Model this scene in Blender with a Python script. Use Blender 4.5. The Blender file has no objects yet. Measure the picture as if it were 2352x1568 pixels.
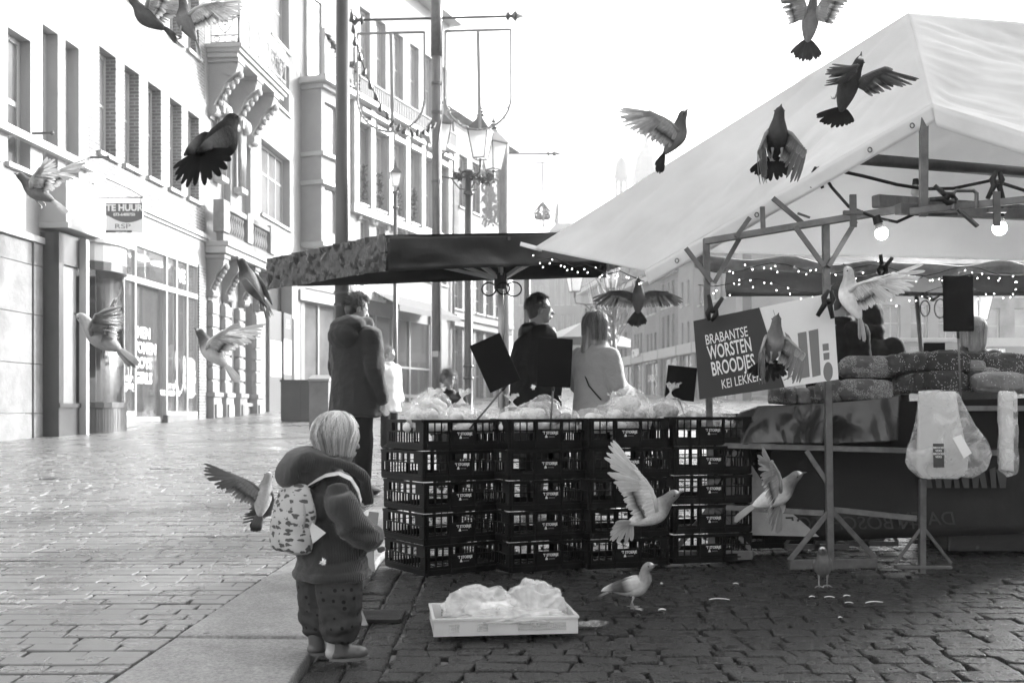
import bpy, bmesh, math, random
from mathutils import Vector as V, Matrix, Euler, noise
R = math.radians
random.seed(7)
sc = bpy.context.scene
col = sc.collection
# ---------------- camera
FP, HC, SL = 2400.0, 1.1, 0.0367       # focal length in photo pixels, eye height, slope of the square
cam = bpy.data.objects.new("camera", bpy.data.cameras.new("camera"))
col.objects.link(cam)
cam.location = (0, 0, HC); cam.rotation_euler = (R(90), 0, 0)
cam.data.sensor_width = 36; cam.data.lens = 36*FP/2352
cam.data.shift_y = (948-784)/2352
cam.data.clip_start = 0.05; cam.data.clip_end = 2000
cam.data.dof.use_dof = True; cam.data.dof.focus_distance = 5.6; cam.data.dof.aperture_fstop = 4.5
sc.camera = cam
# ---------------- sky and sun (low winter sun behind the stalls, slightly right)
SUN_AZ, SUN_EL = R(54), R(22)          # azimuth measured from the view axis to the right
w = bpy.data.worlds.new("World"); sc.world = w; w.use_nodes = True
nt = w.node_tree
sky = nt.nodes.new("ShaderNodeTexSky"); sky.sky_type = 'NISHITA'; sky.sun_disc = False
sky.sun_elevation = SUN_EL; sky.sun_rotation = SUN_AZ
sky.dust_density = 5.0; sky.air_density = 1.3
bw = nt.nodes.new("ShaderNodeRGBToBW")   # black and white film
bgn = nt.nodes["Background"]
nt.links.new(sky.outputs[0], bw.inputs[0]); nt.links.new(bw.outputs[0], bgn.inputs[0])
bgn.inputs[1].default_value = 0.15
sd = bpy.data.lights.new("sun", 'SUN'); sd.energy = 2.0; sd.angle = R(1.2); sd.color = (1, 1, 1)
sun = bpy.data.objects.new("sun", sd); col.objects.link(sun)
sdir = V((math.sin(SUN_AZ)*math.cos(SUN_EL), math.cos(SUN_AZ)*math.cos(SUN_EL), math.sin(SUN_EL)))
sun.rotation_euler = sdir.to_track_quat('Z', 'Y').to_euler()
sun.location = (20, 40, 30)
sc.view_settings.view_transform = 'Standard'; sc.view_settings.look = 'None'
sc.view_settings.exposure = 2.4; sc.view_settings.gamma = 1.0
sc.render.engine = 'CYCLES'
sc.cycles.max_bounces = 8; sc.cycles.transparent_max_bounces = 12
sc.cycles.sample_clamp_indirect = 8

# ---------------- helpers
def gz(y): return SL*min(y, 82.0)
def W(u, v, d): return V(((u-1176)/FP*d, d, HC+(948-v)/FP*d))    # a point d metres ahead
def G(u, v):                                                     # a point on the paving
    P = (v-860)/HC; d = FP/P
    return V(((u-1176)/FP*d, d, gz(d)))
FR = {}
class MB:
    def __init__(s): s.v = []; s.f = []; s.c = None
    def add(s, vs, fs):
        n = len(s.v); s.v += [tuple(p) for p in vs]; s.f += [tuple(i+n for i in f) for f in fs]
        return s
    def box(s, c, size, rot=None):
        a, b, d = size[0]/2, size[1]/2, size[2]/2
        m = rot if rot is not None else Matrix.Identity(3)
        c = V(c)
        vs = [c+m @ V((x, y, z)) for x in (-a, a) for y in (-b, b) for z in (-d, d)]
        return s.add(vs, [(0,1,3,2),(4,6,7,5),(0,4,5,1),(2,3,7,6),(0,2,6,4),(1,5,7,3)])
    def bx(s, x0, x1, y0, y1, z0, z1):
        return s.box(((x0+x1)/2, (y0+y1)/2, (z0+z1)/2), (abs(x1-x0), abs(y1-y0), abs(z1-z0)))
    def bar(s, p0, p1, w_, h_=None, up=V((0,0,1))):
        p0, p1 = V(p0), V(p1); h_ = h_ or w_
        d = (p1-p0); L = d.length; d.normalize()
        if abs(d.dot(up)) > .98: up = V((0,1,0))
        x = d.cross(up).normalized(); z = x.cross(d)
        m = Matrix((x, d, z)).transposed()
        return s.box((p0+p1)/2, (w_, L, h_), m)
    def tube(s, pts, r, n=10, caps=True):
        pts = [V(p) for p in pts]; rs = r if isinstance(r, (list, tuple)) else [r]*len(pts)
        rings = []; ref = None
        for i, p in enumerate(pts):
            t = (pts[min(i+1, len(pts)-1)]-pts[max(i-1, 0)]).normalized()
            if ref is None: ref = V((0,0,1)) if abs(t.z) < .9 else V((1,0,0))
            x = t.cross(ref).normalized(); y = x.cross(t); ref = y
            q = rs[i] if isinstance(rs[i], (tuple, list)) else (rs[i], rs[i])
            rings.append([p+x*math.cos(2*math.pi*k/n)*q[0]+y*math.sin(2*math.pi*k/n)*q[1] for k in range(n)])
        return s.rings(rings, caps)
    def rings(s, rings, caps=True):
        n = len(rings[0]); vs = [p for r_ in rings for p in r_]; fs = []
        for i in range(len(rings)-1):
            for k in range(n):
                k2 = (k+1) % n
                fs.append((i*n+k, i*n+k2, (i+1)*n+k2, (i+1)*n+k))
        if caps:
            fs.append(tuple(range(n))[::-1]); fs.append(tuple((len(rings)-1)*n+k for k in range(n)))
        return s.add(vs, fs)
    def lathe(s, c, prof, n=14, sx=1, sy=1):
        c = V(c)
        return s.rings([[c+V((math.cos(2*math.pi*k/n)*r_*sx, math.sin(2*math.pi*k/n)*r_*sy, z)) for k in range(n)] for r_, z in prof])
    def ell(s, c, r, rot=None, nu=14, nv=9):
        c = V(c); m = rot if rot is not None else Matrix.Identity(3); rings = []
        for j in range(nv):
            t = math.pi*(j+.5)/nv - math.pi/2
            rings.append([c+m @ V((r[0]*math.cos(t)*math.cos(2*math.pi*k/nu), r[1]*math.cos(t)*math.sin(2*math.pi*k/nu), r[2]*math.sin(t))) for k in range(nu)])
        return s.rings(rings)
    def cap(s, p0, p1, r0, r1, n=12):                   # tapered capsule
        p0, p1 = V(p0), V(p1); d = (p1-p0); L = d.length or 1e-6; d.normalize(); P = []; Q = []
        for a in (80, 55, 30): P.append(p0-d*r0*math.sin(R(a))); Q.append(r0*math.cos(R(a)))
        for k in range(5): P.append(p0.lerp(p1, k/4)); Q.append(r0+(r1-r0)*k/4)
        for a in (30, 55, 80): P.append(p1+d*r1*math.sin(R(a))); Q.append(r1*math.cos(R(a)))
        return s.tube(P, Q, n)
    def prism(s, poly, axis_vec, frame=None):           # poly: list of 3D points, extruded by a vector
        n = len(poly); a = [V(p) for p in poly]; b = [p+V(axis_vec) for p in a]
        return s.add(a+b, [tuple(range(n))[::-1], tuple(range(n, 2*n))]+[(i, (i+1) % n, (i+1) % n+n, i+n) for i in range(n)])
    def plate(s, x0, x1, z0, z1, holes=(), y0=0.0, y1=0.2, edges=True, back=True, T=None):
        """wall plate in the x-z plane from y0 (front) to y1 (back) with rectangular holes (hx0,hx1,hz0,hz1)"""
        rd = lambda a: round(a, 5)
        xs = sorted({rd(x0), rd(x1)} | {rd(min(max(h[i], x0), x1)) for h in holes for i in (0, 1)})
        zs = sorted({rd(z0), rd(z1)} | {rd(min(max(h[i], z0), z1)) for h in holes for i in (2, 3)})
        nx, nz = len(xs)-1, len(zs)-1
        def solid(i, j):
            if i < 0 or j < 0 or i >= nx or j >= nz: return False
            cx, cz = (xs[i]+xs[i+1])/2, (zs[j]+zs[j+1])/2
            return not any(h[0] < cx < h[1] and h[2] < cz < h[3] for h in holes)
        idx = {}; vs = []; fs = []
        def vi(i, j, k):
            if (i, j, k) not in idx:
                idx[(i, j, k)] = len(vs); p = V((xs[i], (y0, y1)[k], zs[j])); vs.append(T @ p if T is not None else p)
            return idx[(i, j, k)]
        for i in range(nx):
            for j in range(nz):
                if not solid(i, j): continue
                fs.append((vi(i,j,0), vi(i+1,j,0), vi(i+1,j+1,0), vi(i,j+1,0)))
                if back: fs.append((vi(i,j,1), vi(i,j+1,1), vi(i+1,j+1,1), vi(i+1,j,1)))
                for di, dj, e in ((-1,0,((0,0),(0,1))), (1,0,((1,1),(1,0))), (0,-1,((1,0),(0,0))), (0,1,((0,1),(1,1)))):
                    if not solid(i+di, j+dj):
                        a, b = e
                        fs.append((vi(i+a[0],j+a[1],0), vi(i+a[0],j+a[1],1), vi(i+b[0],j+b[1],1), vi(i+b[0],j+b[1],0)))
        return s.add(vs, fs)
    def split(s):
        p = list(range(len(s.v)))
        def find(a):
            while p[a] != a: p[a] = p[p[a]]; a = p[a]
            return a
        for f in s.f:
            for q in f[1:]: p[find(q)] = find(f[0])
        g = {}
        for f in s.f: g.setdefault(find(f[0]), []).append(f)
        out = []
        for fs in g.values():
            ids = sorted({i for f in fs for i in f}); mp = {i: k for k, i in enumerate(ids)}
            m = MB(); m.v = [s.v[i] for i in ids]; m.f = [tuple(mp[i] for i in f) for f in fs]; out.append(m)
        return out
    def builds(s, *a, **k):
        return [m.build(*a, **k) for m in s.split()][0]
    def build(s, name, mat, parent=None, smooth=False, world=False, bevel=0, loc=None, solid=0, sub=0):
        me = bpy.data.meshes.new(name)
        vs = s.v
        if world and parent is not None:
            inv = FR[parent.name].inverted(); vs = [inv @ V(p) for p in vs]
        me.from_pydata([tuple(p) for p in vs], [], s.f); me.update()
        if s.c:
            at = me.color_attributes.new("col", 'FLOAT_COLOR', 'POINT')
            for i, c in enumerate(s.c): at.data[i].color = (c, c, c, 1)
        if smooth: me.polygons.foreach_set("use_smooth", [True]*len(me.polygons))
        ms = mat if isinstance(mat, (list, tuple)) else [mat]
        for m in ms: me.materials.append(m)
        o = bpy.data.objects.new(name, me); col.objects.link(o)
        if parent is not None:
            o.parent = parent; FR[o.name] = FR[parent.name]
        else:
            FR[o.name] = Matrix.Identity(4)
        if loc is not None: o.location = loc
        if bevel:
            b = o.modifiers.new("b", 'BEVEL'); b.width = bevel; b.segments = 2; b.limit_method = 'ANGLE'; b.angle_limit = R(40)
        if solid:
            b = o.modifiers.new("s", 'SOLIDIFY'); b.thickness = solid; b.offset = 0
        if sub:
            b = o.modifiers.new("d", 'SUBSURF'); b.levels = sub; b.render_levels = sub
        return o
def tag(o, label=None, cat=None, group=None, kind=None):
    if label: o['label'] = label
    if cat: o['category'] = cat
    if group: o['group'] = group
    if kind: o['kind'] = kind
    return o
def thing(name, label, cat, loc=(0,0,0), rz=0, group=None, rot=None):
    o = bpy.data.objects.new(name, None); col.objects.link(o); o.empty_display_size = .1
    o.location = loc
    if rot is not None: o.rotation_euler = rot.to_euler()
    else: o.rotation_euler = (0, 0, rz)
    m = (rot.to_4x4() if rot is not None else Matrix.Rotation(rz, 4, 'Z'))
    FR[o.name] = Matrix.Translation(V(loc)) @ m
    return tag(o, label, cat, group)
def kids(o): return [c for c in bpy.data.objects if c.parent == o]
KC = {}
def copy_tree(o, parent=None):
    c = o.copy(); col.objects.link(c)
    if parent is not None: c.parent = parent
    for ch in list(o.children): copy_tree(ch, c)
    return c
def put(o, loc, rz=0, rot=None):
    o.location = loc
    if rot is not None: o.rotation_euler = rot.to_euler()
    else: o.rotation_euler = (0, 0, rz)
    FR[o.name] = Matrix.Translation(V(loc)) @ (rot.to_4x4() if rot is not None else Matrix.Rotation(rz, 4, 'Z'))
    return o
# ---------------- materials (everything in greys, as in the photograph)
def mat(name, g=.5, rough=.6, spec=.5, metal=0, var=0, vs=3.0, bump=0, bs=20.0, coord='Object', detail=6, transl=0, emit=0, alpha=1, stretch=None, rvar=0, attr=False, sheen=0, coat=0):
    m = bpy.data.materials.new(name); m.use_nodes = True; n = m.node_tree; N = n.nodes; L = n.links
    b = N["Principled BSDF"]; out = N["Material Output"]
    b.inputs["Base Color"].default_value = (g, g, g, 1); b.inputs["Roughness"].default_value = rough
    b.inputs["Specular IOR Level"].default_value = spec; b.inputs["Metallic"].default_value = metal
    b.inputs["Coat Weight"].default_value = coat; b.inputs["Coat Roughness"].default_value = .1
    if sheen: b.inputs["Sheen Weight"].default_value = sheen
    if emit: b.inputs["Emission Color"].default_value = (1,1,1,1); b.inputs["Emission Strength"].default_value = emit
    tc = N.new("ShaderNodeTexCoord"); mp = N.new("ShaderNodeMapping"); L.new(tc.outputs[coord], mp.inputs[0])
    if stretch: mp.inputs["Scale"].default_value = stretch
    colout = None
    if attr:
        a = N.new("ShaderNodeAttribute"); a.attribute_name = "col"; colout = a.outputs["Color"]
    if var:
        t = N.new("ShaderNodeTexNoise"); t.inputs["Scale"].default_value = vs; t.inputs["Detail"].default_value = detail
        t.inputs["Roughness"].default_value = .62
        L.new(mp.outputs[0], t.inputs["Vector"])
        mr = N.new("ShaderNodeMapRange"); mr.inputs[1].default_value = .3; mr.inputs[2].default_value = .7
        mr.inputs[3].default_value = 1-var; mr.inputs[4].default_value = 1+var
        L.new(t.outputs["Fac"], mr.inputs[0])
        mx = N.new("ShaderNodeMix"); mx.data_type = 'RGBA'; mx.blend_type = 'MULTIPLY'; mx.inputs[0].default_value = 1
        if colout: L.new(colout, mx.inputs[6])
        else: mx.inputs[6].default_value = (g, g, g, 1)
        L.new(mr.outputs[0], mx.inputs[7]); colout = mx.outputs[2]
        if rvar:
            m2 = N.new("ShaderNodeMapRange"); m2.inputs[1].default_value = .35; m2.inputs[2].default_value = .65
            m2.inputs[3].default_value = max(.02, rough-rvar); m2.inputs[4].default_value = rough+rvar
            L.new(t.outputs["Fac"], m2.inputs[0]); L.new(m2.outputs[0], b.inputs["Roughness"])
    if colout: L.new(colout, b.inputs["Base Color"])
    if bump:
        t = N.new("ShaderNodeTexNoise"); t.inputs["Scale"].default_value = bs; t.inputs["Detail"].default_value = 8
        L.new(mp.outputs[0], t.inputs["Vector"])
        bp = N.new("ShaderNodeBump"); bp.inputs["Strength"].default_value = bump; bp.inputs["Distance"].default_value = .02
        L.new(t.outputs["Fac"], bp.inputs["Height"]); L.new(bp.outputs[0], b.inputs["Normal"])
    sh = b.outputs[0]
    if transl:
        tr = N.new("ShaderNodeBsdfTranslucent")
        if colout: L.new(colout, tr.inputs[0])
        else: tr.inputs[0].default_value = (g, g, g, 1)
        if bump: L.new(bp.outputs[0], tr.inputs["Normal"])
        ms = N.new("ShaderNodeMixShader"); ms.inputs[0].default_value = transl
        L.new(sh, ms.inputs[1]); L.new(tr.outputs[0], ms.inputs[2]); sh = ms.outputs[0]
    if alpha < 1:
        tp = N.new("ShaderNodeBsdfTransparent")
        ms = N.new("ShaderNodeMixShader"); ms.inputs[0].default_value = alpha
        L.new(tp.outputs[0], ms.inputs[1]); L.new(sh, ms.inputs[2]); sh = ms.outputs[0]
    L.new(sh, out.inputs[0])
    return m
def nodes(m): return m.node_tree.nodes, m.node_tree.links, m.node_tree.nodes["Principled BSDF"]
def glassmat(name, tint=.9, refl=1.0, rough=.02, base=.0):
    """thin window pane: mirror reflection by Fresnel, the rest goes straight through"""
    m = bpy.data.materials.new(name); m.use_nodes = True; N = m.node_tree.nodes; L = m.node_tree.links
    N.remove(N["Principled BSDF"]); out = N["Material Output"]
    fr = N.new("ShaderNodeFresnel"); fr.inputs[0].default_value = 1.6
    g = N.new("ShaderNodeBsdfGlossy"); g.inputs["Roughness"].default_value = rough; g.inputs[0].default_value = (.95,.95,.95,1)
    t = N.new("ShaderNodeBsdfTransparent"); t.inputs[0].default_value = (tint, tint, tint, 1)
    mt = N.new("ShaderNodeMath"); mt.operation = 'MULTIPLY'; mt.inputs[1].default_value = 1.6*refl
    L.new(fr.outputs[0], mt.inputs[0])
    mx = N.new("ShaderNodeMixShader"); L.new(mt.outputs[0], mx.inputs[0]); L.new(t.outputs[0], mx.inputs[1]); L.new(g.outputs[0], mx.inputs[2])
    sh = mx.outputs[0]
    if base:  # pale diffuse veil mixed in to imitate reflection on dusty glass
        d = N.new("ShaderNodeBsdfDiffuse"); d.inputs[0].default_value = (.8,.8,.8,1)
        m2 = N.new("ShaderNodeMixShader"); m2.inputs[0].default_value = base
        L.new(sh, m2.inputs[1]); L.new(d.outputs[0], m2.inputs[2]); sh = m2.outputs[0]
    L.new(sh, out.inputs[0]); return m
def brickmat(name, g1, g2, mortar, bw_=.22, bh=.065, ms=.012, rough=.8, bump=.6):
    m = mat(name, g1, rough); N, L, b = nodes(m)
    tc = N.new("ShaderNodeTexCoord"); sp = N.new("ShaderNodeSeparateXYZ"); cb = N.new("ShaderNodeCombineXYZ")
    ad = N.new("ShaderNodeMath"); L.new(tc.outputs["Object"], sp.inputs[0])
    L.new(sp.outputs[0], ad.inputs[0]); L.new(sp.outputs[1], ad.inputs[1]); L.new(ad.outputs[0], cb.inputs[0]); L.new(sp.outputs[2], cb.inputs[1])
    br = N.new("ShaderNodeTexBrick"); L.new(cb.outputs[0], br.inputs[0])
    br.inputs["Color1"].default_value = (g1,)*3+(1,); br.inputs["Color2"].default_value = (g2,)*3+(1,); br.inputs["Mortar"].default_value = (mortar,)*3+(1,)
    br.inputs["Scale"].default_value = 1; br.inputs["Brick Width"].default_value = bw_; br.inputs["Row Height"].default_value = bh; br.inputs["Mortar Size"].default_value = ms
    nz = N.new("ShaderNodeTexNoise"); nz.inputs["Scale"].default_value = 1.3; nz.inputs["Detail"].default_value = 7; L.new(tc.outputs["Object"], nz.inputs[0])
    mr = N.new("ShaderNodeMapRange"); mr.inputs[1].default_value = .3; mr.inputs[2].default_value = .7; mr.inputs[3].default_value = .8; mr.inputs[4].default_value = 1.15
    L.new(nz.outputs["Fac"], mr.inputs[0])
    mx = N.new("ShaderNodeMix"); mx.data_type = 'RGBA'; mx.blend_type = 'MULTIPLY'; mx.inputs[0].default_value = 1
    L.new(br.outputs["Color"], mx.inputs[6]); L.new(mr.outputs[0], mx.inputs[7]); L.new(mx.outputs[2], b.inputs["Base Color"])
    bp = N.new("ShaderNodeBump"); bp.inputs["Strength"].default_value = bump; bp.inputs["Distance"].default_value = .008; bp.invert = True
    L.new(br.outputs["Fac"], bp.inputs["Height"]); L.new(bp.outputs[0], b.inputs["Normal"])
    return m
def text(body, size, mtl, parent, T, name="lettering", sx=1.0, bold=0.0, ext=.0015, align='CENTER', shear=0, fitw=None):
    """letters as a mesh; T maps text x (along), y (up), z (out of the surface) into the parent's frame"""
    cu = bpy.data.curves.new(name, 'FONT'); cu.body = body; cu.size = size; cu.align_x = align; cu.extrude = ext; cu.offset = bold; cu.shear = shear
    cu.resolution_u = 3
    o = bpy.data.objects.new(name, cu); col.objects.link(o)
    dg = bpy.context.evaluated_depsgraph_get(); me = bpy.data.meshes.new_from_object(o.evaluated_get(dg))
    bpy.data.objects.remove(o); me.materials.clear(); me.materials.append(mtl)
    if fitw: xs_ = [v.co.x for v in me.vertices]; sx = fitw/(max(xs_)-min(xs_))
    me.transform(T @ Matrix.Diagonal((sx, 1, 1, 1)))
    r = bpy.data.objects.new(name, me); col.objects.link(r)
    if parent is not None: r.parent = parent; FR[r.name] = FR[parent.name]
    return r
def frame4(o, x, y, z):
    m = Matrix((V(x), V(y), V(z))).transposed().to_4x4(); m.translation = V(o); return m
def blob(mb, name, mtl, parent, voxel=.012, smooth=4, wr=None, world=False, push=0):
    """one continuous skin over overlapping closed shapes; wr(p, n) -> offset along the normal adds folds"""
    me = bpy.data.meshes.new(name); me.from_pydata([tuple(p) for p in mb.v], [], mb.f); me.update()
    t = bpy.data.objects.new("tmp", me); col.objects.link(t)
    m = t.modifiers.new("r", 'REMESH'); m.mode = 'VOXEL'; m.voxel_size = voxel; m.use_smooth_shade = True
    if smooth:
        s_ = t.modifiers.new("s", 'SMOOTH'); s_.iterations = smooth; s_.factor = .5
    dg = bpy.context.evaluated_depsgraph_get(); r = bpy.data.meshes.new_from_object(t.evaluated_get(dg))
    bpy.data.objects.remove(t); bpy.data.meshes.remove(me)
    if wr:
        ns = [v.normal.copy() for v in r.vertices]
        for v, n in zip(r.vertices, ns): v.co = v.co + n*wr(v.co, n)
    r.polygons.foreach_set("use_smooth", [True]*len(r.polygons)); r.materials.clear(); r.materials.append(mtl)
    if world: r.transform(FR[parent.name].inverted())
    r.name = name
    o = bpy.data.objects.new(name, r); col.objects.link(o)
    if parent is not None: o.parent = parent; FR[o.name] = FR[parent.name]
    return o
def nz(p, s=1.0, o=0.0): return noise.noise(V((p[0]*s+o, p[1]*s+o*.7, p[2]*s-o)))
M = {}
M['black'] = mat('black_plastic', .006, .45, .3, bump=.15, bs=60)
M['crate'] = mat('crate_plastic', .004, .5, .16, var=.5, vs=9)
M['steel'] = mat('galvanised_steel', .12, .48, .5, metal=.55, var=.3, vs=14, bump=.1, bs=60)
M['steel_dark'] = mat('dark_steel', .09, .42, .5, metal=.6, var=.3, vs=10)
M['white_text'] = mat('white_print', .8, .6)
M['white'] = mat('white_paint', .8, .5, var=.06, vs=2)
M['glass'] = glassmat('window_glass', .9, .32, base=.035)
M['pane'] = mat('window_pane_over_curtain', .26, .05, .8, var=.35, vs=.6)
M['pane_d'] = mat('dark_window_pane', .15, .04, .9, var=.5, vs=.5)
# ================= ground =================
gm = brickmat('far_paving', .18, .13, .07, .21, .11, .010, rough=.36, bump=.3)
N, L, b = nodes(gm)
b.inputs["Specular IOR Level"].default_value = .7
for n_ in N:                                   # the bricks lie flat here
    if n_.type == 'COMBXYZ':
        for l in list(L):
            if l.to_node == n_: L.remove(l)
        sp = [q for q in N if q.type == 'SEPXYZ'][0]
        L.new(sp.outputs[0], n_.inputs[0]); L.new(sp.outputs[1], n_.inputs[1])
nq = N.new('ShaderNodeTexNoise'); nq.inputs['Scale'].default_value = 1.6; nq.inputs['Detail'].default_value = 9; nq.inputs['Roughness'].default_value = .7
tq = N.new('ShaderNodeTexCoord'); L.new(tq.outputs['Object'], nq.inputs['Vector'])
mq = N.new('ShaderNodeMapRange'); mq.inputs[1].default_value = .35; mq.inputs[2].default_value = .65; mq.inputs[3].default_value = .14; mq.inputs[4].default_value = .52
L.new(nq.outputs['Fac'], mq.inputs[0]); L.new(mq.outputs[0], b.inputs['Roughness'])
g = MB(); ys = [-60, -10, 0, 2, 14.8, 15.0, 30, 50, 82, 200, 600, 1500]; xs = [-1200, -200, -40, -15, 0, 15, 40, 200, 1200]
vs = []; fs = []
for j, y in enumerate(ys):
    for x in xs: vs.append((x, y, SL*min(y, 82)-(.045 if y < 14.9 else 0)))
n = len(xs)
for j in range(len(ys)-1):
    for i in range(n-1): fs.append((j*n+i, j*n+i+1, (j+1)*n+i+1, (j+1)*n+i))
g.add(vs, fs); tag(g.build('ground', gm), kind='structure')

def stone(mb, x0, x1, y0, y1, z, h, rr, jig, tilt, skew=0):
    """one paving stone with a worn, rounded top"""
    r_ = lambda a: random.uniform(-a, a)
    c = [(x0+r_(jig)+skew, y0+r_(jig)), (x1+r_(jig)+skew, y0+r_(jig)), (x1+r_(jig), y1+r_(jig)), (x0+r_(jig), y1+r_(jig))]
    cx, cy = (x0+x1)/2, (y0+y1)/2; ta, tb = r_(tilt), r_(tilt); z += r_(h)
    def zz(x, y, dz): return gz(y)+z+ta*(x-cx)+tb*(y-cy)+dz
    def ring(ins, dz):
        o = []
        for k in range(4):
            p = V(c[k]); a = V(c[(k+1) % 4]); q = V(c[(k-1) % 4])
            e1 = (a-p).normalized(); e2 = (q-p).normalized()
            cc = min(.02, rr*1.2)
            A = p+e2*cc+(e1+e2)*ins*.8; B = p+e1*cc+(e1+e2)*ins*.8
            for t in (A, B): o.append((t.x, t.y, zz(t.x, t.y, dz)))
        return o
    mb.rings([ring(0, -.045), ring(0, -rr), ring(rr*.35, -rr*.3), ring(rr, 0), ring(rr*2.6, .0012)], caps=False)
    n0 = len(mb.v)-8; mb.f.append(tuple(range(n0, n0+8)))
SLAB_L = lambda y: -1.37+(y-4.89)*.055        # left edge of the slab strip
KERB = -0.79
brick_m = mat('wet_paving_brick', .14, .30, .6, var=.30, vs=4, bump=.12, bs=90, rvar=.10)
st = MB(); y = 2.9; j = 0
while y < 14.8:
    pitch = random.uniform(.098, .112); x = -12.5+random.uniform(0, .2); wob = random.uniform(0, 9)
    lim = SLAB_L(y)-.012
    while x < lim-.03:
        L_ = random.uniform(.17, .235); x1 = min(x+L_, lim)
        if lim-x1 < .06: x1 = lim
        yo = .012*math.sin(x*.9+wob)+.02*nz((x*.5, y*.5, 0))
        if random.random() > .0012:
            gap = random.choice((.004, .005, .006, .012))
            stone(st, x, x1-gap, y+yo, y+yo+pitch-random.choice((.003, .004, .007)), 0, .0015, .004, .003, .010, random.uniform(-.01, .01))
        x = x1
    y += pitch; j += 1
tag(st.build('street_paving', brick_m), kind='structure')
# slabs along the street
slab_m = mat('pale_stone_slab', .27, .46, .5, var=.22, vs=7, bump=.55, bs=220, rvar=.10, detail=10)
N, L, b = nodes(slab_m); src = b.inputs['Base Color'].links[0].from_socket; tc = N.new('ShaderNodeTexCoord')
def mulnode(fac_sock, lo, hi, a, c, src):
    mr = N.new('ShaderNodeMapRange'); mr.inputs[1].default_value = lo; mr.inputs[2].default_value = hi; mr.inputs[3].default_value = a; mr.inputs[4].default_value = c
    L.new(fac_sock, mr.inputs[0]); mx = N.new('ShaderNodeMix'); mx.data_type = 'RGBA'; mx.blend_type = 'MULTIPLY'; mx.inputs[0].default_value = 1
    L.new(src, mx.inputs[6]); L.new(mr.outputs[0], mx.inputs[7]); return mx.outputs[2]
t1 = N.new('ShaderNodeTexNoise'); t1.inputs['Scale'].default_value = 75; t1.inputs['Detail'].default_value = 4; L.new(tc.outputs['Object'], t1.inputs['Vector'])
t2 = N.new('ShaderNodeTexNoise'); t2.inputs['Scale'].default_value = 1.7; t2.inputs['Detail'].default_value = 10; t2.inputs['Roughness'].default_value = .7; L.new(tc.outputs['Object'], t2.inputs['Vector'])
v1 = N.new('ShaderNodeTexVoronoi'); v1.inputs['Scale'].default_value = 4.5; L.new(tc.outputs['Object'], v1.inputs['Vector'])
src = mulnode(t1.outputs['Fac'], .35, .65, .72, 1.22, src); src = mulnode(t2.outputs['Fac'], .38, .6, .62, 1.12, src); src = mulnode(v1.outputs['Distance'], .055, .075, .35, 1, src)
L.new(src, b.inputs['Base Color'])
sl = MB(); yy = 2.5
for k, (a, b_) in enumerate(((2.9, 4.34), (4.34, 5.76), (5.76, 7.2), (7.2, 8.65), (8.65, 10.1), (10.1, 11.5), (11.5, 13.0), (13.0, 14.7))):
    A, B = a+.006, b_-.006; t = .10*(.5 if k == 0 else .2)
    pts = [(SLAB_L(A)+.006, A+.0), (KERB, A-t*.5), (KERB, B-t*.5), (SLAB_L(B)+.006, B)]
    dz = random.uniform(.008, .014)
    top = [V((p[0], p[1], gz(p[1])+dz)) for p in pts]; c = sum(top, V())/4
    ins = [p+(c-p).normalized()*.02+V((0,0,.003)) for p in top]; low = [p-V((0,0,.012)) for p in top]; bot = [p-V((0,0,.09)) for p in top]
    n0 = len(sl.v); sl.rings([bot, low, [p+(c-p).normalized()*.008 for p in top], ins], caps=False); sl.f.append(tuple(range(n0+12, n0+16)))
tag(sl.build('pavement_slabs', slab_m), kind='structure')
# dark granite setts on the right
sett_m = mat('dark_granite_sett', .022, .34, .42, var=.5, vs=16, bump=1.0, bs=110, rvar=.14, detail=10)
ce = MB(); y = 2.9
for colx in (0, 1):                            # two courses laid along the slabs
    y = 2.9; x0 = KERB+.012+colx*.15
    while y < 14.6:
        L_ = random.uniform(.14, .22)
        stone(ce, x0, x0+.138, y, y+L_-.008, -.022, .004, .010, .006, .05); y += L_
y = 2.9
while y < 14.6:
    pitch = random.uniform(.092, .125); x = KERB+.314+random.uniform(0, .01); wob = random.uniform(0, 9)
    while x < 9.5:
        L_ = random.uniform(.12, .21)
        yo = .03*math.sin(x*.8+y*.35)+.03*nz((x*.8, y*.8, 3))
        stone(ce, x, x+L_-random.choice((.006, .009, .014)), y+yo, y+yo+pitch-random.choice((.004, .006, .011)), -.02, .004, .007, .010, .035, random.uniform(-.02, .02))
        x += L_
    y += pitch
tag(ce.build('cobbled_square', sett_m), kind='structure')
# iron drain grate in the gutter
dc = G(872, 1408); dg_ = thing('drain_grate', 'slotted iron drain grate sunk in the dark cobbles beside the boots', 'drain', dc)
mm = MB()
for k in range(7): mm.box((0, -.09+k*.03, -.011), (.20, .010, .02))
for s_ in (-1, 1): mm.box((s_*.105, 0, -.012), (.014, .22, .02)); mm.box((0, s_*.108, -.013), (.20, .012, .02))
mm.build('grate', mat('wet_iron', .05, .3, .6, metal=.7, var=.3, vs=20), dg_, bevel=.003)
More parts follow.
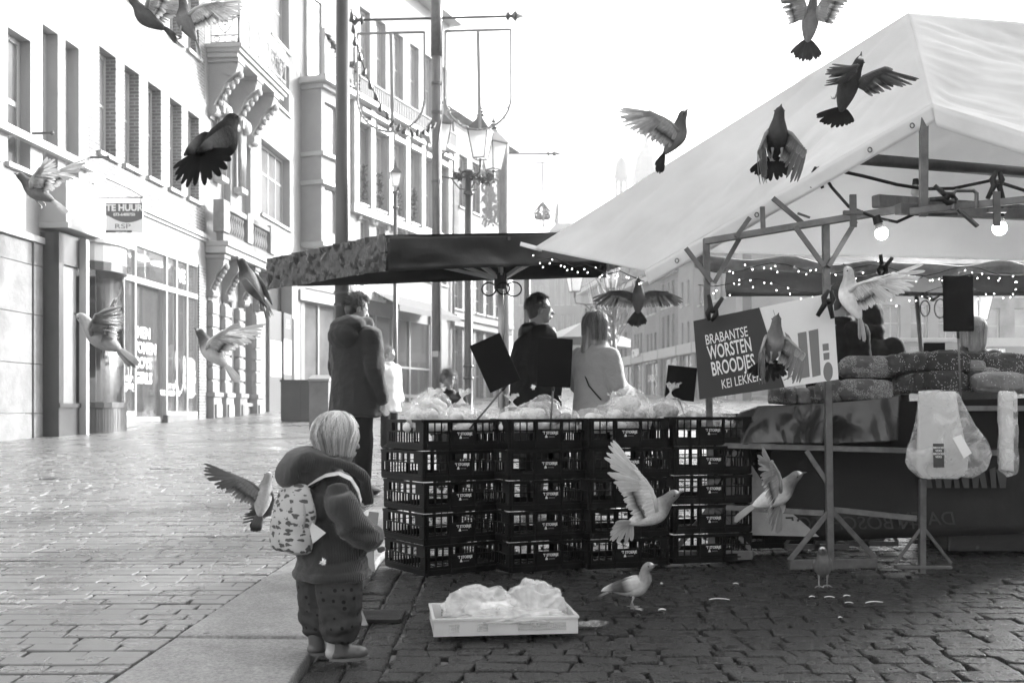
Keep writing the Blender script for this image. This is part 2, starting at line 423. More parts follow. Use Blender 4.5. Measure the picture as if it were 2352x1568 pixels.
# ================= buildings =================
class Fac:
    """a straight house front: x = c + k*d. local X runs along it, local -Y points at the street"""
    def __init__(s, c, k, d0, flip=False):
        s.c, s.k, s.d0, s.flip = c, k, d0, flip
        q = math.sqrt(1+k*k); s.q = q
        s.rz = math.atan2(-1, -k) if flip else math.atan2(1, k)
        s.o = V((c+k*d0, d0, gz(d0)))
    def d(s, u): return s.c/((u-1176)/FP-s.k)
    def S(s, u): return (s.d(u)-s.d0)*s.q*(-1 if s.flip else 1)
    def Z(s, u, v): return HC+(948-v)/FP*s.d(u)-s.o.z
    def Sy(s, u, y): return ((-s.c+y)*FP/(1176+FP*s.k-u)-s.d0)*s.q
    def root(s, name, label, cat='building', group=None): return thing(name, label, cat, s.o, s.rz, group)
class Front(Fac):
    """a house front at constant depth, facing the camera"""
    def __init__(s, d0): s.d0 = d0; s.rz = 0; s.o = V((0, d0, gz(d0)))
    def d(s, u): return s.d0
    def S(s, u): return (u-1176)/FP*s.d0
    def Z(s, u, v): return HC+(948-v)/FP*s.d0-s.o.z
M['plaster'] = mat('white_plaster', .27, .8, .3, var=.10, vs=1.1, bump=.3, bs=30)
M['plaster2'] = mat('pale_plaster', .22, .8, .3, var=.12, vs=.6, bump=.2, bs=25)
M['stone'] = mat('grey_sandstone', .18, .8, .3, var=.3, vs=1.6, bump=.4, bs=18)
M['trim'] = mat('painted_trim', .34, .45, .5, var=.05, vs=2)
M['trim_g'] = mat('grey_trim', .22, .5, .5, var=.1, vs=2)
M['brick'] = brickmat('pale_brick', .17, .11, .26, .23, .075, .014)
M['brick_d'] = brickmat('dark_brick', .17, .12, .25)
M['brick_m'] = brickmat('mid_brick', .24, .17, .30)
M['dark'] = mat('dark_paint', .045, .3, .5, var=.2, vs=3)
M['tile'] = mat('roof_tiles', .14, .7, .3, var=.4, vs=3, bump=.5, bs=12)
M['inner'] = mat('shop_interior', .7, .8, var=.45, vs=1.4)
M['leaf'] = mat('fir_garland', .045, .7, .3, var=.4, vs=12, transl=.2)
def window(root, s0, s1, z0, z1, nx=1, nz_=2, bar_=.05, fr=.07, y=.16, split=None, frame=None, pane=None, sill=True, arch=False, sillw=.08):
    mb = MB(); f = frame or M['trim']
    mb.plate(s0+.002, s1-.002, z0+.002, z1-.002, [(s0+fr, s1-fr, z0+fr, z1-fr)], y-.06, y)
    zs = split if split else [z0+(z1-z0)*(k+1)/nz_ for k in range(nz_-1)]
    for z in zs: mb.bx(s0+fr, s1-fr, y-.05, y-.012, z-bar_/2, z+bar_/2)
    for k in range(nx-1):
        s = s0+(s1-s0)*(k+1)/nx; mb.bx(s-bar_/2, s+bar_/2, y-.046, y-.014, z0+fr, z1-fr)
    o = mb.build('window', f, root)
    MB().bx(s0+fr*.8, s1-fr*.8, y-.03, y-.02, z0+fr*.8, z1-fr*.8).build('pane', pane or M['pane'], o)
    if sill: MB().bx(s0-.08, s1+.08, -sillw, y-.065, z0-.09, z0-.003).build('sill', f, o, bevel=.008)
    return o
def house(root, s0, s1, z1, holes, m, name='wall', depth=6, z0=-.6, back=.3):
    mb = MB(); mb.plate(s0, s1, z0, z1, holes, 0, back)
    o = mb.build(name, m, root)
    MB().bx(s0+.01, s1-.01, back+.004, depth, z0, z1-.02).build('building_core', M['dark'], root)
    return o
A = Fac(-9.97, .0875, 20.0)
# --- white plastered corner house (left edge)
r = A.root('plastered_house', 'white plastered house with tall recessed sash windows at the far left edge')
H = []
for u0, u1, vt, vb in ((-40, -8, -20, 345), (18, 70, 62, 372), (98, 133, 55, 391), (150, 181, 91, 408)):
    s0, s1 = A.S(u0), A.S(u1); H.append((s0, s1, A.Z(u0, vb), A.Z(u0, vt)))
sA, sB = A.S(-160), A.S(203)
wl = house(r, sA, sB, 13, [(h[0], h[1], h[2], h[3]) for h in H], M['plaster'], z0=3.35)
for i, h in enumerate(H):
    window(r, *h, nx=1, nz_=2, bar_=.09, fr=.09, y=.28 if i > 1 else .25, pane=M['pane_d'] if i < 2 else M['pane'])
sp = A.S(92)
st_ = MB(); z = -.5
while z < 3.3:                                    # stone piers with joints
    h = .86; st_.bx(sA, A.S(70), -.03, .25, z, min(z+h-.006, 3.33)); st_.bx(A.S(71), sp, -.06, .25, z, min(z+h-.006, 3.33)); z += h
st_.builds('stone_pier', M['stone'], r, bevel=.012)
mb = MB(); mb.bx(sA, A.S(96), -.10, .3, 3.34, 3.46); mb.bx(sA, sB, -.13, -.004, 5.02, 5.16); mb.bx(A.S(95), sB, -.10, -.004, 4.62, 4.70)
mb.builds('string_course', M['trim'], r, bevel=.01)
mb = MB()
for u, v in ((72, 307), (205, 362)): mb.tube([(A.S(u), -.02, A.Z(u, v)), (A.S(u), -.38, A.Z(u, v))], .022, 6); mb.ell((A.S(u), -.38, A.Z(u, v)), (.04, .04, .04), nu=8, nv=6)
mb.builds('flag_bracket', M['dark'], r)
# light box sign on it
lb = thing('light_box_sign', 'white light box with dark cut off letters projecting at the far left edge', 'sign', W(56, 560, 18.2))
mb = MB(); mb.bx(-.20, .09, -.05, .05, .15, .36); mb.bx(-.20, .04, -.05, .05, -.30, .11); mb.build('light_box', mat('milky_acrylic', .85, .3), lb, bevel=.02)
text('i', .24, M['dark'], lb, frame4((-.02, -.052, .18), (1,0,0), (0,0,1), (0,-1,0)), bold=.008); text('ni', .30, M['dark'], lb, frame4((-.06, -.052, -.26), (1,0,0), (0,0,1), (0,-1,0)), bold=.006)
# --- brick house with the shop
r = A.root('brick_house', 'pale brick house with five upper windows above the clothing shop')
H = []
for u0, u1, vt, vb in ((228, 266, 105, 346), (286, 319, 146, 375), (340, 370, 187, 403), (390, 417, 223, 428), (432, 457, 254, 452)):
    s0, s1 = A.S(u0), A.S(u1); H.append((s0, s1, 5.55, 7.62))
H2 = [(h[0], h[1], 9.1, 11.1) for h in H]
sa, sb = A.S(203)+.01, A.S(470)
shop_z = A.Z(331, 490)
house(r, sa, sb, 13, H+H2, M['brick'], z0=shop_z+.13)
for h in H+H2: window(r, *h, nx=1, nz_=2, fr=.08, y=.27, pane=M['pane'])
mb = MB(); mb.bx(sa, sb, -.12, .3, shop_z, shop_z+.12); mb.bx(sa, sb, -.07, .3, shop_z-.07, shop_z-.003)
mb.build('shop_cornice', M['trim'], r, bevel=.012)
zt = A.Z(279, 546); ztr = A.Z(257, 626); zp = A.Z(253, 954)
mb = MB(); mb.bx(A.S(250), sb, -.02, .3, zt+.02, shop_z-.075)
mb.build('shop_fascia', M['trim_g'], r)
mb = MB(); mb.bx(A.S(454), sb, -.04, .3, -.3, zt+.015); mb.build('corner_pier', M['brick'], r)
mb = MB(); mb.bx(A.S(250), A.S(312), -.02, .25, -.4, zp-.004); mb.bx(A.S(384), A.S(454)-.003, -.02, .25, -.3, zp-.004); mb.bx(A.S(312)+.003, A.S(384)-.003, .10, .3, -.3, zp-.15)
mb.builds('shop_plinth', M['stone'], r, bevel=.01)
fr_ = MB(); us = (250, 259, 285, 312, 384, 407, 431, 454)
for u in us: fr_.bx(A.S(u)-.035, A.S(u)+.035, 0, .09, zp, zt)
fr_.bx(A.S(250), A.S(454)-.003, -.012, .10, zt-.05, zt+.014); fr_.bx(A.S(250), A.S(454)-.005, -.014, .11, ztr-.06, ztr+.06)
fr_.bx(A.S(250), A.S(312), -.01, .10, zp, zp+.09); fr_.bx(A.S(384), A.S(454)-.003, -.01, .10, zp, zp+.09); fr_.bx(A.S(250), A.S(259), .012, .12, zp, zt)
for s_ in (A.S(312), A.S(384)): fr_.bx(s_-.03, s_+.03, .1, .20, zp-.1, ztr)
fr_.bx(A.S(312), A.S(384), .12, .20, zp-.14, zp-.03)
fr_.build('shop_window_frame', M['trim'], r)
pn = MB()
for a, b_ in ((259, 285), (285, 312), (384, 407), (407, 431), (431, 454)): pn.bx(A.S(a)+.036, A.S(b_)-.036, .04, .05, zp+.09, ztr-.06)
for a, b_ in ((259, 285), (285, 312), (312, 384), (384, 407), (407, 431), (431, 454)): pn.bx(A.S(a)+.036, A.S(b_)-.036, .04, .05, ztr+.06, zt-.05)
pn.bx(A.S(312)+.04, A.S(384)-.04, .15, .16, zp-.03, ztr-.07)
pn.build('shop_window_glass', M['glass'], r)
rm = MB(); rm.plate(A.S(250), A.S(454), -.3, zt+.01, (), 2.4, 2.5); rm.bx(A.S(250), A.S(454), .3, 2.4, zp-.25, zp-.05); rm.bx(A.S(250), A.S(454), .12, 2.4, zt-.02, zt)
for k in range(9): rm.bx(A.S(262)+k*.62, A.S(262)+k*.62+.22, 1.7+.2*(k % 2), 2.35, zp+.2, zp+1.5+.2*(k % 3))
rm.build('shop_interior', M['inner'], r)
M['lamp'] = mat('lit_lamp_panel', .9, .4, emit=1.6)
for k in range(4): MB().bx(A.S(262)+k*1.15, A.S(262)+k*1.15+.7, .6, .75, zt-.10, zt-.06).build('ceiling_lamp', M['lamp'], r); MB().bx(A.S(262)+k*1.15, A.S(262)+k*1.15+.7, 1.7, 1.85, zt-.10, zt-.06).build('ceiling_lamp', M['lamp'], r)
dk = MB(); s5 = A.S(320); dk.bx(s5, A.S(370), .24, .7, zp-.25, zp-.045); dk.build('display_step', M['dark'], r)
TF = lambda u, v, y: frame4((A.S(u), y, A.Z(u, v)), (1,0,0), (0,0,1), (0,-1,0))
text('WE', .42, M['white_text'], r, TF(417, 647, .03), bold=.02, sx=.9)
text('MEN\nWOMEN\nBOYS\nGIRLS', .33, M['white_text'], r, TF(343, 776, .13), bold=.012)
for (u, v, n_) in ((303, 875, 0), (395, 892, 1), (440, 862, 2)):
    text(('NEW IN\nSTORE', 'OUT OF\nTHE ORDINARY', 'OUT OF\nTHE BLUE')[n_], .16, M['white_text'], r, TF(u, v, .03), bold=.006)
dsk = MB(); c0 = V((A.S(441), .034, A.Z(441, 868))); dsk.tube([c0, c0+V((0, .004, 0))], .5, 24); dsk.build('window_sticker', M['trim_g'], r)
cur = MB()                                         # looping painted line on the glass
for uA, uB in ((255, 310), (398, 452)):
    pts = []
    for k in range(60):
        t = k/59; s_ = A.S(uA)*(1-t)+A.S(uB)*t
        pts.append((s_+.16*math.sin(t*19), .028, zp+.5+.75*abs(math.sin(t*9.5))**1.5*(1.5-t*.6)))
    cur.tube(pts, .012, 5)
cur.builds('painted_line', M['white_text'], r)
# mannequins
def mannequin(u, y, label, h=1.75, dark=True):
    base = V((A.Sy(u, y), y, zp-.04)); wp = Matrix.Translation(A.o) @ Matrix.Rotation(A.rz, 4, 'Z') @ base
    t = thing('mannequin', label, 'mannequin', wp, A.rz-.5, 'mannequins in the shop window'); mb = MB(); k = h/1.75
    mb.ell((0, 0, 1.62*k), (.085, .10, .125)); mb.cap((0, 0, 1.42*k), (0, 0, 1.55*k), .05, .045)
    for s_ in (-1, 1): mb.cap((s_*.09, 0, .85*k), (s_*.10, 0, .05), .085, .04); mb.ell((s_*.10, -.05, .04), (.045, .12, .04))
    mb.cap((0, 0, .95*k), (0, 0, 1.30*k), .15, .15)
    blob(mb, 'mannequin_body', M['trim'], t, .025, 3)
    cl = MB()
    cl.cap((-.05, 0, .85*k), (-.10, 0, 1.34*k), .17, .12); cl.cap((.05, 0, .85*k), (.10, 0, 1.34*k), .17, .12)
    for s_ in (-1, 1): cl.cap((s_*.19, 0, 1.36*k), (s_*.26, .02, 1.05*k), .07, .055); cl.cap((s_*.26, .02, 1.05*k), (s_*.22, -.08, .82*k), .055, .045); cl.cap((s_*.09, 0, .85*k), (s_*.11, 0, .2), .10, .075)
    blob(cl, 'outfit', M['dark'] if dark else M['trim_g'], t, .03, 3, wr=lambda p, n: .01*nz(p, 9))
mannequin(338, .50, 'white headed mannequin in a dark suit behind the shop entrance glass')
mannequin(394, .38, 'mannequin in a dark coat behind the right shop pane'); mannequin(274, .5, 'mannequin in grey clothes behind the left shop pane', 1.6, False)
# corner display: dark column, white post and curved show window
cs = thing('corner_show_window', 'curved corner show window on a dark ribbed base beside the clothing shop', 'shop window', A.o, A.rz)
zb, zc, zd = A.Z(100, 1003), A.Z(100, 928), A.Z(100, 535)
z0s = -.25
def cyl(mb, sc_, yc, rad, a0, a1, z0, z1, th=.03, n=16):
    for k in range(n):
        t0, t1 = R(a0+(a1-a0)*k/n), R(a0+(a1-a0)*(k+1)/n); P = []
        for rr in (rad, rad-th):
            for t in (t0, t1):
                P += [V((sc_+rr*math.cos(t), yc+rr*math.sin(t), z)) for z in (z0, z1)]
        mb.add(P, [(0,2,3,1), (4,5,7,6), (0,4,6,2), (1,3,7,5)])
s1_, s2_ = A.S(92), A.S(140); s3_, s4_ = A.S(150), A.S(246)
mb = MB(); mb.bx(s1_, s2_, -.35, .28, z0s, zc); mb.build('column_base', M['dark'], cs, bevel=.01)
mb = MB(); mb.bx(s1_, s1_+.16, -.35, .28, zc, zd); mb.bx(s1_, s2_, -.35, -.25, zd-.55, zd); mb.bx(s1_-.02, s2_+.02, -.38, .26, zc-.06, zc+.02); mb.build('column_frame', M['dark'], cs)
mb = MB(); mb.bx(s1_+.17, s2_-.02, -.30, -.29, zc+.02, zd-.56); mb.build('glass_panel', M['pane'], cs)
mb = MB(); mb.bx(s2_+.01, s2_+.13, -.48, -.34, z0s, zd-.02); mb.build('white_post', M['trim'], cs, bevel=.01)
sm, rad = (s3_+s4_)/2, (s4_-s3_)/2*1.02; yc = .15
mb = MB()
for k in range(22):
    t = R(180+180*(k+.5)/22); mb.box((sm+rad*math.cos(t), yc+rad*math.sin(t), (z0s+zc)/2-.03), (.03, .19, zc-z0s-.06), Matrix.Rotation(t+math.pi, 3, 'Z'))
mb.build('ribbed_base', M['dark'], cs, bevel=.006)
mb = MB(); cyl(mb, sm, yc, rad+.05, 180, 360, zc-.06, zc+.05, .12); cyl(mb, sm, yc, rad+.03, 180, 360, zd-.52, zd-.36, .1); mb.builds('dark_rail', M['dark'], cs)
mb = MB(); cyl(mb, sm, yc, rad+.02, 180, 360, zd-.36, zd+.02, .3); cyl(mb, sm, yc, rad+.07, 180, 360, zd-.02, zd+.06, .3)
mb.bx(s1_-.05, s4_+.15, -.55, .28, zd+.06, zd+.16); mb.bx(s1_-.03, s4_+.1, -.50, .27, zd+.16, shop_z-.1); mb.build('rounded_fascia', M['trim'], cs, bevel=.012)
mb = MB(); cyl(mb, sm, yc, rad-.02, 184, 356, zc+.05, zd-.52, .012, 24); mb.build('curved_glass', glassmat('curved_glass', .6, .2), cs, smooth=True)
mb = MB(); mb.bx(s3_, s4_, .9, 1.0, zc, zd); mb.bx(s3_, s4_, -.1, .9, zc-.01, zc+.03); mb.bx(s3_+.55, s3_+.60, -.3, .8, zc, zd-.6)
mb.build('display_back', M['stone'], cs)
mb = MB(); mb.bx(s4_+.02, A.S(250)-.02, -.05, .25, z0s, zd+.05); mb.build('white_jamb', M['trim'], cs)
mb = MB(); zt_ = A.Z(185, 825); mb.bx(sm-.75, sm-.05, .1, .55, zt_+.12, zt_+.24)
for a in (-.72, -.10):
    for b_ in (.13, .52): mb.bx(sm+a-.02, sm+a+.02, b_-.02, b_+.02, zt_-.45, zt_+.12)
mb.build('display_table', M['dark'], cs)
# TO LET board hung from the wall
tb = thing('to_let_board', 'TE HUUR letting board with a dark curved top projecting over the shop', 'sign', W(286, 500, 19.2))
w2, h2 = .34, .27
MB().bx(-w2, w2, -.012, .012, -h2, h2).build('board', M['white'], tb, bevel=.004)
poly = [(-w2+.003, -.016, h2-.003), (w2-.003, -.016, h2-.003)] + [(w2-.003-(2*w2-.006)*t, -.016, -.02-.10*math.sin(math.pi*min(1, t*1.05))+.06*t) for t in [k/14 for k in range(15)]]
MB().prism(poly, (0, .003, 0)).build('dark_panel', M['trim_g'] if 0 else mat('board_grey', .12, .5), tb)
F_ = lambda x, z: frame4((x, -.0175, z), (1,0,0), (0,0,1), (0,-1,0))
text('TE HUUR', .165, M['white_text'], tb, F_(0, .125), bold=.007, sx=.98); text('073-6488750', .075, M['white_text'], tb, F_(0, .03), bold=.002)
text('RSP', .12, mat('mid_grey_print', .2, .5), tb, F_(-.03, -.20), sx=1.6); MB().bx(-w2, w2-.2, -.0165, -.013, -.285, -.235).build('grey_strip', mat('strip_grey', .12, .5), tb); text('www.rsp.nl', .045, M['white_text'], tb, F_(-.05, -.275), ext=.003)
mb = MB(); mb.tube([(-w2-.15, 0, h2+.10), (w2, 0, h2+.10)], .012, 6)
for x in (-.3, .3): mb.tube([(x, 0, h2+.1), (x, 0, h2-.01)], .006, 5)
mb.tube([(w2, 0, h2+.10), (w2*.3, .02, h2+.25), (-w2, 0, h2+.45)], .008, 5)
mb.build('hanging_bracket', M['dark'], tb)
# --- ornate white house with the balcony
r = A.root('ornate_house', 'white ornate house with balustrade, scroll brackets and iron balcony')
sa, sb = A.S(470)+.01, A.S(590)
zbal0, zbal1 = A.Z(481, 558), A.Z(474, 467)
Hc = [(A.S(519), A.S(533), .1, A.Z(519, 690)), (A.S(554), A.S(579), A.Z(554, 925), A.Z(554, 690))]
Hu = [(A.S(500), A.S(530), zbal1+.1, zbal1+2.5), (A.S(552), A.S(576), zbal1+.1, zbal1+2.5)]
house(r, sa, sb, 14, Hc+Hu, M['plaster'])
for h in Hc+Hu: window(r, *h, nx=1, nz_=3, fr=.07, pane=M['pane'], y=.24)
mb = MB(); mb.bx(sa, sb+.25, -.55, -.004, zbal0-.30, zbal0-.12); mb.bx(sa-.02, sb+.30, -.62, -.004, zbal0-.12, zbal0); mb.build('cornice', M['trim'], r, bevel=.02)
mb = MB(); mb.bx(sa, sb, -.48, -.30, zbal0, zbal0+.22); mb.bx(sa, sb, -.50, -.28, zbal1-.14, zbal1)
ps = [sa+.12, sa+(sb-sa)*.48, sb-.14]
for p in ps: mb.bx(p-.22, p+.22, -.53, -.25, zbal0+.22, zbal1+.06)
mb.build('parapet', M['stone'], r, bevel=.012)
for i in range(2):
    n_ = 8
    for k in range(n_):
        s_ = ps[i]+.32+(ps[i+1]-ps[i]-.64)*k/(n_-1)
        MB().lathe((s_, -.39, zbal0+.22), [(.05, 0), (.05, .04), (.03, .07), (.065, .2), (.05, .32), (.028, .45), (.05, .50), (.05, zbal1-.14-zbal0-.22)], 10).build('baluster', M['stone'], r, smooth=True)
def scroll(mb, s_, wd, zt_, h, out):
    prof = []
    n_ = 22
    for k in range(n_+1):
        t = k/n_; prof.append((-out*(1-t)**1.15*(1+.10*math.sin(t*13))-.05, zt_-h*t-.06*math.sin(t*7)))
    poly = [V((s_-wd/2, 0, zt_))]+[V((s_-wd/2, y, z)) for y, z in prof]+[V((s_-wd/2, 0, zt_-h))]
    mb.prism(poly, (wd, 0, 0))
    mb.tube([(s_-wd/2-.03, -out*.80, zt_-h*.13), (s_+wd/2+.03, -out*.80, zt_-h*.13)], h*.13, 14); mb.tube([(s_-wd/2-.03, -.12, zt_-h*.88), (s_+wd/2+.03, -.12, zt_-h*.88)], h*.09, 12)
    mb.bx(s_-wd/2-.05, s_+wd/2+.05, -out-.08, -.003, zt_, zt_+.09)
    for k in range(7): mb.ell((s_, -out*(1-k/7)**1.1-.06, zt_-h*(.2+k*.1)), (wd*.3, .07, .09), nu=9, nv=6)
for u in (487, 522, 559, 592):
    mb = MB(); scroll(mb, A.S(u)-.25, .32, zbal0-.42, 1.0, .42); mb.build('scroll_bracket', M['plaster2'], r)
zpl = A.Z(475, 900)
for u in (483, 512, 544, 583):
    mb = MB(); s_ = A.S(u); z = zpl
    while z < zbal0-1.5: mb.bx(s_-.22, s_+.22, -.16, -.004, z, z+.27); mb.bx(s_-.18, s_+.18, -.12, -.006, z+.27, z+.33); z += .33
    mb.bx(s_-.3, s_+.3, -.24, -.004, zpl-.12, zpl-.004); mb.bx(s_-.27, s_+.27, -.20, -.004, -.4, zpl-.12); mb.bx(s_-.20, s_+.20, -.25, -.20, .25, zpl-.3)
    mb.bx(s_-.32, s_+.32, -.28, -.006, -.4, .15)
    mb.build('rusticated_pier', M['plaster'], r, bevel=.012)
# balcony
dB = lambda u: 21840/(1386-u)
b0, b1 = (26.2-20)*A.q, (30.1-20)*A.q; zb1 = HC+(948-103)/FP*26.2-A.o.z; zb0 = zb1-.30
mb = MB(); mb.bx(b0, b1, -.88, -.004, zb0+.12, zb1); mb.bx(b0-.05, b1+.05, -.95, -.004, zb1-.09, zb1+.02); mb.bx(b0+.06, b1-.06, -.80, -.004, zb0, zb0+.12); mb.build('balcony_slab', M['trim'], r, bevel=.015)
ir = MB(); zr = zb1+1.15
def ironpanel(mb, P, wd, h):
    """scrolled iron panel; P maps (a, b) in the panel to a point"""
    for a in (0, wd): mb.bar(P(a, 0), P(a, h), .022)
    for b_ in (.04, h*.2, h-.16, h): mb.bar(P(0, b_), P(wd, b_), .02)
    c = wd/2
    for sg in (-1, 1):
        mb.tube([P(c+sg*wd*.42*math.sin(t)*(1-.25*t), h*.24+h*.27*t) for t in [k*.2 for k in range(12)]], .011, 5)
        mb.tube([P(c+sg*(wd*.30-wd*.12*math.cos(t)), h*.66+wd*.14*math.sin(t)) for t in [k*.5 for k in range(12)]], .010, 5)
        mb.tube([P(c+sg*wd*.30+wd*.12*math.cos(t), h*.12+wd*.09*math.sin(t)) for t in [k*.6 for k in range(11)]], .009, 5)
    mb.tube([P(c+wd*.10*math.cos(t), h*.5+wd*.10*math.sin(t)) for t in [k*.6 for k in range(12)]], .011, 5)
    mb.bar(P(c, .04), P(c, h), .014)
ie = MB(); ironpanel(ie, lambda a, b_: V((b0+.05, -.84+a, zb1+.02+b_)), .72, 1.1); ie.build('iron_end_panel', M['dark'], r)
for k in range(5): L_ = (b1-b0-.1)/5; ironpanel(ir, lambda a, b_, k=k: V((b0+.05+k*L_+a, -.84, zb1+.02+b_)), L_, 1.1)
ir.build('iron_railing', M['trim'], r)
mb = MB(); mb.lathe((b0+.05, -.84, zb1), [(.03, 0), (.045, .1), (.03, .2), (.035, .6), (.05, .7), (.03, .8), (.03, 1.2), (.06, 1.26), (.01, 1.35)], 8); mb.build('corner_post', M['dark'], r)
for u_ in (26.55, 28.0, 29.4):
    mb = MB(); scroll(mb, (u_-20)*A.q, .38, zb0-.10, 1.35, .72); mb.build('balcony_bracket', M['plaster'], r)
M['marble'] = mat('mottled_marble', .22, .4, .5, var=.6, vs=3.2, stretch=(2, 2, .8))
for u_ in (26.9, 28.35):
    s_ = (u_-20)*A.q; mb = MB(); zc_ = zb0-1.5
    for q in (-.13, 0, .13): mb.tube([(s_+q, -.17, zc_+.2), (s_+q, -.17, zc_-1.35)], [.075, .06], 12)
    mb.build('marble_column', M['marble'], r, smooth=True)
    mb = MB(); mb.bx(s_-.28, s_+.28, -.32, -.003, zc_+.2, zc_+.5); mb.ell((s_, -.3, zc_+.28), (.2, .13, .18)); mb.bx(s_-.24, s_+.24, -.26, -.003, zc_-1.5, zc_-1.35); mb.builds('capital', M['trim'], r, bevel=.02)
# --- plain white house with the passage
r = A.root('plain_white_house', 'plain white house with dark revealed windows over the hoarding')
sa, sb = sb+.01, A.S(690)
zp_ = A.Z(611, 706)
H = [(A.S(600), A.S(666), A.Z(591, 484), A.Z(607, 322)), (A.S(623), A.S(664), A.Z(622, 226), A.Z(622, 110)), (A.S(623), A.S(664), A.Z(622, 110)+.45, A.Z(622, 110)+2.3)]
Hd = [(A.S(611), A.S(668), -.3, A.Z(611, 620))]
house(r, sa, sb, 15, H+Hd, M['plaster'], back=.32)
for i, h in enumerate(H): window(r, *h, nx=4 if i == 0 else 2, split=[h[2]+(h[3]-h[2])*.62], fr=.07, pane=M['pane_d'] if i == 0 else M['pane'], y=.30)
mb = MB(); mb.bx(A.S(668)-.02, A.S(680), -.05, .3, -.3, A.Z(668, 640)); mb.build('passage_pier', M['trim'], r)
ho = thing('hoarding', 'tall dark hoarding panels with a white poster band in the passage', 'hoarding', A.o, A.rz)
mb = MB(); zh = A.Z(611, 708)
mb.bx(A.S(611)+.02, A.S(640), -.10, .05, -.3, zh); mb.bx(A.S(641), A.S(660), -.14, .05, -.3, zh); mb.builds('panel', M['trim_g'] if 0 else mat('hoarding_grey', .13, .4), ho, bevel=.01)
mb = MB(); mb.bx(A.S(612)+.06, A.S(639), -.106, -.101, A.Z(612, 863), A.Z(612, 780)); mb.bx(A.S(642), A.S(659), -.146, -.141, A.Z(640, 858), A.Z(640, 778)); mb.builds('white_poster', M['white'], ho)
mb = MB(); mb.bx(A.S(660)+.01, A.S(668)-.03, -.12, .05, -.3, zh-.1); mb.bx(A.S(640)+.004, A.S(641)-.004, -.16, .04, -.3, zh+.02); mb.builds('panel_edge', M['dark'], ho)
for v in (742, 905): text('EEN\nZAAK', .16, M['white_text'], ho, frame4((A.S(651), -.148, A.Z(650, v)), (1,0,0), (0,0,1), (0,-1,0)))
bx_ = thing('utility_cabinet', 'low dark cabinet standing beside the hoarding', 'cabinet', G(694, 967))
mb = MB(); mb.bx(-.45, .45, -.25, .25, 0, .92); mb.bx(-.47, .47, -.27, .27, .92, .97); mb.bx(-.008, .008, -.262, -.252, .05, .9); mb.build('cabinet_body', M['dark'], bx_, bevel=.01)
bx_ = thing('litter_bin', 'pale metal bin with a slanted lid behind the man in the grey coat', 'bin', G(736, 968) if 0 else G(736, 1003))
mb = MB(); mb.bx(-.17, .17, -.16, .16, 0, .98); mb.build('bin_body', M['stone'], bx_, bevel=.01); MB().prism([(-.19, -.18, .98), (-.19, .18, .98), (-.19, .18, 1.10), (-.19, -.18, 1.02)], (.38, 0, 0)).build('bin_lid', M['trim_g'], bx_)
# --- second front line, turned towards the square
B = Fac(-20.2, .385, 34.4)
r = B.root('bay_house', 'white house with a tall bay, top balcony and fir garland behind the dark pole')
sa, sb = 0.02, B.S(800)
z_ = lambda u, v: B.Z(u, v)
zg = z_(697, 660)
house(r, sa, sb, 17, [(B.S(700), B.S(775), -.3, zg)], M['plaster'])
mb = MB(); bs0, bs1 = B.S(693), B.S(742)
zz = [z_(697, 545), z_(697, 432), z_(697, 360), z_(697, 237), z_(697, 210)]
mb.plate(bs0, bs1, zz[0]-.2, zz[4], [(bs0+.2, bs1-.25, z_(697, 533), zz[1]), (bs0+.2, bs1-.25, zz[2]+.1, zz[3])], -.75, -.5)
mb.bx(bs0, bs0+.15, -.5, -.004, zz[0]-.2, zz[4]); mb.bx(bs1-.15, bs1, -.5, -.004, zz[0]-.2, zz[4])
mb.build('bay', M['plaster'], r); 
for a, b_ in ((z_(697, 533), zz[1]), (zz[2]+.1, zz[3])):
    o = MB().bx(bs0+.2, bs1-.25, -.62, -.60, a, b_).build('bay_pane', M['pane'], r)
mb = MB()
for z in (zz[0]-.34, zz[1]+.05, zz[2]-.05, zz[4]): mb.bx(bs0-.1, bs1+.1, -.88, -.004, z, z+.14)
mb.bx(bs0-.3, bs1+.5, -1.1, -.004, zz[4]+.14, zz[4]+.34); mb.builds('bay_moulding', M['trim'], r, bevel=.02)
rl = MB(); zb = zz[4]+.34
for k in range(12): s_ = bs0-.2+(bs1-bs0+.5)*k/11; rl.bar((s_, -1.02, zb), (s_+.12*(-1)**k, -1.02, zb+.75), .025)
rl.bx(bs0-.25, bs1+.45, -1.05, -.99, zb+.75, zb+.82); rl.bx(bs0-.25, bs1+.45, -1.05, -.99, zb+.12, zb+.16)
for s_ in (bs0-.25, bs1+.4): rl.bx(s_-.06, s_+.10, -1.08, -.96, zb, zb+1.5)
rl.build('balcony_railing', M['trim'], r)
def garland(name, pts, thick, parent, n=220, leaf=.05, seed=1, world=False):
    rnd = random.Random(seed); mb = MB()
    pts = [V(p) for p in pts]; seg = len(pts)-1
    for k in range(n):
        t = rnd.random()*seg; i = min(int(t), seg-1); p = pts[i].lerp(pts[i+1], t-i)
        d = V((rnd.gauss(0, 1), rnd.gauss(0, 1), rnd.gauss(0, 1))).normalized(); q = p+d*thick*rnd.random()
        a = V((rnd.gauss(0, 1), rnd.gauss(0, 1), rnd.gauss(0, 1))).normalized()*leaf; b_ = a.cross(d).normalized()*leaf*.35
        mb.add([q-a, q+b_, q+a, q-b_], [(0, 1, 2, 3)])
    return mb.build(name, M['leaf'], parent, world=world)
garland('fir_garland', [(bs0-.25, -1.1, zb+1.3), (bs0+.3, -1.1, zb+.95), (bs1-.1, -1.1, zb+.75), (bs1+.4, -1.1, zb+.9), (bs1+.45, -1.1, zb-.1)], .13, r, 500, .08)
mb = MB(); mb.plate(B.S(700), B.S(738), zb+.2, zb+3.4, [(B.S(704), B.S(734), zb+.2, zb+2.9)], -.10, -.003); mb.builds('arched_surround', M['trim'], r)
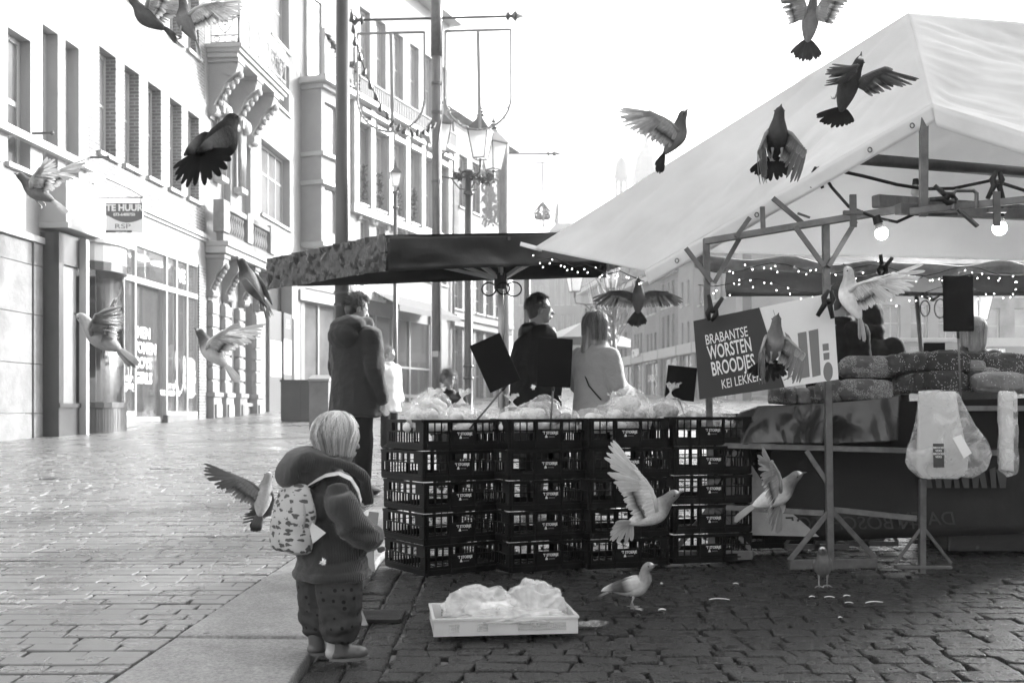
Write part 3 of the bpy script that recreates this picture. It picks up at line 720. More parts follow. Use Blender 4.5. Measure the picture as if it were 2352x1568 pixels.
MB().bx(B.S(704), B.S(734), -.03, -.004, zb+.2, zb+2.9).build('balcony_door', M['pane'], r)
mb = MB(); mb.plate(B.S(683), B.S(790), -.3, zg, [(B.S(686)+.1, B.S(735)-.05, .45, zg-.5), (B.S(735)+.05, B.S(788), .45, zg-.5)], .05, .15); mb.build('shopfront_frame', M['trim_g'], r)
MB().bx(B.S(686), B.S(788), .10, .11, .45, zg-.5).build('shopfront_glass', M['pane_d'], r)
mb = MB(); mb.bx(B.S(682), B.S(790), -.15, .04, zg-.45, zg-.1); mb.build('lintel', M['trim_g'], r)
# white cafe house
r = B.root('cafe_house', 'long white facade with four tall garlanded windows above a glazed cafe')
sa, sb = B.S(800)+.01, B.S(1035)
zt2, zb2 = B.Z(825, 284), B.Z(825, 464)
H = []
for u0, u1 in ((826, 850), (863, 886), (904, 926), (942, 962), (977, 995), (1011, 1027)):
    s0, s1 = B.S(u0), B.S(u1); H.append((s0, s1, zb2, zt2)); H.append((s0, s1, zt2+1.6, zt2+4.3))
zar = B.Z(825, 500); Ha = [(h[0]+.05, h[1]-.05, zar-1.6, zar) for h in H[::2]]
Hcafe = [(B.S(812), B.S(990), -.3, B.Z(867, 690))]
house(r, sa, sb, 17.5, H+Ha+Hcafe, M['plaster'])
for h in H: window(r, *h, nx=2, nz_=2, fr=.08, pane=M['pane'], y=.26)
for h in Ha:
    window(r, *h, nx=2, nz_=1, fr=.08, pane=M['pane_d'], y=.26)
    mb = MB(); c = (h[0]+h[1])/2; ra = (h[1]-h[0])/2+.16
    mb.tube([(c+ra*math.cos(t), -.06, zar-.1+ra*.8*math.sin(t)) for t in [math.pi*k/14 for k in range(15)]], .10, 6); mb.build('arch_moulding', M['trim'], r)
mb = MB(); zc_ = zb2-.5; mb.bx(sa, sb, -.25, -.004, zc_, zc_+.3); mb.bx(sa, sb, -.35, -.004, zt2+.75, zt2+.95); mb.bx(sa, sb, -.6, -.004, 16.6, 17.2)
for h in H[::2]: mb.bx(h[0]-.15, h[1]+.15, -.16, -.004, zt2+.02, zt2+.22); mb.bx(h[0]-.2, h[1]+.2, -.25, -.004, zt2+.4, zt2+.55)
for k in range(len(H)//2+1):
    s_ = (H[2*k][0]-.42) if k < len(H)//2 else sb-.3
    mb.bx(s_-.17, s_+.17, -.14, -.005, zc_+.31, zt2+.74)
mb.builds('moulding', M['trim'], r, bevel=.02)
for i, h in enumerate(H[::2][:4]):
    garland('garland', [(h[0]+.12, -.1, zb2+1.3), (h[0]+.18, -.1, zb2+.7), (h[0]+.15, -.1, zb2+.1)], .16, r, 220, .07, i+3)
rl = MB()
for k in range(60): s_ = sa+(sb-sa)*(k+.5)/60; rl.bx(s_-.04, s_+.04, -.3, -.22, zt2+.95, zt2+1.5)
rl.bx(sa, sb, -.33, -.19, zt2+1.5, zt2+1.58); rl.build('balustrade', M['plaster2'], r)
zcf = B.Z(867, 690)
mb = MB(); mb.bx(B.S(812), B.S(990), .1, .2, zcf-.55, zcf-.01); s_ = B.S(812)
for u in (812, 838, 866, 905, 944, 989): mb.bx(B.S(u)-.06, B.S(u)+.06, .04, .16, -.3, zcf-.55)
mb.bx(B.S(812), B.S(990), .05, .15, .45, .58); mb.bx(B.S(812), B.S(990), .05, .15, 1.6, 1.68); mb.build('cafe_frame', M['trim_g'], r)
mb = MB(); mb.bx(B.S(812), B.S(990), .10, .11, 0, zcf-.56); mb.build('cafe_glass', M['glass'], r)
mb = MB(); mb.bx(B.S(812), B.S(990), 2.6, 2.7, -.3, zcf); mb.build('cafe_back_wall', M['dark'], r)
mb = MB()
for k in range(16): s_ = B.S(815)+k*.75; mb.bx(s_, s_+random.uniform(.15, .5), 1.2+random.random(), 2.3, .2+random.random()*1.2, 1.2+random.random()*1.4)
for k in range(9): s_ = B.S(815)+k*1.25; mb.ell((s_+.3, .8+.1*(k % 3), 2.1+.2*(k % 2)), (.16, .16, .16), nu=10, nv=7)
mb.build('cafe_furnishing', M['plaster2'], r)
for k in range(7): MB().ell((B.S(822)+k*1.6, 1.3, 2.5), (.16, .16, .16), nu=10, nv=7).build('pendant_lamp', M['lamp'], r, smooth=True)
mb = MB(); a0, a1 = B.S(845), B.S(992); zz1, zz0 = B.Z(863, 668), B.Z(863, 716)
mb.add([(a0, -.03, zz1), (a1, -.03, zz1), (a1, -1.3, zz0+.15), (a0, -1.3, zz0+.15), (a0, -1.3, zz0-.05), (a1, -1.3, zz0-.05)], [(0,1,2,3), (3,2,5,4)]); mb.build('awning', mat('grey_awning', .22, .8, transl=.3), r, solid=.02)
mb = MB(); mb.bx(B.S(829), B.S(982), -.12, -.004, B.Z(829, 668), B.Z(829, 640)); mb.build('white_fascia', M['trim'], r)
text('ASSERATEC', .62, M['white'], r, frame4((B.S(838), -.16, B.Z(838, 688)), (1,0,0), (0,0,1), (0,-1,0)), bold=.01, sx=.8, ext=.05)
# brick house beyond
r = B.root('dark_roofed_brick_house', 'grey brick house with tall casement windows and a tiled roof behind the lantern post')
sa, sb = sb+.02, B.S(1168); ze = B.Z(1040, 262)
H = []
for k in range(4):
    s0 = sa+.9+k*(sb-sa-1)/4; H += [(s0, s0+.9, B.Z(1040, 466), B.Z(1040, 345))]
zf0, zf1 = B.Z(1040, 706), B.Z(1040, 612)
H1 = [(sa+.35+k*1.22, sa+1.25+k*1.22, zf0, zf1) for k in range(5)]
H0 = [(sa+.35+k*1.22, sa+1.25+k*1.22, .5, zf0-.85) for k in range(5)]
house(r, sa, sb, ze, H+H1+H0, M['brick_m'], depth=10)
for h in H: window(r, *h, nx=1, nz_=2, pane=M['pane_d'], y=.26)
for h in H1: window(r, *h, nx=2, nz_=3, pane=M['pane_d'], y=.26)
for h in H0: window(r, *h, nx=2, nz_=3, pane=M['pane_d'], y=.26, frame=M['trim_g'])
mb = MB(); mb.bx(sa, sb, -.3, -.004, zf0-.5, zf0-.32); mb.bx(sa, sb, -.2, -.004, zf0-.8, zf0-.5); mb.builds('string_course', M['trim_g'], r)
mb = MB(); mb.prism([(sa-.3, -.5, ze-.1), (sa-.3, 5, ze+3.6), (sa-.3, 10.5, ze-.1)], (sb-sa+.6, 0, 0)); mb.build('roof', M['tile'], r)
mb = MB(); mb.tube([(sa+.02, -.12, .1), (sa+.02, -.12, ze-.2)], .06, 8); mb.build('drainpipe', M['stone'], r, smooth=True)
# --- far end of the street and the right hand row
def simple(fac, u0, u1, vt, rows, ncols, m, name, label, vref=None, depth=12, roof=0, wfrac=.5, pane=None, frame=None, ground=True, cornice=True, margin=.12, v0=None):
    r_ = fac.root(name, label)
    s0, s1 = sorted((fac.S(u0), fac.S(u1))); ur = vref or u1; zt_ = fac.Z(ur, vt)
    H = []; pw = (s1-s0)*(1-2*margin)/ncols
    for va, vb in rows:
        for k in range(ncols):
            c = s0+(s1-s0)*margin+pw*(k+.5); H.append((c-pw*wfrac/2, c+pw*wfrac/2, fac.Z(ur, vb), fac.Z(ur, va)))
    Hg = [(s0+.3, s1-.3, .1, 2.3)] if ground else []
    house(r_, s0+.01, s1-.01, zt_, H+Hg, m, depth=depth)
    for h in H: window(r_, *h, nx=2 if h[1]-h[0] > .7 else 1, nz_=2, fr=.06, pane=pane or M['pane'], y=.22, frame=frame)
    if ground:
        h = Hg[0]; mb = MB(); n_ = max(2, int((h[1]-h[0])/1.2))
        for k in range(n_+1): s_ = h[0]+(h[1]-h[0])*k/n_; mb.bx(s_-.05, s_+.05, .12, .2, .1, 2.3)
        mb.bx(s0+.05, s1-.05, -.10, -.004, 2.35, 2.85); mb.build('shopfront', frame or M['trim'], r_)
        MB().bx(h[0], h[1], .16, .18, .1, 2.3).build('shop_glass', M['pane_d'], r_)
    if cornice: MB().bx(s0+.01, s1-.01, -.35, -.004, zt_-.35, zt_).build('cornice', M['trim'], r_, bevel=.03)
    if roof: MB().prism([(s0, -.4, zt_+.004), (s0, depth*.45, zt_+roof), (s0, depth, zt_+.004)], (s1-s0, 0, 0)).build('roof', M['tile'], r_)
    return r_
FF = Front(98)
simple(FF, 1178, 1262, 610, ((655, 700), (730, 775)), 4, M['brick_m'], 'far_house', 'brown brick house closing the street behind the black coated man', roof=3)
simple(FF, 1262, 1335, 585, ((640, 700), (722, 770), (790, 830)), 4, M['plaster2'], 'far_house', 'pale tall house closing the street between brick house and lantern', roof=3)
RR = Fac(15.4, -.136, 44.0, True)
simple(RR, 1335, 1383, 640, ((690, 745), (765, 820)), 3, M['plaster'], 'row_house', 'bright white row house left of the lantern post', roof=2.5)
simple(RR, 1383, 1452, 655, ((690, 742), (762, 836)), 5, M['brick_d'], 'row_house', 'dark brick row house behind the woman in the pale sweater', vref=1440, roof=2.5, frame=M['trim'])
simple(RR, 1452, 1480, 640, ((680, 735), (765, 830)), 3, M['brick_m'], 'row_house', 'narrow mid grey brick row house with a lit sign', vref=1470, roof=2.5)
simple(RR, 1480, 1514, 632, ((665, 720), (765, 830)), 3, M['plaster2'], 'row_house', 'narrow pale row house with a dark DASN shop', vref=1500, roof=2.5)
simple(RR, 1514, 1557, 618, ((646, 702), (722, 797)), 3, M['brick_d'], 'row_house', 'dark brick row house with white windows left of the black sign', vref=1540, roof=2, frame=M['trim'])
rp = simple(RR, 1557, 1592, 585, ((645, 700), (740, 800)), 2, M['plaster'], 'row_house', 'white row house with a stone doorway left of the black sign', vref=1575, wfrac=.3)
simple(RR, 1592, 1690, 560, ((640, 690), (750, 800)), 6, M['plaster2'], 'row_house', 'long pale row house with small shutters behind the stall post', vref=1640, wfrac=.35, depth=.7)
sg = RR.root('shop_sign', 'white lettered CASA sign on the narrow brick row house', 'sign'); text('CASA', .62, M['white'], sg, frame4((RR.S(1466), -.16, RR.Z(1466, 907)+2.2), (1,0,0), (0,0,1), (0,-1,0)), bold=.02, ext=.03)
sg = RR.root('shop_sign', 'pale DASN lettering on the dark shopfront of the row', 'sign'); text('DASN', .55, M['white'], sg, frame4((RR.S(1497), -.02, 1.2), (1,0,0), (0,0,1), (0,-1,0)), bold=.005)
WB = Front(50)
simple(WB, 1700, 1945, 560, ((600, 660), (705, 775)), 5, M['plaster'], 'back_house', 'white rendered house seen over the black sign', wfrac=.35)
rb = simple(WB, 1945, 2215, 560, ((600, 660), (701, 782)), 4, M['plaster2'], 'back_house', 'pale house with arched windows above the bread', wfrac=.62, pane=M['pane_d'], margin=.03)
simple(WB, 2215, 2480, 600, ((640, 680), (708, 788)), 3, M['stone'], 'back_house', 'grey house with white ornate windows at the right edge', wfrac=.5, pane=M['pane'])
sg = WB.root('sign_band', 'dark shop band lettered huis van bosch 2021 behind the loaves', 'sign')
mb = MB(); mb.bx(WB.S(1990), WB.S(2205), -.30, -.105, WB.Z(0, 815), WB.Z(0, 786)); mb.build('band', mat('band_grey', .13, .6, var=.1), sg); MB().bx(WB.S(1985), WB.S(2210), -.45, -.11, WB.Z(0, 785.5), WB.Z(0, 780)).build('band_cornice', M['trim_g'], sg)
text('huis van bosch', .28, M['trim_g'], sg, frame4((WB.S(2037), -.305, WB.Z(0, 806)), (1,0,0), (0,0,1), (0,-1,0))); text('2021', .28, M['trim_g'], sg, frame4((WB.S(2098), -.305, WB.Z(0, 806)), (1,0,0), (0,0,1), (0,-1,0)))
sg = WB.root('sign_band', 'dark band with bright GESKE letters at the right edge', 'sign')
mb = MB(); mb.bx(WB.S(2222), WB.S(2470), -.25, -.105, WB.Z(0, 820), WB.Z(0, 796)); mb.build('band', mat('band_grey2', .10, .6, var=.1), sg)
text('GESKE', .30, M['white'], sg, frame4((WB.S(2277), -.255, WB.Z(0, 813)), (1,0,0), (0,0,1), (0,-1,0)), bold=.02, sx=1.25)
M['far_stone'] = mat('far_dark_stone', .035, .9, .1)
# far church towers
def tower(name, label, u, d, base_w, secs, spire=None, openings=None):
    g0 = W(u, 948, d); z0 = 2.5; t = thing(name, label, 'tower', (g0.x, d, z0)); mb = MB(); s = d/FP
    Zr = lambda v: HC+(948-v)*s-z0
    for (wp, vb, vt) in secs:
        hh = wp*s/2; ho_ = []
        if openings and (vb, vt) == openings[0]:
            n_ = openings[1]
            for k in range(n_): c = -hh+2*hh*(k+.5)/n_; ho_.append((c-hh*.28/n_*2, c+hh*.28/n_*2, Zr(vb)+.15*(Zr(vt)-Zr(vb)), Zr(vt)-.12*(Zr(vt)-Zr(vb))))
            for yy in (-hh, hh-.6): mb.plate(-hh, hh, Zr(vb), Zr(vt), ho_, yy, yy+.6)
        else: mb.bx(-hh, hh, -hh, hh, Zr(vb), Zr(vt))
    mb.build('tower_shaft', M['far_stone'], t)
    if spire:
        MB().lathe((0, 0, 0), [(r_*s, Zr(v)) for r_, v in spire], 12).build('tower_roof', M['far_stone'], t, smooth=False)
    return t
tower('church_tower', 'hazy domed belfry tower rising left of the flying pigeon', 1427, 170, 10, ((30, 860, 455), (26, 455, 410)), [(17, 410), (16, 404), (14, 392), (13, 378), (9, 368), (3, 362), (1, 356), (.2, 350)], ((455, 410), 2))
tower('church_tower', 'hazy larger domed tower behind the tail of the flying pigeon', 1484, 180, 10, ((56, 860, 400),), [(30, 400), (26, 385), (23, 365), (15, 350), (8, 342), (6, 335), (5, 320), (1, 300)])
tower('church_tower', 'faint square tower peeping above the white canvas roof', 1857, 230, 10, ((40, 860, 190), (34, 190, 165), (26, 165, 135)), [(16, 135), (12, 120), (4, 100), (.5, 80)], ((165, 135), 2))
ch = thing('church_hall', 'hazy long roofed church with a thin spire above the dark parasol', 'church', (W(1300, 948, 165).x, 165, 2.5)); s = 165/FP
Zr = lambda v: HC+(948-v)*s-2.5
mb = MB(); x0, x1 = (1262-1300)*s, (1420-1300)*s; mb.bx(x0, x1, 0, 10, 0, Zr(530)); mb.build('church_wall', M['far_stone'], ch)
MB().prism([(x0, -.5, Zr(530)), (x0+1.4, 5, Zr(499)), (x0, 10.5, Zr(530))], (x1-x0, 0, 0)).build('church_roof', M['far_stone'], ch)
MB().lathe(((1282-1300)*s, 5, 0), [(5*s, Zr(530)), (4.5*s, Zr(490)), (5.2*s, Zr(478)), (4*s, Zr(470)), (2*s, Zr(455)), (.2*s, Zr(440))], 8).build('spire', M['far_stone'], ch)

# --- tall house row added out of view on the right to keep the low sun off the stalls
rh = thing('unseen_side_house', 'unseen tall brick house row added right of the square to shade the stalls', 'building', (16.5, 1, 0))
MB().bx(-.2, 9, -18, 16.3, -1, 12.5).build('wall', M['brick_m'], rh)
MB().prism([(-.6, -18.2, 12.52), (4.4, -18.2, 14.0), (9.4, -18.2, 12.52)], (0, 34.7, 0)).build('roof', M['tile'], rh)
for zf in (1.2, 4.6, 8.4):
    for k in range(12):
        y0 = -16.6+k*2.75; fo = MB().bx(-.26, -.201, y0, y0+1.2, zf, zf+2.1).build('window', M['trim'], rh); MB().bx(-.275, -.262, y0+.1, y0+1.1, zf+.1, zf+2.0).build('pane', M['pane_d'], fo)
# ================= poles, lanterns and decorations =================
M['pole'] = mat('dark_painted_pole', .022, .28, .6, var=.5, vs=5, stretch=(1, 1, .25), bump=.08, bs=30)
M['wood'] = mat('weathered_wood_pole', .11, .5, .4, var=.4, vs=6, stretch=(2, 2, .4), bump=.4, bs=20)
def pole(name, label, u, vb, r0, r1, vt, m, slant=0):
    b = G(u, vb); t = thing(name, label, 'pole', b); h = HC+(948-vt)/FP*b.y-b.z
    mb = MB(); mb.tube([(0, 0, 0), (slant*.5, 0, h*.5), (slant, 0, h)], [r0, (r0+r1)/2, r1], 20)
    o = mb.build('pole_shaft', m, t, smooth=True)
    return t, b, h
t, b, h = pole('street_pole', 'thick dark painted steel pole behind the man in the grey coat', 787, 1063, .108, .079, -60, M['pole'])
mb = MB()
for z in (1.95, 2.1): mb.tube([(0, 0, z), (0, 0, z+.03)], .112, 20)
mb.builds('pole_collar', M['pole'], t)
def finial(mb, p, sg):
    p = V(p); mb.rings([[p+V((sg*x, math.cos(k)*r_, math.sin(k)*r_)) for k in [2*math.pi*i/8 for i in range(8)]] for x, r_ in ((-.10, .05), (-.06, .085), (-.03, .03), (0, .03), (.06, .10), (.10, .05), (.22, .005))])
def shield(label, u, v0, v1, wpx, d, sag=0):
    c = W(u, v0, d); s = d/FP; t = thing('light_shield', label, 'decoration', c, 0, 'light shields hung from the wooden poles'); mb = MB()
    hw = wpx*s/2; H_ = (v1-v0)*s; hs = H_-hw*.95
    pts = [(-hw, 0, 0), (hw, 0, .03)]; mb.tube(pts, .022, 6)
    out = [(-hw, 0, 0), (-hw*1.01, 0, -hs)]+[(-hw*math.cos(a), 0, -hs-hw*.95*math.sin(a)) for a in [math.pi*k/16 for k in range(1, 16)]]+[(hw*1.01, 0, -hs), (hw, 0, .03)]
    mb.tube(out, .02, 6); mb.build('shield_outline', M['trim_g'], t, smooth=True)
    MB().tube([(0, 0, 0), (.03, 0, -H_)], .032, 6).build('shield_bar', M['trim_g'], t)
    mb = MB()
    for i in range(34):
        k = random.randrange(len(out)-1); p = V(out[k]).lerp(V(out[k+1]), random.random()); mb.ell(p+V((random.gauss(0, .02), -.02, random.gauss(0, .02))), (.018, .018, .018), nu=6, nv=4)
    mb.builds('lamp_bead', M['trim'], t)
    return t
t, b, h = pole('wooden_pole', 'tall wooden pole carrying two light shields left of the lanterns', 1003, 1006, .088, .078, -40, M['wood'])
mb = MB(); zc = HC+(948-130)/FP*b.y-b.z; mb.tube([(0, 0, zc), (0, 0, h)], .10, 16)
mb.tube([(.09, -.03, zc+.6), (.10, -.03, zc-1), (.03, -.09, zc-1.5), (.06, -.08, 1.5)], .012, 5); mb.build('pole_sleeve', M['steel_dark'], t, smooth=True)
mb = MB(); zb_ = HC+(948-44)/FP*b.y-b.z; mb.tube([(-1.35, 0, zb_-.02), (1.42, 0, zb_+.05)], .022, 8)
finial(mb, (-1.36, 0, zb_-.02), -1); finial(mb, (1.30, 0, zb_+.05), 1); mb.build('crossbar', M['steel_dark'], t, smooth=True)
for z in (.5, 1.0, 2.2): MB().tube([(0, 0, zc-z), (0, 0, zc-z+.05)], .092, 16).build('clamp_ring', M['steel_dark'], t)
mb = MB(); mb.box((-.02, -.10, 1.45), (.10, .01, .10)); mb.build('round_sticker', M['trim'], t, bevel=.004)
shield('large shield outline of lights left of the wooden pole, in front of the white facade', 898, 78, 303, 153, b.y-.12)
shield('large shield outline of lights right of the wooden pole, against the sky', 1098, 72, 298, 150, b.y-.12)
b4 = G(1157, 930)
t, b, h = pole('wooden_pole', 'distant wooden pole with small shields behind the parasol mast', 1157, 935, .19, .17, 330, M['wood'])
mb = MB(); zb_ = HC+(948-353)/FP*b.y-b.z; s = b.y/FP; mb.tube([(-45*s, 0, zb_), (115*s, 0, zb_)], .03, 6); finial(mb, (-48*s, 0, zb_), -1.6); finial(mb, (110*s, 0, zb_), 1.6); mb.build('crossbar', M['steel_dark'], t)
shield('small distant shield outline of lights right of the far wooden pole', 1246, 375, 520, 72, b.y-.2)
# lanterns
def lantern(parent, c, s=1.0, rz=0, cr=True):
    m = Matrix.Rotation(rz, 3, 'Z'); c = V(c)
    def P(x, y, z): return c+m @ V((x*s, y*s, z*s))
    lm = MB(); top, bot = .21, .12; z1 = .62; n_ = 4
    cor = lambda rr, z: [P(rr*a, rr*b_, z) for a, b_ in ((-1, -1), (1, -1), (1, 1), (-1, 1))]
    for k in range(4):
        lm.bar(cor(bot, .06)[k], cor(top, z1)[k], .018*s)
        for rr, z in ((bot, .06), (top, z1)): lm.bar(cor(rr, z)[k], cor(rr, z)[(k+1) % 4], .022*s)
    lm.rings([cor(top*1.12, z1+.01), cor(top*1.05, z1+.04), cor(.07, z1+.25), cor(.06, z1+.30)])
    if cr:
        for q in range(3): lm.ell(P(0, 0, z1+.34+q*.07), ((.09-.02*q)*s, (.09-.02*q)*s, .03*s), nu=8, nv=5)
        lm.tube([P(0, 0, z1+.5), P(0, 0, z1+.68)], [.02*s, .003*s], 6)
    lm.tube([P(0, 0, -.12), P(0, 0, .06)], .03*s, 8)
    o = lm.build('lantern_frame', M['dark'], parent)
    gl = MB()
    a, b_ = cor(bot, .06), cor(top, z1)
    for k in range(4): gl.add([a[k], a[(k+1) % 4], b_[(k+1) % 4], b_[k]], [(0, 1, 2, 3)])
    gl.build('lantern_glass', M['lglass'], o)
    return o
M['lglass'] = mat('milky_lantern_glass', .8, .15, .5, transl=.45, alpha=.75)
def lamp_post(label, u, vb, vt, arms, s, width, m=None, seed=0, group='lantern posts on the square'):
    b = G(u, vb); t = thing('lamp_post', label, 'lamp post', b, 0, group); h = HC+(948-vt)/FP*b.y-b.z
    mb = MB(); mb.tube([(0, 0, 0), (0, 0, .25), (0, 0, .3), (0, 0, 1.0), (0, 0, h)], [width*1.9, width*1.8, width*1.3, width*1.25, width], 16)
    for z in (1.0, 1.25, h-.5, h-.05): mb.tube([(0, 0, z), (0, 0, z+.05)], width*1.55, 16)
    mb.build('post', M['pole'], t, smooth=True)
    for i, (dx, dy, dz) in enumerate(arms):
        a = MB(); a.tube([(0, 0, h-.12), (dx*.5, dy*.5, h-.16), (dx*.95, dy*.95, h-.1), (dx, dy, h+dz-.1*s)], .022*s, 7); a.tube([(0, 0, h-.4), (dx*.3, dy*.3, h-.38), (dx*.6, dy*.6, h-.14)], .015*s, 6)
        a.build('arm', M['dark'], t, smooth=True); lantern(t, (dx, dy, h+dz), s, .3+i)
    return t, b, h
t, b, h = lamp_post('near lantern post with clear glazed lanterns on scrolled arms right of the wooden pole', 1076, 980, 392, ((-.62, .1, .35), (.26, -.3, .12), (.52, .42, .05)), 1.0, .075)
garland('fir_garland', [(-.3, -.05, h-.1), (0, -.1, h-.15), (.5, -.1, h-.2), (.2, -.1, h-.25)], .16, t, 260, .06, 31)
lamp_post('lantern post with two lanterns behind the woman in the pale sweater', 1373, 925, 690, ((-.9, -.1, .25), (.5, -.2, .35)), 1.35, .12)
lamp_post('small distant lantern standing beside the right white window', 2249, 935, 752, ((0, 0, .15),), 1.5, .06)
lamp_post('thin distant lamp with a small globe before the white cafe facade', 908, 945, 440, ((0, 0, .1),), .7, .06)
pole('street_pole', 'dark thin pole with pale stickers behind the black coated man', 1211, 975, .085, .07, 560, M['pole'])
# string of bulbs across the street
def bulbstring(name, label, pts, n, sagr, bulb, wire=.008, lit=False, drop=0, world_o=None, jit=0, group=None):
    o = V(pts[0]); t = thing(name, label, 'string lights', o, 0, group); P = [V(p)-o for p in pts]
    MB().tube(P, wire, 5).build('cable', M['black'], t)
    me = None; seg = len(P)-1
    for k in range(n):
        tt = (k+.5)/n*seg; i = min(int(tt), seg-1); p = P[i].lerp(P[i+1], tt-i)
        if me is None:
            mb = MB()
            if lit: mb.ell((0, 0, -bulb), (bulb*.62, bulb*.62, bulb), nu=6, nv=5)
            else: mb.lathe((0, 0, 0), [(bulb*.2, bulb*1.2), (bulb*.5, bulb*.6), (bulb*1.0, -bulb*1.2), (bulb*.8, -bulb*1.9), (bulb*.2, -bulb*2.3)], 8)
            ob = mb.build('bulb', M['bead'] if lit else M['dark'], t); me = ob.data
        else:
            ob = bpy.data.objects.new('bulb', me); col.objects.link(ob); ob.parent = t; FR[ob.name] = FR[t.name]
        ob.location = p+V((random.gauss(0, jit), random.gauss(0, jit), random.gauss(0, jit)-drop*random.random()))
        ob.rotation_euler = (random.gauss(0, .4), random.gauss(0, .4), 0)
    return t
M['bead'] = mat('lit_bead', .9, .3, emit=3)
pts = []
for u, v in ((806, 20), (815, 90), (842, 175), (872, 240), (905, 285), (940, 303), (975, 300), (1003, 282)): pts.append(W(u, v, 15.5+(u-806)/200*2.3))
bulbstring('festoon', 'dark bulb festoon sagging between the thick pole and the wooden pole', pts, 17, 0, .040)
# curtain of ice lights
ic = thing('light_curtain', 'hanging curtain of ice lights on the roof end behind the lanterns', 'string lights', W(1132, 372, 47)); mb = MB(); s = 47/FP
for i in range(150):
    x = random.uniform(-26, 26)*s; z = -random.uniform(0, 145)*s; mb.box((x, random.uniform(-.2, .2), z), (random.uniform(.04, .14), .03, random.uniform(.05, .3)), Matrix.Rotation(random.gauss(0, .3), 3, 'Y'))
for k in range(14): x = (-26+52*k/13)*s; mb.bar((x, 0, 0), (x, 0, -145*s), .015)
mb.build('light_strands', M['trim_g'], ic)
cr_ = thing('wire_crown', 'hanging crown ball of lights above the dark parasol', 'decoration', W(1246, 500, 44)); mb = MB(); s = 44/FP
for k in range(9): mb.tube([(16*s*math.cos(2*math.pi*k/9), 16*s*math.sin(2*math.pi*k/9), 0), (20*s*math.cos(2*math.pi*k/9), 20*s*math.sin(2*math.pi*k/9), 12*s), (3*s*math.cos(2*math.pi*k/9), 0, 34*s)], .025, 5)
for k in range(40): a = random.random()*6.3; z = random.uniform(0, 30); rr = 19*(1-z/36); mb.ell((rr*s*math.cos(a), rr*s*math.sin(a), z*s), (.06, .06, .06), nu=6, nv=4)
mb.tube([(16*s*math.cos(2*math.pi*k/12), 16*s*math.sin(2*math.pi*k/12), 0) for k in range(13)], .06, 5)
mb.build('crown_frame', M['stone'], cr_)
# bare tree in the street
tr = thing('bare_tree', 'small bare winter tree in front of the dark brick row house', 'tree', G(1408, 945)); mb = MB(); s = G(1408, 945).y/FP
mb.tube([(0, 0, 0), (.05, 0, 1.6), (.02, 0, 3.0)], [.09, .07, .05], 7).build('trunk', M['wood'], tr, smooth=True)
mb = MB()
for k in range(42):
    a = random.random()*6.28; z = random.uniform(1.6, 3.2); L_ = random.uniform(.8, 2.0)
    p0 = V((.03, 0, z)); p1 = p0+V((math.cos(a)*.35*L_, math.sin(a)*.35*L_, L_*.5)); p2 = p1+V((math.cos(a)*.16*L_, math.sin(a)*.2*L_, L_*.7)); mb.tube([p0, p1, p2], [.022, .014, .004], 4)
mb.build('crown', M['wood'], tr)
# small dark parasol of the far cafe with round sign
cp = thing('cafe_parasol', 'small dark cafe parasol far down the street behind the sweater', 'parasol', G(1340, 940)); hh = 2.2
MB().tube([(0, 0, 0), (0, 0, hh)], .04, 6).build('mast', M['dark'], cp); mb = MB(); mb.lathe((0, 0, hh), [(1.5, -.25), (1.5, 0), (.05, .55)], 6); mb.build('canopy', M['dark'], cp)
# grey sheet metal sign stand behind the child
ss = thing('sign_stand', 'grey metal sign stand half hidden behind the child, one foot on the cobbles', 'sign stand', G(856, 1312))
mb = MB(); mb.prism([(-.05, .0, 0), (.01, .0, 0), (-.02, .10, .30), (-.06, .10, .30)], (0, .02, 0)); mb.box((-.02, .05, .16), (.055, .02, .34), Matrix.Rotation(.12, 3, 'Y')); mb.build('stand_panel', M['trim_g'], ss)
f0, f1 = G(812, 1402)-ss.location, G(838, 1444)-ss.location
mb = MB(); mb.bar(f0+V((-.03, .05, .11)), f1+V((0, 0, .012)), .03, .012); mb.build('stand_foot', M['steel'], ss, bevel=.004)
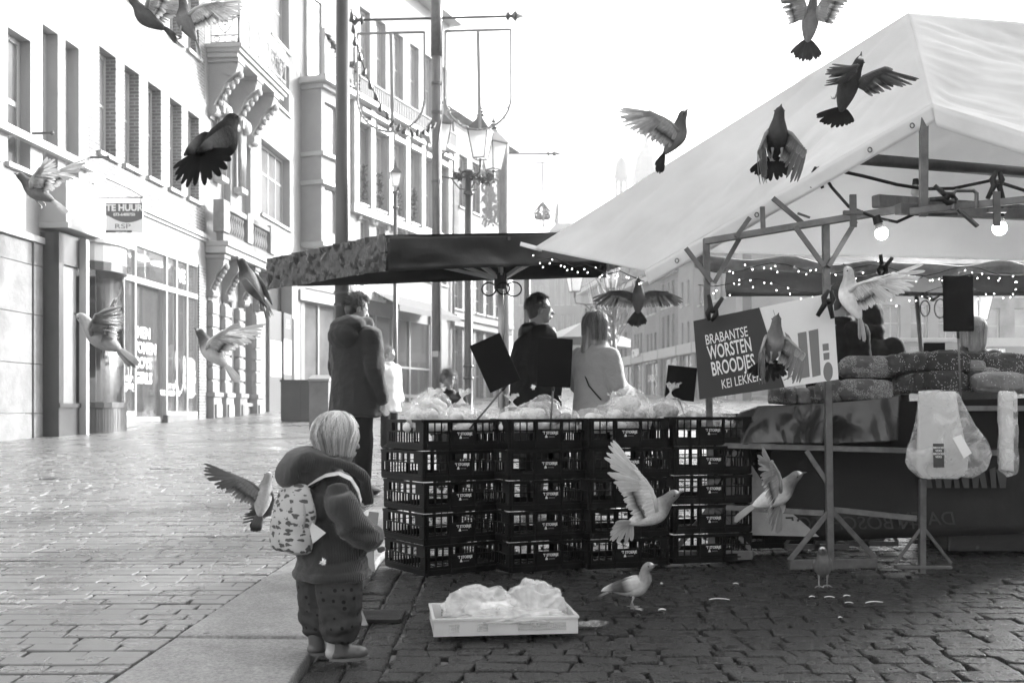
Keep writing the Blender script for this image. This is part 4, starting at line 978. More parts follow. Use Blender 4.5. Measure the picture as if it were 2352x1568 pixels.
# ================= crates =================
CW, CD, CH = .50, .47, .171
pc = thing('bread_crate', 'x', 'crate', (0, 0, 0))
def crate_body():
    mb = MB(); th = .007
    # front and back ends: two grids, a handle over a solid name plate
    def end(T, rear=False):
        H = []
        for gx in (.034, .335):
            for i in range(3):
                x0 = gx+i*.0410
                H += [(x0, x0+.035, .050, .099), (x0, x0+.035, .106, .150)]
        if rear: H = [(gx+i*.0410, gx+i*.0410+.038, .036, .153) for gx in (.034, .335) for i in range(3)]
        H.append((.180, .315, .112, .150) if not rear else (.175, .320, .04, .153)); H += [(.462, .472, .05, .10), (.478, .488, .05, .10)]
        mb.plate(0, CW, .004, CH-.010, H, 0, th, T=T)
        rib = [(-.003, CW+.003, CH-.016, CH-.002, -.008), (.0, CW, .100, .1055, -.004), (.0, CW, .026, .034, -.004)]
        for x0, x1, z0, z1, y in rib:
            vs = [T @ V((x, yy, z)) for x in (x0, x1) for yy in (y, -.0005) for z in (z0, z1)]
            mb.add(vs, [(0,1,3,2), (4,6,7,5), (0,4,5,1), (2,3,7,6), (0,2,6,4), (1,5,7,3)])
        for x in (.0, .020, .166, .326, .497):
            vs = [T @ V((xx, yy, z)) for xx in (x-.003, x+.003) for yy in (-.007, -.0004) for z in (.01, CH-.017)]
            mb.add(vs, [(0,1,3,2), (4,6,7,5), (0,4,5,1), (2,3,7,6), (0,2,6,4), (1,5,7,3)])
    def side(T, L_):
        H = []; x = .05; i = 0
        while x < L_-.05:
            H.append((x, x+.026, .042, .099)); x += .0335; i += 1
        x = .05
        while x < L_-.07:
            H.append((x, x+.048, .106, .152)); x += .067
        H += [(.012, .040, .045, .10)]
        mb.plate(0, L_, .004, CH-.010, H, 0, th, T=T)
        for x0, x1, z0, z1, y in ((-.003, L_+.003, CH-.016, CH-.002, -.008), (0, L_, .100, .1055, -.004), (0, L_, .026, .034, -.004)):
            vs = [T @ V((x, yy, z)) for x in (x0, x1) for yy in (y, -.0005) for z in (z0, z1)]
            mb.add(vs, [(0,1,3,2), (4,6,7,5), (0,4,5,1), (2,3,7,6), (0,2,6,4), (1,5,7,3)])
    end(Matrix.Identity(4))
    end(Matrix.Translation((CW, CD, 0)) @ Matrix.Rotation(math.pi, 4, 'Z'), True)
    side(Matrix.Translation((0, CD-.008, 0)) @ Matrix.Rotation(-math.pi/2, 4, 'Z'), CD-.016)
    side(Matrix.Translation((CW, .008, 0)) @ Matrix.Rotation(math.pi/2, 4, 'Z'), CD-.016)
    # slatted floor (turned into a horizontal plate)
    H = []
    for i in range(9):
        for j in range(4): H.append((.02+i*.052, .02+i*.052+.044, .02+j*.10, .02+j*.10+.092))
    T = Matrix(((1,0,0,0), (0,0,1,.004), (0,1,0,.002), (0,0,0,1)))
    mb.plate(.006, CW-.006, 0, CD-.01, H, 0, .005, T=T)
    return mb
crate_body().build('crate_body', M['crate'], pc)
lab = text("'T STOERJE", .0215, M['white_text'], pc, frame4((.255, -.0012, .084), (1,0,0), (0,0,1), (0,-1,0)), name='printed_name', bold=.0004, sx=.92, ext=.0004)
mb = MB(); tri = [V((.222, -.0016, .066)), V((.236, -.0016, .066)), V((.229, -.0016, .080))]
for k in range(3): mb.bar(tri[k], tri[(k+1) % 3], .0028, .0010, up=V((0,1,0)))
mb.ell((.229, -.0018, .070), (.003, .0006, .003), nu=8, nv=4)
mb.build('printed_logo', M['white_text'], pc)
text("BAKKERIJ", .0088, M['trim_g'], pc, frame4((.262, -.0012, .066), (1,0,0), (0,0,1), (0,-1,0)), name='printed_small_line', sx=1.0, ext=.0003)
ORD = ('topmost', 'second from the top', 'middle', 'fourth from the top', 'lowest')
stacks = [(972, 1326, 33, 'stack nearest the child'), (1170, 1318, 24, 'second stack from the child'), (1352, 1310, 20, 'third stack from the child'), (1546, 1296, 16, 'stack behind the stall post')]
TOPS = []
for si, (u, v, ang, nm) in enumerate(stacks):
    b0 = G(u, v)
    for k in range(5):
        c = pc if (si == 0 and k == 0) else copy_tree(pc)
        c['label'] = 'black bread crate, %s in the %s' % (ORD[4-k], nm); c['group'] = 'black bread crates stacked beside the stall'
        rz = R(ang+random.uniform(-2.2, 2.2)); o_ = b0+V((random.uniform(-.009, .009), random.uniform(-.008, .008), k*CH+.002))
        put(c, o_, rz)
        if k == 4: TOPS.append((o_.copy(), rz))
# two more stacks standing behind, mostly hidden
for (u, v, nm) in ((1700, 1262, 'half hidden stack beside the table'),):
    for k in range(5):
        c = copy_tree(pc); c['label'] = 'black slatted bread crate, %s in the %s' % (ORD[4-k], nm); c['group'] = 'black bread crates stacked beside the stall'
        put(c, G(u, v)+V((0, 0, k*CH+.002)), R(10+random.uniform(-2, 2)))
# ================= bags of rolls =================
M['film'] = None
def filmmat(name, a=.55, g=.85):
    m = mat(name, g, .14, .8, bump=.6, bs=13, transl=.35, alpha=1)
    N = m.node_tree.nodes; L = m.node_tree.links; out = N['Material Output']; src = out.inputs[0].links[0].from_socket
    tp = N.new('ShaderNodeBsdfTransparent'); mx = N.new('ShaderNodeMixShader')
    tc = N.new('ShaderNodeTexCoord'); t = N.new('ShaderNodeTexNoise'); t.inputs['Scale'].default_value = 9; t.inputs['Detail'].default_value = 5; t.inputs['Distortion'].default_value = .8
    L.new(tc.outputs['Object'], t.inputs['Vector'])
    mr = N.new('ShaderNodeMapRange'); mr.inputs[1].default_value = .38; mr.inputs[2].default_value = .62; mr.inputs[3].default_value = max(0, a-.16); mr.inputs[4].default_value = min(1, a+.2)
    L.new(t.outputs['Fac'], mr.inputs[0]); L.new(mr.outputs[0], mx.inputs[0]); L.new(tp.outputs[0], mx.inputs[1]); L.new(src, mx.inputs[2]); L.new(mx.outputs[0], out.inputs[0])
    return m
M['film'] = filmmat('clear_plastic_film', .24)
M['film_w'] = filmmat('milky_plastic_film', .50)
M['roll'] = mat('pale_bread_roll', .70, .7, .3, var=.15, vs=14, bump=.2, bs=30, transl=.15)
M['roll_d'] = mat('seeded_roll', .34, .75, .3, var=.5, vs=40, bump=.5, bs=60)
def sphere_mesh(n=3):
    bm = bmesh.new(); bmesh.ops.create_icosphere(bm, subdivisions=n, radius=1); vs = [v.co.copy() for v in bm.verts]; fs = [tuple(v.index for v in f.verts) for f in bm.faces]; bm.free(); return vs, fs
ICO4 = sphere_mesh(5); ICO3 = sphere_mesh(4)
def crinkle(p, s, o):
    q = V((p.x*s+o, p.y*s-o, p.z*s+o*2)); a = 1-abs(noise.noise(q))*2.2; b_ = 1-abs(noise.noise(q*2.3+V((5, 1, 2))))*2.2
    return a*.6+b_*.4
def bread_bag(label, loc, r, dark=False, rz=0, seed=0, tie=True, m=None, rolls=7):
    rnd = random.Random(seed); t = thing('bread_bag', label, 'bag', loc, rz, 'plastic bags of rolls in the top crates'); rx, ry, rz_ = r
    for k in range(rolls):
        if k < 4: x, y, z = (rx*.48*(-1 if k % 2 else 1), ry*.45*(-1 if k < 2 else 1), rz_*.42)
        else: x, y, z = (rnd.uniform(-.4, .4)*rx, rnd.uniform(-.4, .3)*ry, rz_*(.95+.18*(k-4)/3))
        a = rnd.uniform(0, 3.1); rm_ = Matrix.Rotation(a, 3, 'Z') @ Matrix.Rotation(rnd.uniform(-.3, .3), 3, 'Y'); q = min(rx, rz_*.9)
        MB().ell((x, y, z), (q*.80, q*.44, q*.40), rm_, 16, 10).build('bread_roll', M['roll_d'] if dark else M['roll'], t, smooth=True)
    vs, fs = ICO4; o = rnd.uniform(0, 50); out = []
    for p in vs:
        q = V((p.x*rx, p.y*ry, p.z*rz_*.95+rz_*.80))
        sx = 1+.15*(crinkle(p, 1.6, o)-.5)+.035*(crinkle(p, 4.2, o)-.5)
        q = V((q.x*sx, q.y*sx, max(.004, (q.z-rz_*.8)*sx+rz_*.8)))
        out.append(q)
    MB().add(out, fs).build('plastic_film', m or M['film'], t, smooth=True)
    if tie:
        mb = MB(); n_ = 22; rings = []; lean = V((rnd.uniform(-.5, .5), rnd.uniform(-.3, .3), 0))*rx
        top = V((0, 0, rz_*1.68))
        for j in range(6):
            rr = (.30, .10, .05, .14, .28, .38)[j]*rx; zz = (0, .22, .34, .50, .66, .74)[j]*rz_
            rings.append([top+lean*(j/5)**1.3+V((math.cos(2*math.pi*k/n_)*rr*(1+.45*rnd.uniform(-1, 1)*(j > 2)), math.sin(2*math.pi*k/n_)*rr*.7*(1+.45*rnd.uniform(-1, 1)*(j > 2)), zz+(.16*rz_*rnd.uniform(-1, 1) if j > 3 else 0))) for k in range(n_)])
        mb.rings(rings, caps=False).build('tied_end', m or M['film_w'], t, smooth=True)
    return t
def crate_pt(i, x, y, z=.10):
    o_, rz = TOPS[i]; return o_+Matrix.Rotation(rz, 3, 'Z') @ V((x, y, z))
bags = [ (0, .11, .14, (.105, .10, .085), 0, 'bulging bag of long white rolls at the left end of the crates'),
         (0, .20, .30, (.10, .10, .105), 0, 'tall tied bag of white rolls behind the first two bags'),
         (0, .27, .12, (.095, .09, .072), 0, 'bag of small round rolls in the middle of the first crate'),
         (0, .35, .22, (.085, .10, .085), 0, 'bag of rolls in front of the tousled boy'),
         (0, .42, .10, (.062, .075, .066), 1, 'small fan-folded bag of dark rolls right of the first price board'),
         (1, .09, .13, (.080, .08, .074), 0, 'small bag of rolls right beside the parasol mast'),
         (1, .22, .17, (.095, .09, .085), 0, 'bag with crumpled open top under the second price board'),
         (1, .33, .26, (.085, .09, .090), 1, 'bag of brown rolls with an upright torn top before the black coat'),
         (1, .41, .12, (.075, .08, .070), 1, 'bag of seeded dark rolls at the right end of the second crate'),
         (2, .09, .15, (.085, .09, .066), 0, 'flat bag of rolls at the left of the third crate'),
         (2, .21, .15, (.095, .09, .078), 0, 'bag with raised crumpled tip below the sweater'),
         (2, .36, .13, (.110, .09, .075), 1, 'wide bag of currant buns in the third crate'),
         (2, .40, .30, (.10, .10, .110), 0, 'heaped bag of buns behind the currant buns'),
         (3, .08, .22, (.12, .10, .095), 1, 'large high bag of flat breads left of the black sign'),
         (3, .22, .14, (.10, .09, .070), 0, 'low bag of white buns touching the stall post'),
         (3, .40, .20, (.09, .09, .060), 0, 'low bag of rolls behind the black sign') ]
for i, (c, x, y, r_, dk, lb_) in enumerate(bags):
    bread_bag(lb_, crate_pt(c, x, y+(.035 if y < .16 else 0), .085+(.03 if y > .25 else 0)), tuple(q*1.22 for q in r_), bool(dk), random.uniform(0, 3), i+11, tie=(i % 5 in (0, 3)))
# ================= white tray with plastic =================
TR = G(1160, 1447); a0, a1, a2 = G(1001, 1452), G(1160, 1455), G(1322, 1430)
tyaw = R(7); tray = thing('bread_tray', 'white latticed plastic tray lying on the cobbles, filled with loose film', 'tray', G(1152, 1437), tyaw)
mb = MB(); tw, td, th_ = .61, .36, .072
Hh = [(-.27+.05*i, -.27+.05*i+.010, .018, .052) for i in range(3)]
def lattice(x0, x1):
    out = []; x = x0
    while x < x1:
        for z in (.016, .028, .040): out.append((x, x+.0055, z, z+.008))
        x += .009
    return out
for sg, T in ((1, Matrix.Translation((0, -td/2, 0))), (1, Matrix.Translation((0, td/2, 0)) @ Matrix.Rotation(math.pi, 4, 'Z'))):
    mb.plate(-tw/2, tw/2, 0, th_, lattice(-.24, -.20)+lattice(-.12, -.08)+lattice(.05, .25), 0, .006, T=T)
for T in (Matrix.Translation((-tw/2, 0, 0)) @ Matrix.Rotation(-math.pi/2, 4, 'Z'), Matrix.Translation((tw/2, 0, 0)) @ Matrix.Rotation(math.pi/2, 4, 'Z')):
    mb.plate(-td/2+.006, td/2-.006, 0, th_, lattice(-.12, -.05)+lattice(.04, .12), 0, .006, T=T)
mb.bx(-tw/2+.01, tw/2-.01, -td/2+.01, td/2-.01, .004, .009)
for y in (-td/2-.006, td/2+.001): mb.bx(-tw/2-.006, tw/2+.006, y, y+.006, th_-.010, th_+.002)
for x in (-tw/2-.006, tw/2+.0005): mb.bx(x, x+.0055, -td/2, td/2, th_-.010, th_+.002)
M['tray'] = mat('white_tray_plastic', .78, .35, .5, transl=.35, var=.06, vs=6)
mb.build('tray_body', M['tray'], tray, bevel=.0015)
def film(label, loc, rz, r, seed, m='film_w', push=1.0, sub=None, flat=False):
    t = thing('plastic_film', label, 'plastic film', loc, rz); vs, fs = ICO4; out = []; o = seed*7.3
    for p in vs:
        s_ = 1+.42*(crinkle(p, .9, o)-.45)+.12*(crinkle(p, 2.6, o)-.45)
        out.append(V((p.x*r[0]*s_, p.y*r[1]*s_, max(-.002, (p.z*s_)*r[2]+ .25*r[2]*(0 if flat else 1)))))
    MB().add(out, fs).build('crumpled_sheet', M[m], t, smooth=True); return t
c = V(tray.location); Rz = Matrix.Rotation(tyaw, 3, 'Z')
film('round billow of clear film on the right half of the tray', c+Rz @ V((.15, .03, .06)), 0, (.125, .12, .10), 3)
film('crumpled heap of milky film on the left half of the tray', c+Rz @ V((-.09, .03, .055)), .4, (.16, .12, .085), 8)
film('flat film draped over the front edge of the tray', c+Rz @ V((.04, -.10, .050)), .1, (.20, .09, .035), 5)
film('scrap of clear film trailing right of the tray', c+V((.39, .01, .005)), .2, (.07, .04, .012), 9, 'film')
wr = thing('wrapper', 'printed white wrapper strip lying in the tray', 'wrapper', c+Rz @ V((-.04, -.06, .10)), .2)
MB().box((0, 0, 0), (.12, .05, .002), Matrix.Rotation(.5, 3, 'X')).build('wrapper_sheet', M['white'], wr)
mb = MB()
for k in range(8): mb.box((-.05+k*.014, -.021, -.009), (.007, .006, .003), Matrix.Rotation(.5, 3, 'X'))
mb.build('wrapper_print', M['dark'], wr)
# crumbs, crusts and slips on the cobbles
crusts = [(1652, 1378, .10, .018, 'curved crust scrap on the cobbles left of the standing dark pigeon'), (2008, 1385, .09, .02, 'curved crust scrap right of the standing dark pigeon'), (1865, 1372, .03, .02, 'small crust before the dark pigeon feet'), (1905, 1373, .05, .02, 'broken crust slice before the dark pigeon'), (1945, 1370, .04, .02, 'pale crumb slice right of the dark pigeon feet'), (1950, 1386, .04, .015, 'thin crumb slice nearest below the dark pigeon'), (1521, 1402, .035, .03, 'round bread crumb right of the white pigeon'), (1690, 1342, .03, .02, 'pale paper scrap below the crates'), (1930, 1420, .02, .015, 'tiny crumb on the open cobbles'), (1520, 1342, .012, .03, 'upright pale slip behind the white pigeon'), (1483, 1337, .03, .01, 'thin pale slip left of the upright slip')]
for u, v, L_, w_, lb_ in crusts:
    t = thing('bread_crust', lb_, 'crust', G(u, v)+V((0, 0, .0)), random.uniform(-.4, .4)); mb = MB()
    mb.tube([(L_*(q-.5), L_*.12*math.sin(math.pi*q), .004+.004*math.sin(math.pi*q)) for q in [k/6 for k in range(7)]], [(w_*.30*(.3+math.sin(math.pi*k/6)), w_*.13) for k in range(7)], 7)
    mb.build('crust_piece', M['roll'], t, smooth=True)
for (u, v, L_, w_, lb_) in ((741, 1290, .030, 0, 'white down feather drifting in front of the child coat'),):
    pass
def feather_fluff(label, p, r, seed):
    rnd = random.Random(seed); t = thing('down_feather', label, 'feather', p); mb = MB()
    for k in range(46):
        d = V((rnd.gauss(0, 1), rnd.gauss(0, 1), rnd.gauss(0, 1))).normalized(); a = d.orthogonal().normalized()*r*.14; L_ = r*rnd.uniform(.6, 1.1)
        mb.add([V((0,0,0))-a*.3, d*L_*.6+a, d*L_, d*L_*.6-a], [(0,1,2,3)])
    mb.build('barbs', mat('white_down', .85, .8, transl=.3), t)
feather_fluff('white down feather drifting in front of the child coat', W(741, 1290, 3.6), .016, 1)
feather_fluff('white down feather beside the second price board', W(1225, 889, 5.2), .017, 2)
feather_fluff('white down feather over the third crate', W(1614, 946, 5.3), .014, 3)
# ================= black price boards on sticks =================
M['board'] = mat('black_board', .004, .8, .15)
def price_board(label, u, v, wpx, hpx, ang, d, stick_to, skew=0):
    c = W(u, v, d); s = d/FP; t = thing('price_board', label, 'price board', c, 0, 'black price boards on sticks')
    m = Matrix.Rotation(R(-ang), 3, 'Y') @ Matrix.Rotation(R(skew), 3, 'Z'); a, b_ = wpx*s/2, hpx*s/2
    MB().box((0, 0, 0), (2*a, .008, 2*b_), m).build('board', M['board'], t, bevel=.010)
    mb = MB(); p1 = W(stick_to[0], stick_to[1], d)-c; p0 = m @ V((0, .008, -b_*1.0))
    mb.tube([p0+(p0-p1).normalized()*.03, p0.lerp(p1, .1)], .008, 8); mb.build('clamp', M['black'], t)
    MB().tube([p0.lerp(p1, .08), p1], .0055, 8).build('stick', M['steel'], t, smooth=True)
price_board('black price board tilted to the right over the first crate', 1137, 833, 76, 118, 24, 5.85, (1078, 985))
price_board('black upright price board over the second crate before the black coat', 1274, 832, 80, 112, -3, 5.9, (1264, 985), 8)
price_board('low black price board behind the heaped bags left of the black sign', 1564, 880, 68, 78, -6, 6.5, (1585, 985))
price_board('large black price board standing in the bread at the right', 2201, 697, 74, 128, 1, 5.6, (2207, 920), 6)
price_board('small black price board low between the loaves', 2146, 800, 50, 26, 0, 6.6, (2146, 870))
# ================= parasol =================
M['tarp'] = mat('dark_parasol_cloth', .010, .40, .5, var=.4, vs=2.5, bump=.5, bs=5, rvar=.08)
M['foil'] = mat('crumpled_transparent_cover', .016, .14, .55, var=.5, vs=9, bump=1.0, bs=13, rvar=.08, stretch=(1, 1, .35))
M['alu'] = mat('aluminium', .6, .35, .5, metal=.5)
pb = G(1150, 1165); ps_ = thing('market_parasol', 'large dark square parasol with crumpled shiny side over the crates', 'parasol', pb)
K2, Lc, Rn, Rf = W(890, 540, 6.9), W(617, 598, 8.7), W(1425, 532, 7.55), W(1395, 575, 9.2)
apex = W(1150, 543, 8.3); hub = W(1150, 655, 8.0)
def sheet(A_, B_, C_, D_, nu, nv, disp, sag=0):
    """bilinear sheet A-B (top) to D-C (bottom) with folds"""
    vs = []; n_ = (B_-A_).cross(D_-A_).normalized()
    for j in range(nv+1):
        for i in range(nu+1):
            a, b_ = i/nu, j/nv; p = A_.lerp(B_, a).lerp(D_.lerp(C_, a), b_)
            vs.append(p+n_*disp(a, b_, p)+V((0, 0, -sag*math.sin(math.pi*a)*math.sin(math.pi*b_))))
    return vs, [(j*(nu+1)+i, j*(nu+1)+i+1, (j+1)*(nu+1)+i+1, (j+1)*(nu+1)+i) for j in range(nv) for i in range(nu)]
dp = lambda a, b_, p: .02*nz(p, 2.0)+.012*nz(p, 7)
mb = MB()
cor = [K2, Rn, Rf, Lc]
for i in range(4):
    A_, B_ = cor[i], cor[(i+1) % 4]; vs, fs = sheet(apex+V((0,0,0)), apex+V((.001, 0, 0)), B_, A_, 14, 14, lambda a, b_, p: .015*nz(p, 2.2)*math.sin(math.pi*b_), .05)
    mb.add(vs, fs)
mb.build('canopy', M['tarp'], ps_, smooth=True, world=True, solid=.004)
vd = V((0, 0, -.235))
mb = MB()
for A_, B_ in ((K2, Rn), (Rn, Rf), (Rf, Lc)):
    o_ = (A_+B_)/2-(apex+V((0,0,-.2))); vs, fs = sheet(A_, B_, B_+vd*.95, A_+vd, 60, 8, lambda a, b_, p: (.06*(nz((p.x*1.5+p.z*2, p.y*1.5, p.z*5)))+.03*(.5-abs(nz((p.x, p.y, p.z*2), 4))))*(.35+b_), 0); mb.add(vs, fs)
mb.build('valance', M['tarp'], ps_, smooth=True, world=True, solid=.003)
vs, fs = sheet(Lc+V((-.01,-.01,.01)), K2+V((-.01,-.01,.01)), K2+vd+V((-.01,-.01,0)), Lc+vd*1.05+V((-.01,-.01,0)), 150, 26, lambda a, b_, p: .030*(crinkle(p, 5, 3)-.5)+.020*(crinkle(V((p.x*2, p.y*2, p.z*.7)), 7, 1)-.5))
MB().add(vs, fs).build('shiny_valance', M['foil'], ps_, smooth=False, world=True, solid=.003)
mb = MB(); mb.tube([pb+V((.02, 0, -.02)), hub, apex+V((0, 0, -.02))], [.024, .022, .018], 14); mb.build('mast', M['alu'], ps_, smooth=True, world=True)
MB().tube([hub+V((0, 0, -.03)), hub+V((0, 0, .09))], .05, 12).build('hub', M['dark'], ps_, world=True)
for q in [K2, Rn, Rf, Lc, (K2+Rn)/2, (Rn+Rf)/2, (Rf+Lc)/2, (Lc+K2)/2]:
    tgt = apex.lerp(q, .52)+V((0, 0, -.03)); m_ = MB(); m_.bar(hub+V((0, 0, .04)), tgt, .016, .026); m_.build('strut', M['alu'], ps_, world=True)
    m_ = MB(); m_.bar(apex+V((0, 0, -.04)), q+V((0, 0, -.035)), .018, .026); m_.build('rib', M['steel_dark'], ps_, world=True)
mb = MB()
for k, (dx, dy, rr) in enumerate(((-.09, 0, .055), (.02, -.05, .05), (.10, 0, .06))):
    c = hub+V((dx, dy, -.01)); mb.tube([c+V((rr*math.cos(a), .01*math.sin(3*a), rr*.9*math.sin(a)-.02)) for a in [2*math.pi*i/16 for i in range(17)]], .006, 6)
mb.build('cord_loops', M['black'], ps_, world=True)
# second parasol behind the stall
pb2 = G(2140, 1060); p2 = thing('market_parasol', 'second dark parasol further back behind the stall table', 'parasol', pb2); d2 = pb2.y
q1, q2, q3, q4 = W(1668, 615, d2-1.2), W(2480, 612, d2-1.2), W(2420, 625, d2+1.4), W(1760, 625, d2+1.4); ap2 = W(2090, 520, d2); hub2 = W(2143, 690, d2)
mb = MB(); cor2 = [q1, q2, q3, q4]
for i in range(4):
    vs, fs = sheet(ap2, ap2+V((.001, 0, 0)), cor2[(i+1) % 4], cor2[i], 10, 8, lambda a, b_, p: 0, .06); mb.add(vs, fs)
mb.build('canopy', M['tarp'], p2, smooth=True, world=True, solid=.004)
mb = MB()
for i in range(4):
    vs, fs = sheet(cor2[i], cor2[(i+1) % 4], cor2[(i+1) % 4]+V((0,0,-.33)), cor2[i]+V((0,0,-.33)), 40, 6, lambda a, b_, p: .06*nz((p.x*1.3, p.y, p.z*4))*b_); mb.add(vs, fs)
mb.build('valance', M['tarp'], p2, smooth=True, world=True, solid=.003)
MB().tube([pb2, ap2], .028, 12).build('mast', M['steel'], p2, smooth=True, world=True)
for q in cor2+[(q1+q2)/2, (q3+q4)/2]: MB().bar(hub2, ap2.lerp(q, .55)+V((0,0,-.03)), .02, .03).build('strut', M['steel_dark'], p2, world=True)
mb = MB()
for dx, rr in ((-.10, .10), (.09, .12)): mb.tube([hub2+V((dx+rr*.6*math.cos(a), 0, -.1+rr*math.sin(a))) for a in [2*math.pi*i/16 for i in range(17)]], .008, 6)
mb.build('cord_loops', M['black'], p2, world=True)
# ================= the white canvas stall =================
T_, L_, K_, A_ = W(1225, 570, 7.2), W(1480, 622, 6.5), W(2140, 240, 5.5), W(2085, 30, 6.4)
PA = G(1635, 1288); PB = G(1907, 1308); PC = G(2118, 1316)
stall = thing('market_stall', 'bread stall with tall white canvas roof on a galvanised steel frame', 'stall', PB)
def cmat():
    m = mat('white_canvas', .84, .75, .3, var=.09, vs=1.3, bump=0, transl=.50)
    return m
M['canvas'] = cmat()
def fold(p, amp=1.0, dirv=V((.83, 0, .56))):
    """long soft creases running along the pull of the cloth"""
    a = p.dot(dirv); q = p-dirv*a; s = V((a*.35, q.y*2.2, q.z*2.6+q.x*1.2))
    return amp*(.045*noise.noise(s)+.050*(.5-abs(noise.noise(s*2.1+V((3,1,7)))))+.030*(.5-abs(noise.noise(s*4.7)))+.007*noise.noise(p*7))
EF = lambda a, b_: min(1, 7*min(a, 1-a, b_, 1-b_))
lp = lambda a, b_, p: fold(p, 1.0)*EF(a, b_)
mb = MB()
vs, fs = sheet(T_, A_, K_, L_, 90, 60, lp, .05); mb.add(vs, fs)                        # left end of the roof
Rr = W(2600, 72, 7.1); FRr = W(2700, 700, 8.9); KR = W(2560, 372, 5.3); TB = T_+V((.15, .75, .12)); 
vs, fs = sheet(A_, Rr, KR, K_, 60, 50, lambda a, b_, p: fold(p, .8, V((.95, .2, -.2)))*EF(a, b_), .05); mb.add(vs, fs)
roof_o = mb.build('canvas_roof', M['canvas'], stall, smooth=True, world=True, solid=.002)
FE = W(2520, 603, 8.3)
mb = MB(); vs, fs = sheet(T_, A_, Rr, FE, 60, 50, lambda a, b_, p: fold(p, .6)*EF(a, b_), .04)
mb.add(vs, fs); mb.build('canvas_far_side', mat('white_canvas_far', .80, .8, .3, var=.04, vs=2, transl=.36), stall, smooth=True, world=True, solid=.002)  # same canvas in a darker, less translucent copy that tones down its underside
# hem along the near edges
mb = MB()
def hem(P0, P1, drop, n_=70, inward=V((0, .03, 0)), f=lp, edge=1, sag=0):
    vs = []; n2 = n_
    for j in range(5):
        for i in range(n2+1):
            a = i/n2; p = P0.lerp(P1, a); vs.append(p+drop*(j/4)+V((0, -.006, 0))+V((0, .012*nz(p, 3)*(j/4), .004*nz(p, 5))))
    mb.add(vs, [(j*(n2+1)+i, j*(n2+1)+i+1, (j+1)*(n2+1)+i+1, (j+1)*(n2+1)+i) for j in range(4) for i in range(n2)])
hem(L_, K_, V((.03, .01, -.085))); hem(K_, KR, V((.02, .0, -.12)))
mb.build('canvas_hem', mat('doubled_canvas_hem', .82, .7, .3, transl=.22, var=.05, vs=6, bump=.2, bs=12), stall, smooth=True, world=True, solid=.002)
for a in (.12, .42, .80, .93):
    c = L_.lerp(K_, a)+V((.015, -.016, -.045)); MB().tube([c+V((.011*math.cos(t), 0, .013*math.sin(t))) for t in [2*math.pi*k/12 for k in range(13)]], .003, 6).build('eyelet', M['steel_dark'], stall, world=True)
MB().bar(T_+V((-.09, 0, .03)), T_+V((.06, 0, -.01)), .03, .025).build('strap_end', M['canvas'], stall, world=True)
# rolled clear side sheet along the far eave
mb = MB(); E0, E1 = T_.lerp(FE, .26)+V((0, -.03, -.02)), FE+V((0, -.03, .0))
pts = [E0.lerp(E1, k/40)+V((0, 0, -.05-.015*math.sin(k*.6)-.03*math.sin(math.pi*k/40))) for k in range(41)]
mb.tube(pts, [.045+.012*math.sin(k*.9) for k in range(41)], 14); mb.build('rolled_side_sheet', mat('rolled_clear_sheet', .30, .22, .8, var=.4, vs=4, transl=.3, bump=.6, bs=6), stall, smooth=True, world=True)
# steel frame
GA = M['steel']
def post(name, P, top, wpx=.036):
    mb = MB(); mb.bar(P+V((0,0,.0)), top, wpx, wpx, up=V((0,1,0))); return mb.build(name, GA, stall, world=True, bevel=.003)
TA, TBp, TC = W(1622, 548, PA.y), W(1896, 502, PB.y), W(2120, 478, PC.y)
post('post', PA, TA); post('post', PB, TBp, .038); 
mb = MB(); mb.bar(W(2119, 1100, PC.y), PC, .034, .034, up=V((0,1,0))); mb.build('post', GA, stall, world=True, bevel=.003)
mb = MB(); mb.bar(W(2121, 497, 5.55), W(2122, 262, 5.55), .040, .036, up=V((0,1,0))); mb.build('king_post', GA, stall, world=True, bevel=.003)
mb = MB(); mb.bar(W(1618, 555, PA.y), W(2105, 474, PC.y-.2), .034, .038); mb.build('front_beam', GA, stall, world=True, bevel=.003)
mb = MB(); mb.bar(W(2062, 480, 5.56), W(2420, 497, 5.9), .05, .055); mb.build('front_beam', GA, stall, world=True, bevel=.003)
mb = MB(); mb.bar(W(2010, 462, 5.8), W(2420, 490, 6.4), .06, .07); mb.build('back_beam', M['wood'], stall, world=True, bevel=.008)
mb = MB(); mb.bar(W(2090, 486, 5.5), W(2420, 452, 5.2), .03, .035); mb.build('slanted_beam', GA, stall, world=True, bevel=.003)
mb = MB(); mb.tube([W(1880, 357, 6.3), W(2440, 404, 6.9)], .036, 14); mb.build('ridge_beam', M['steel_dark'], stall, smooth=True, world=True)
for (a, b_, d_) in (((1612, 620), (1640, 690), 0), ((1575, 570), (1634, 648), PA.y-.03), ((1700, 545), (1640, 650), PA.y-.03), ((1775, 455), (1842, 512), 5.95), ((1751, 475), (1753, 530), 6.0), ((1722, 500), (1690, 545), 6.05), ((1826, 520), (1893, 612), PB.y-.03), ((1965, 508), (1903, 612), PB.y-.03)):
    if d_: mb = MB(); mb.bar(W(a[0], a[1], d_), W(b_[0], b_[1], d_), .026, .016, up=V((0,1,0))); mb.builds('brace', GA, stall, world=True)
def foot(P, wl, wr_, hgt, yaw, thick=.03, plate=True):
    dx = V((math.cos(yaw), math.sin(yaw), 0)); l, r_ = P-dx*wl, P+dx*wr_; l.z = gz(l.y)+.035; r_.z = gz(r_.y)+.035
    mb = MB(); mb.bar(l, r_, .04, .055 if plate else .02); mb.bar(l+V((0,0,.02)), P+V((0, -.004, hgt)), thick, .014, up=V((0,1,0))); mb.bar(r_+V((0,0,.02)), P+V((0, -.004, hgt)), thick, .014, up=V((0,1,0)))
    mb.build('foot', GA, stall, world=True, bevel=.003)
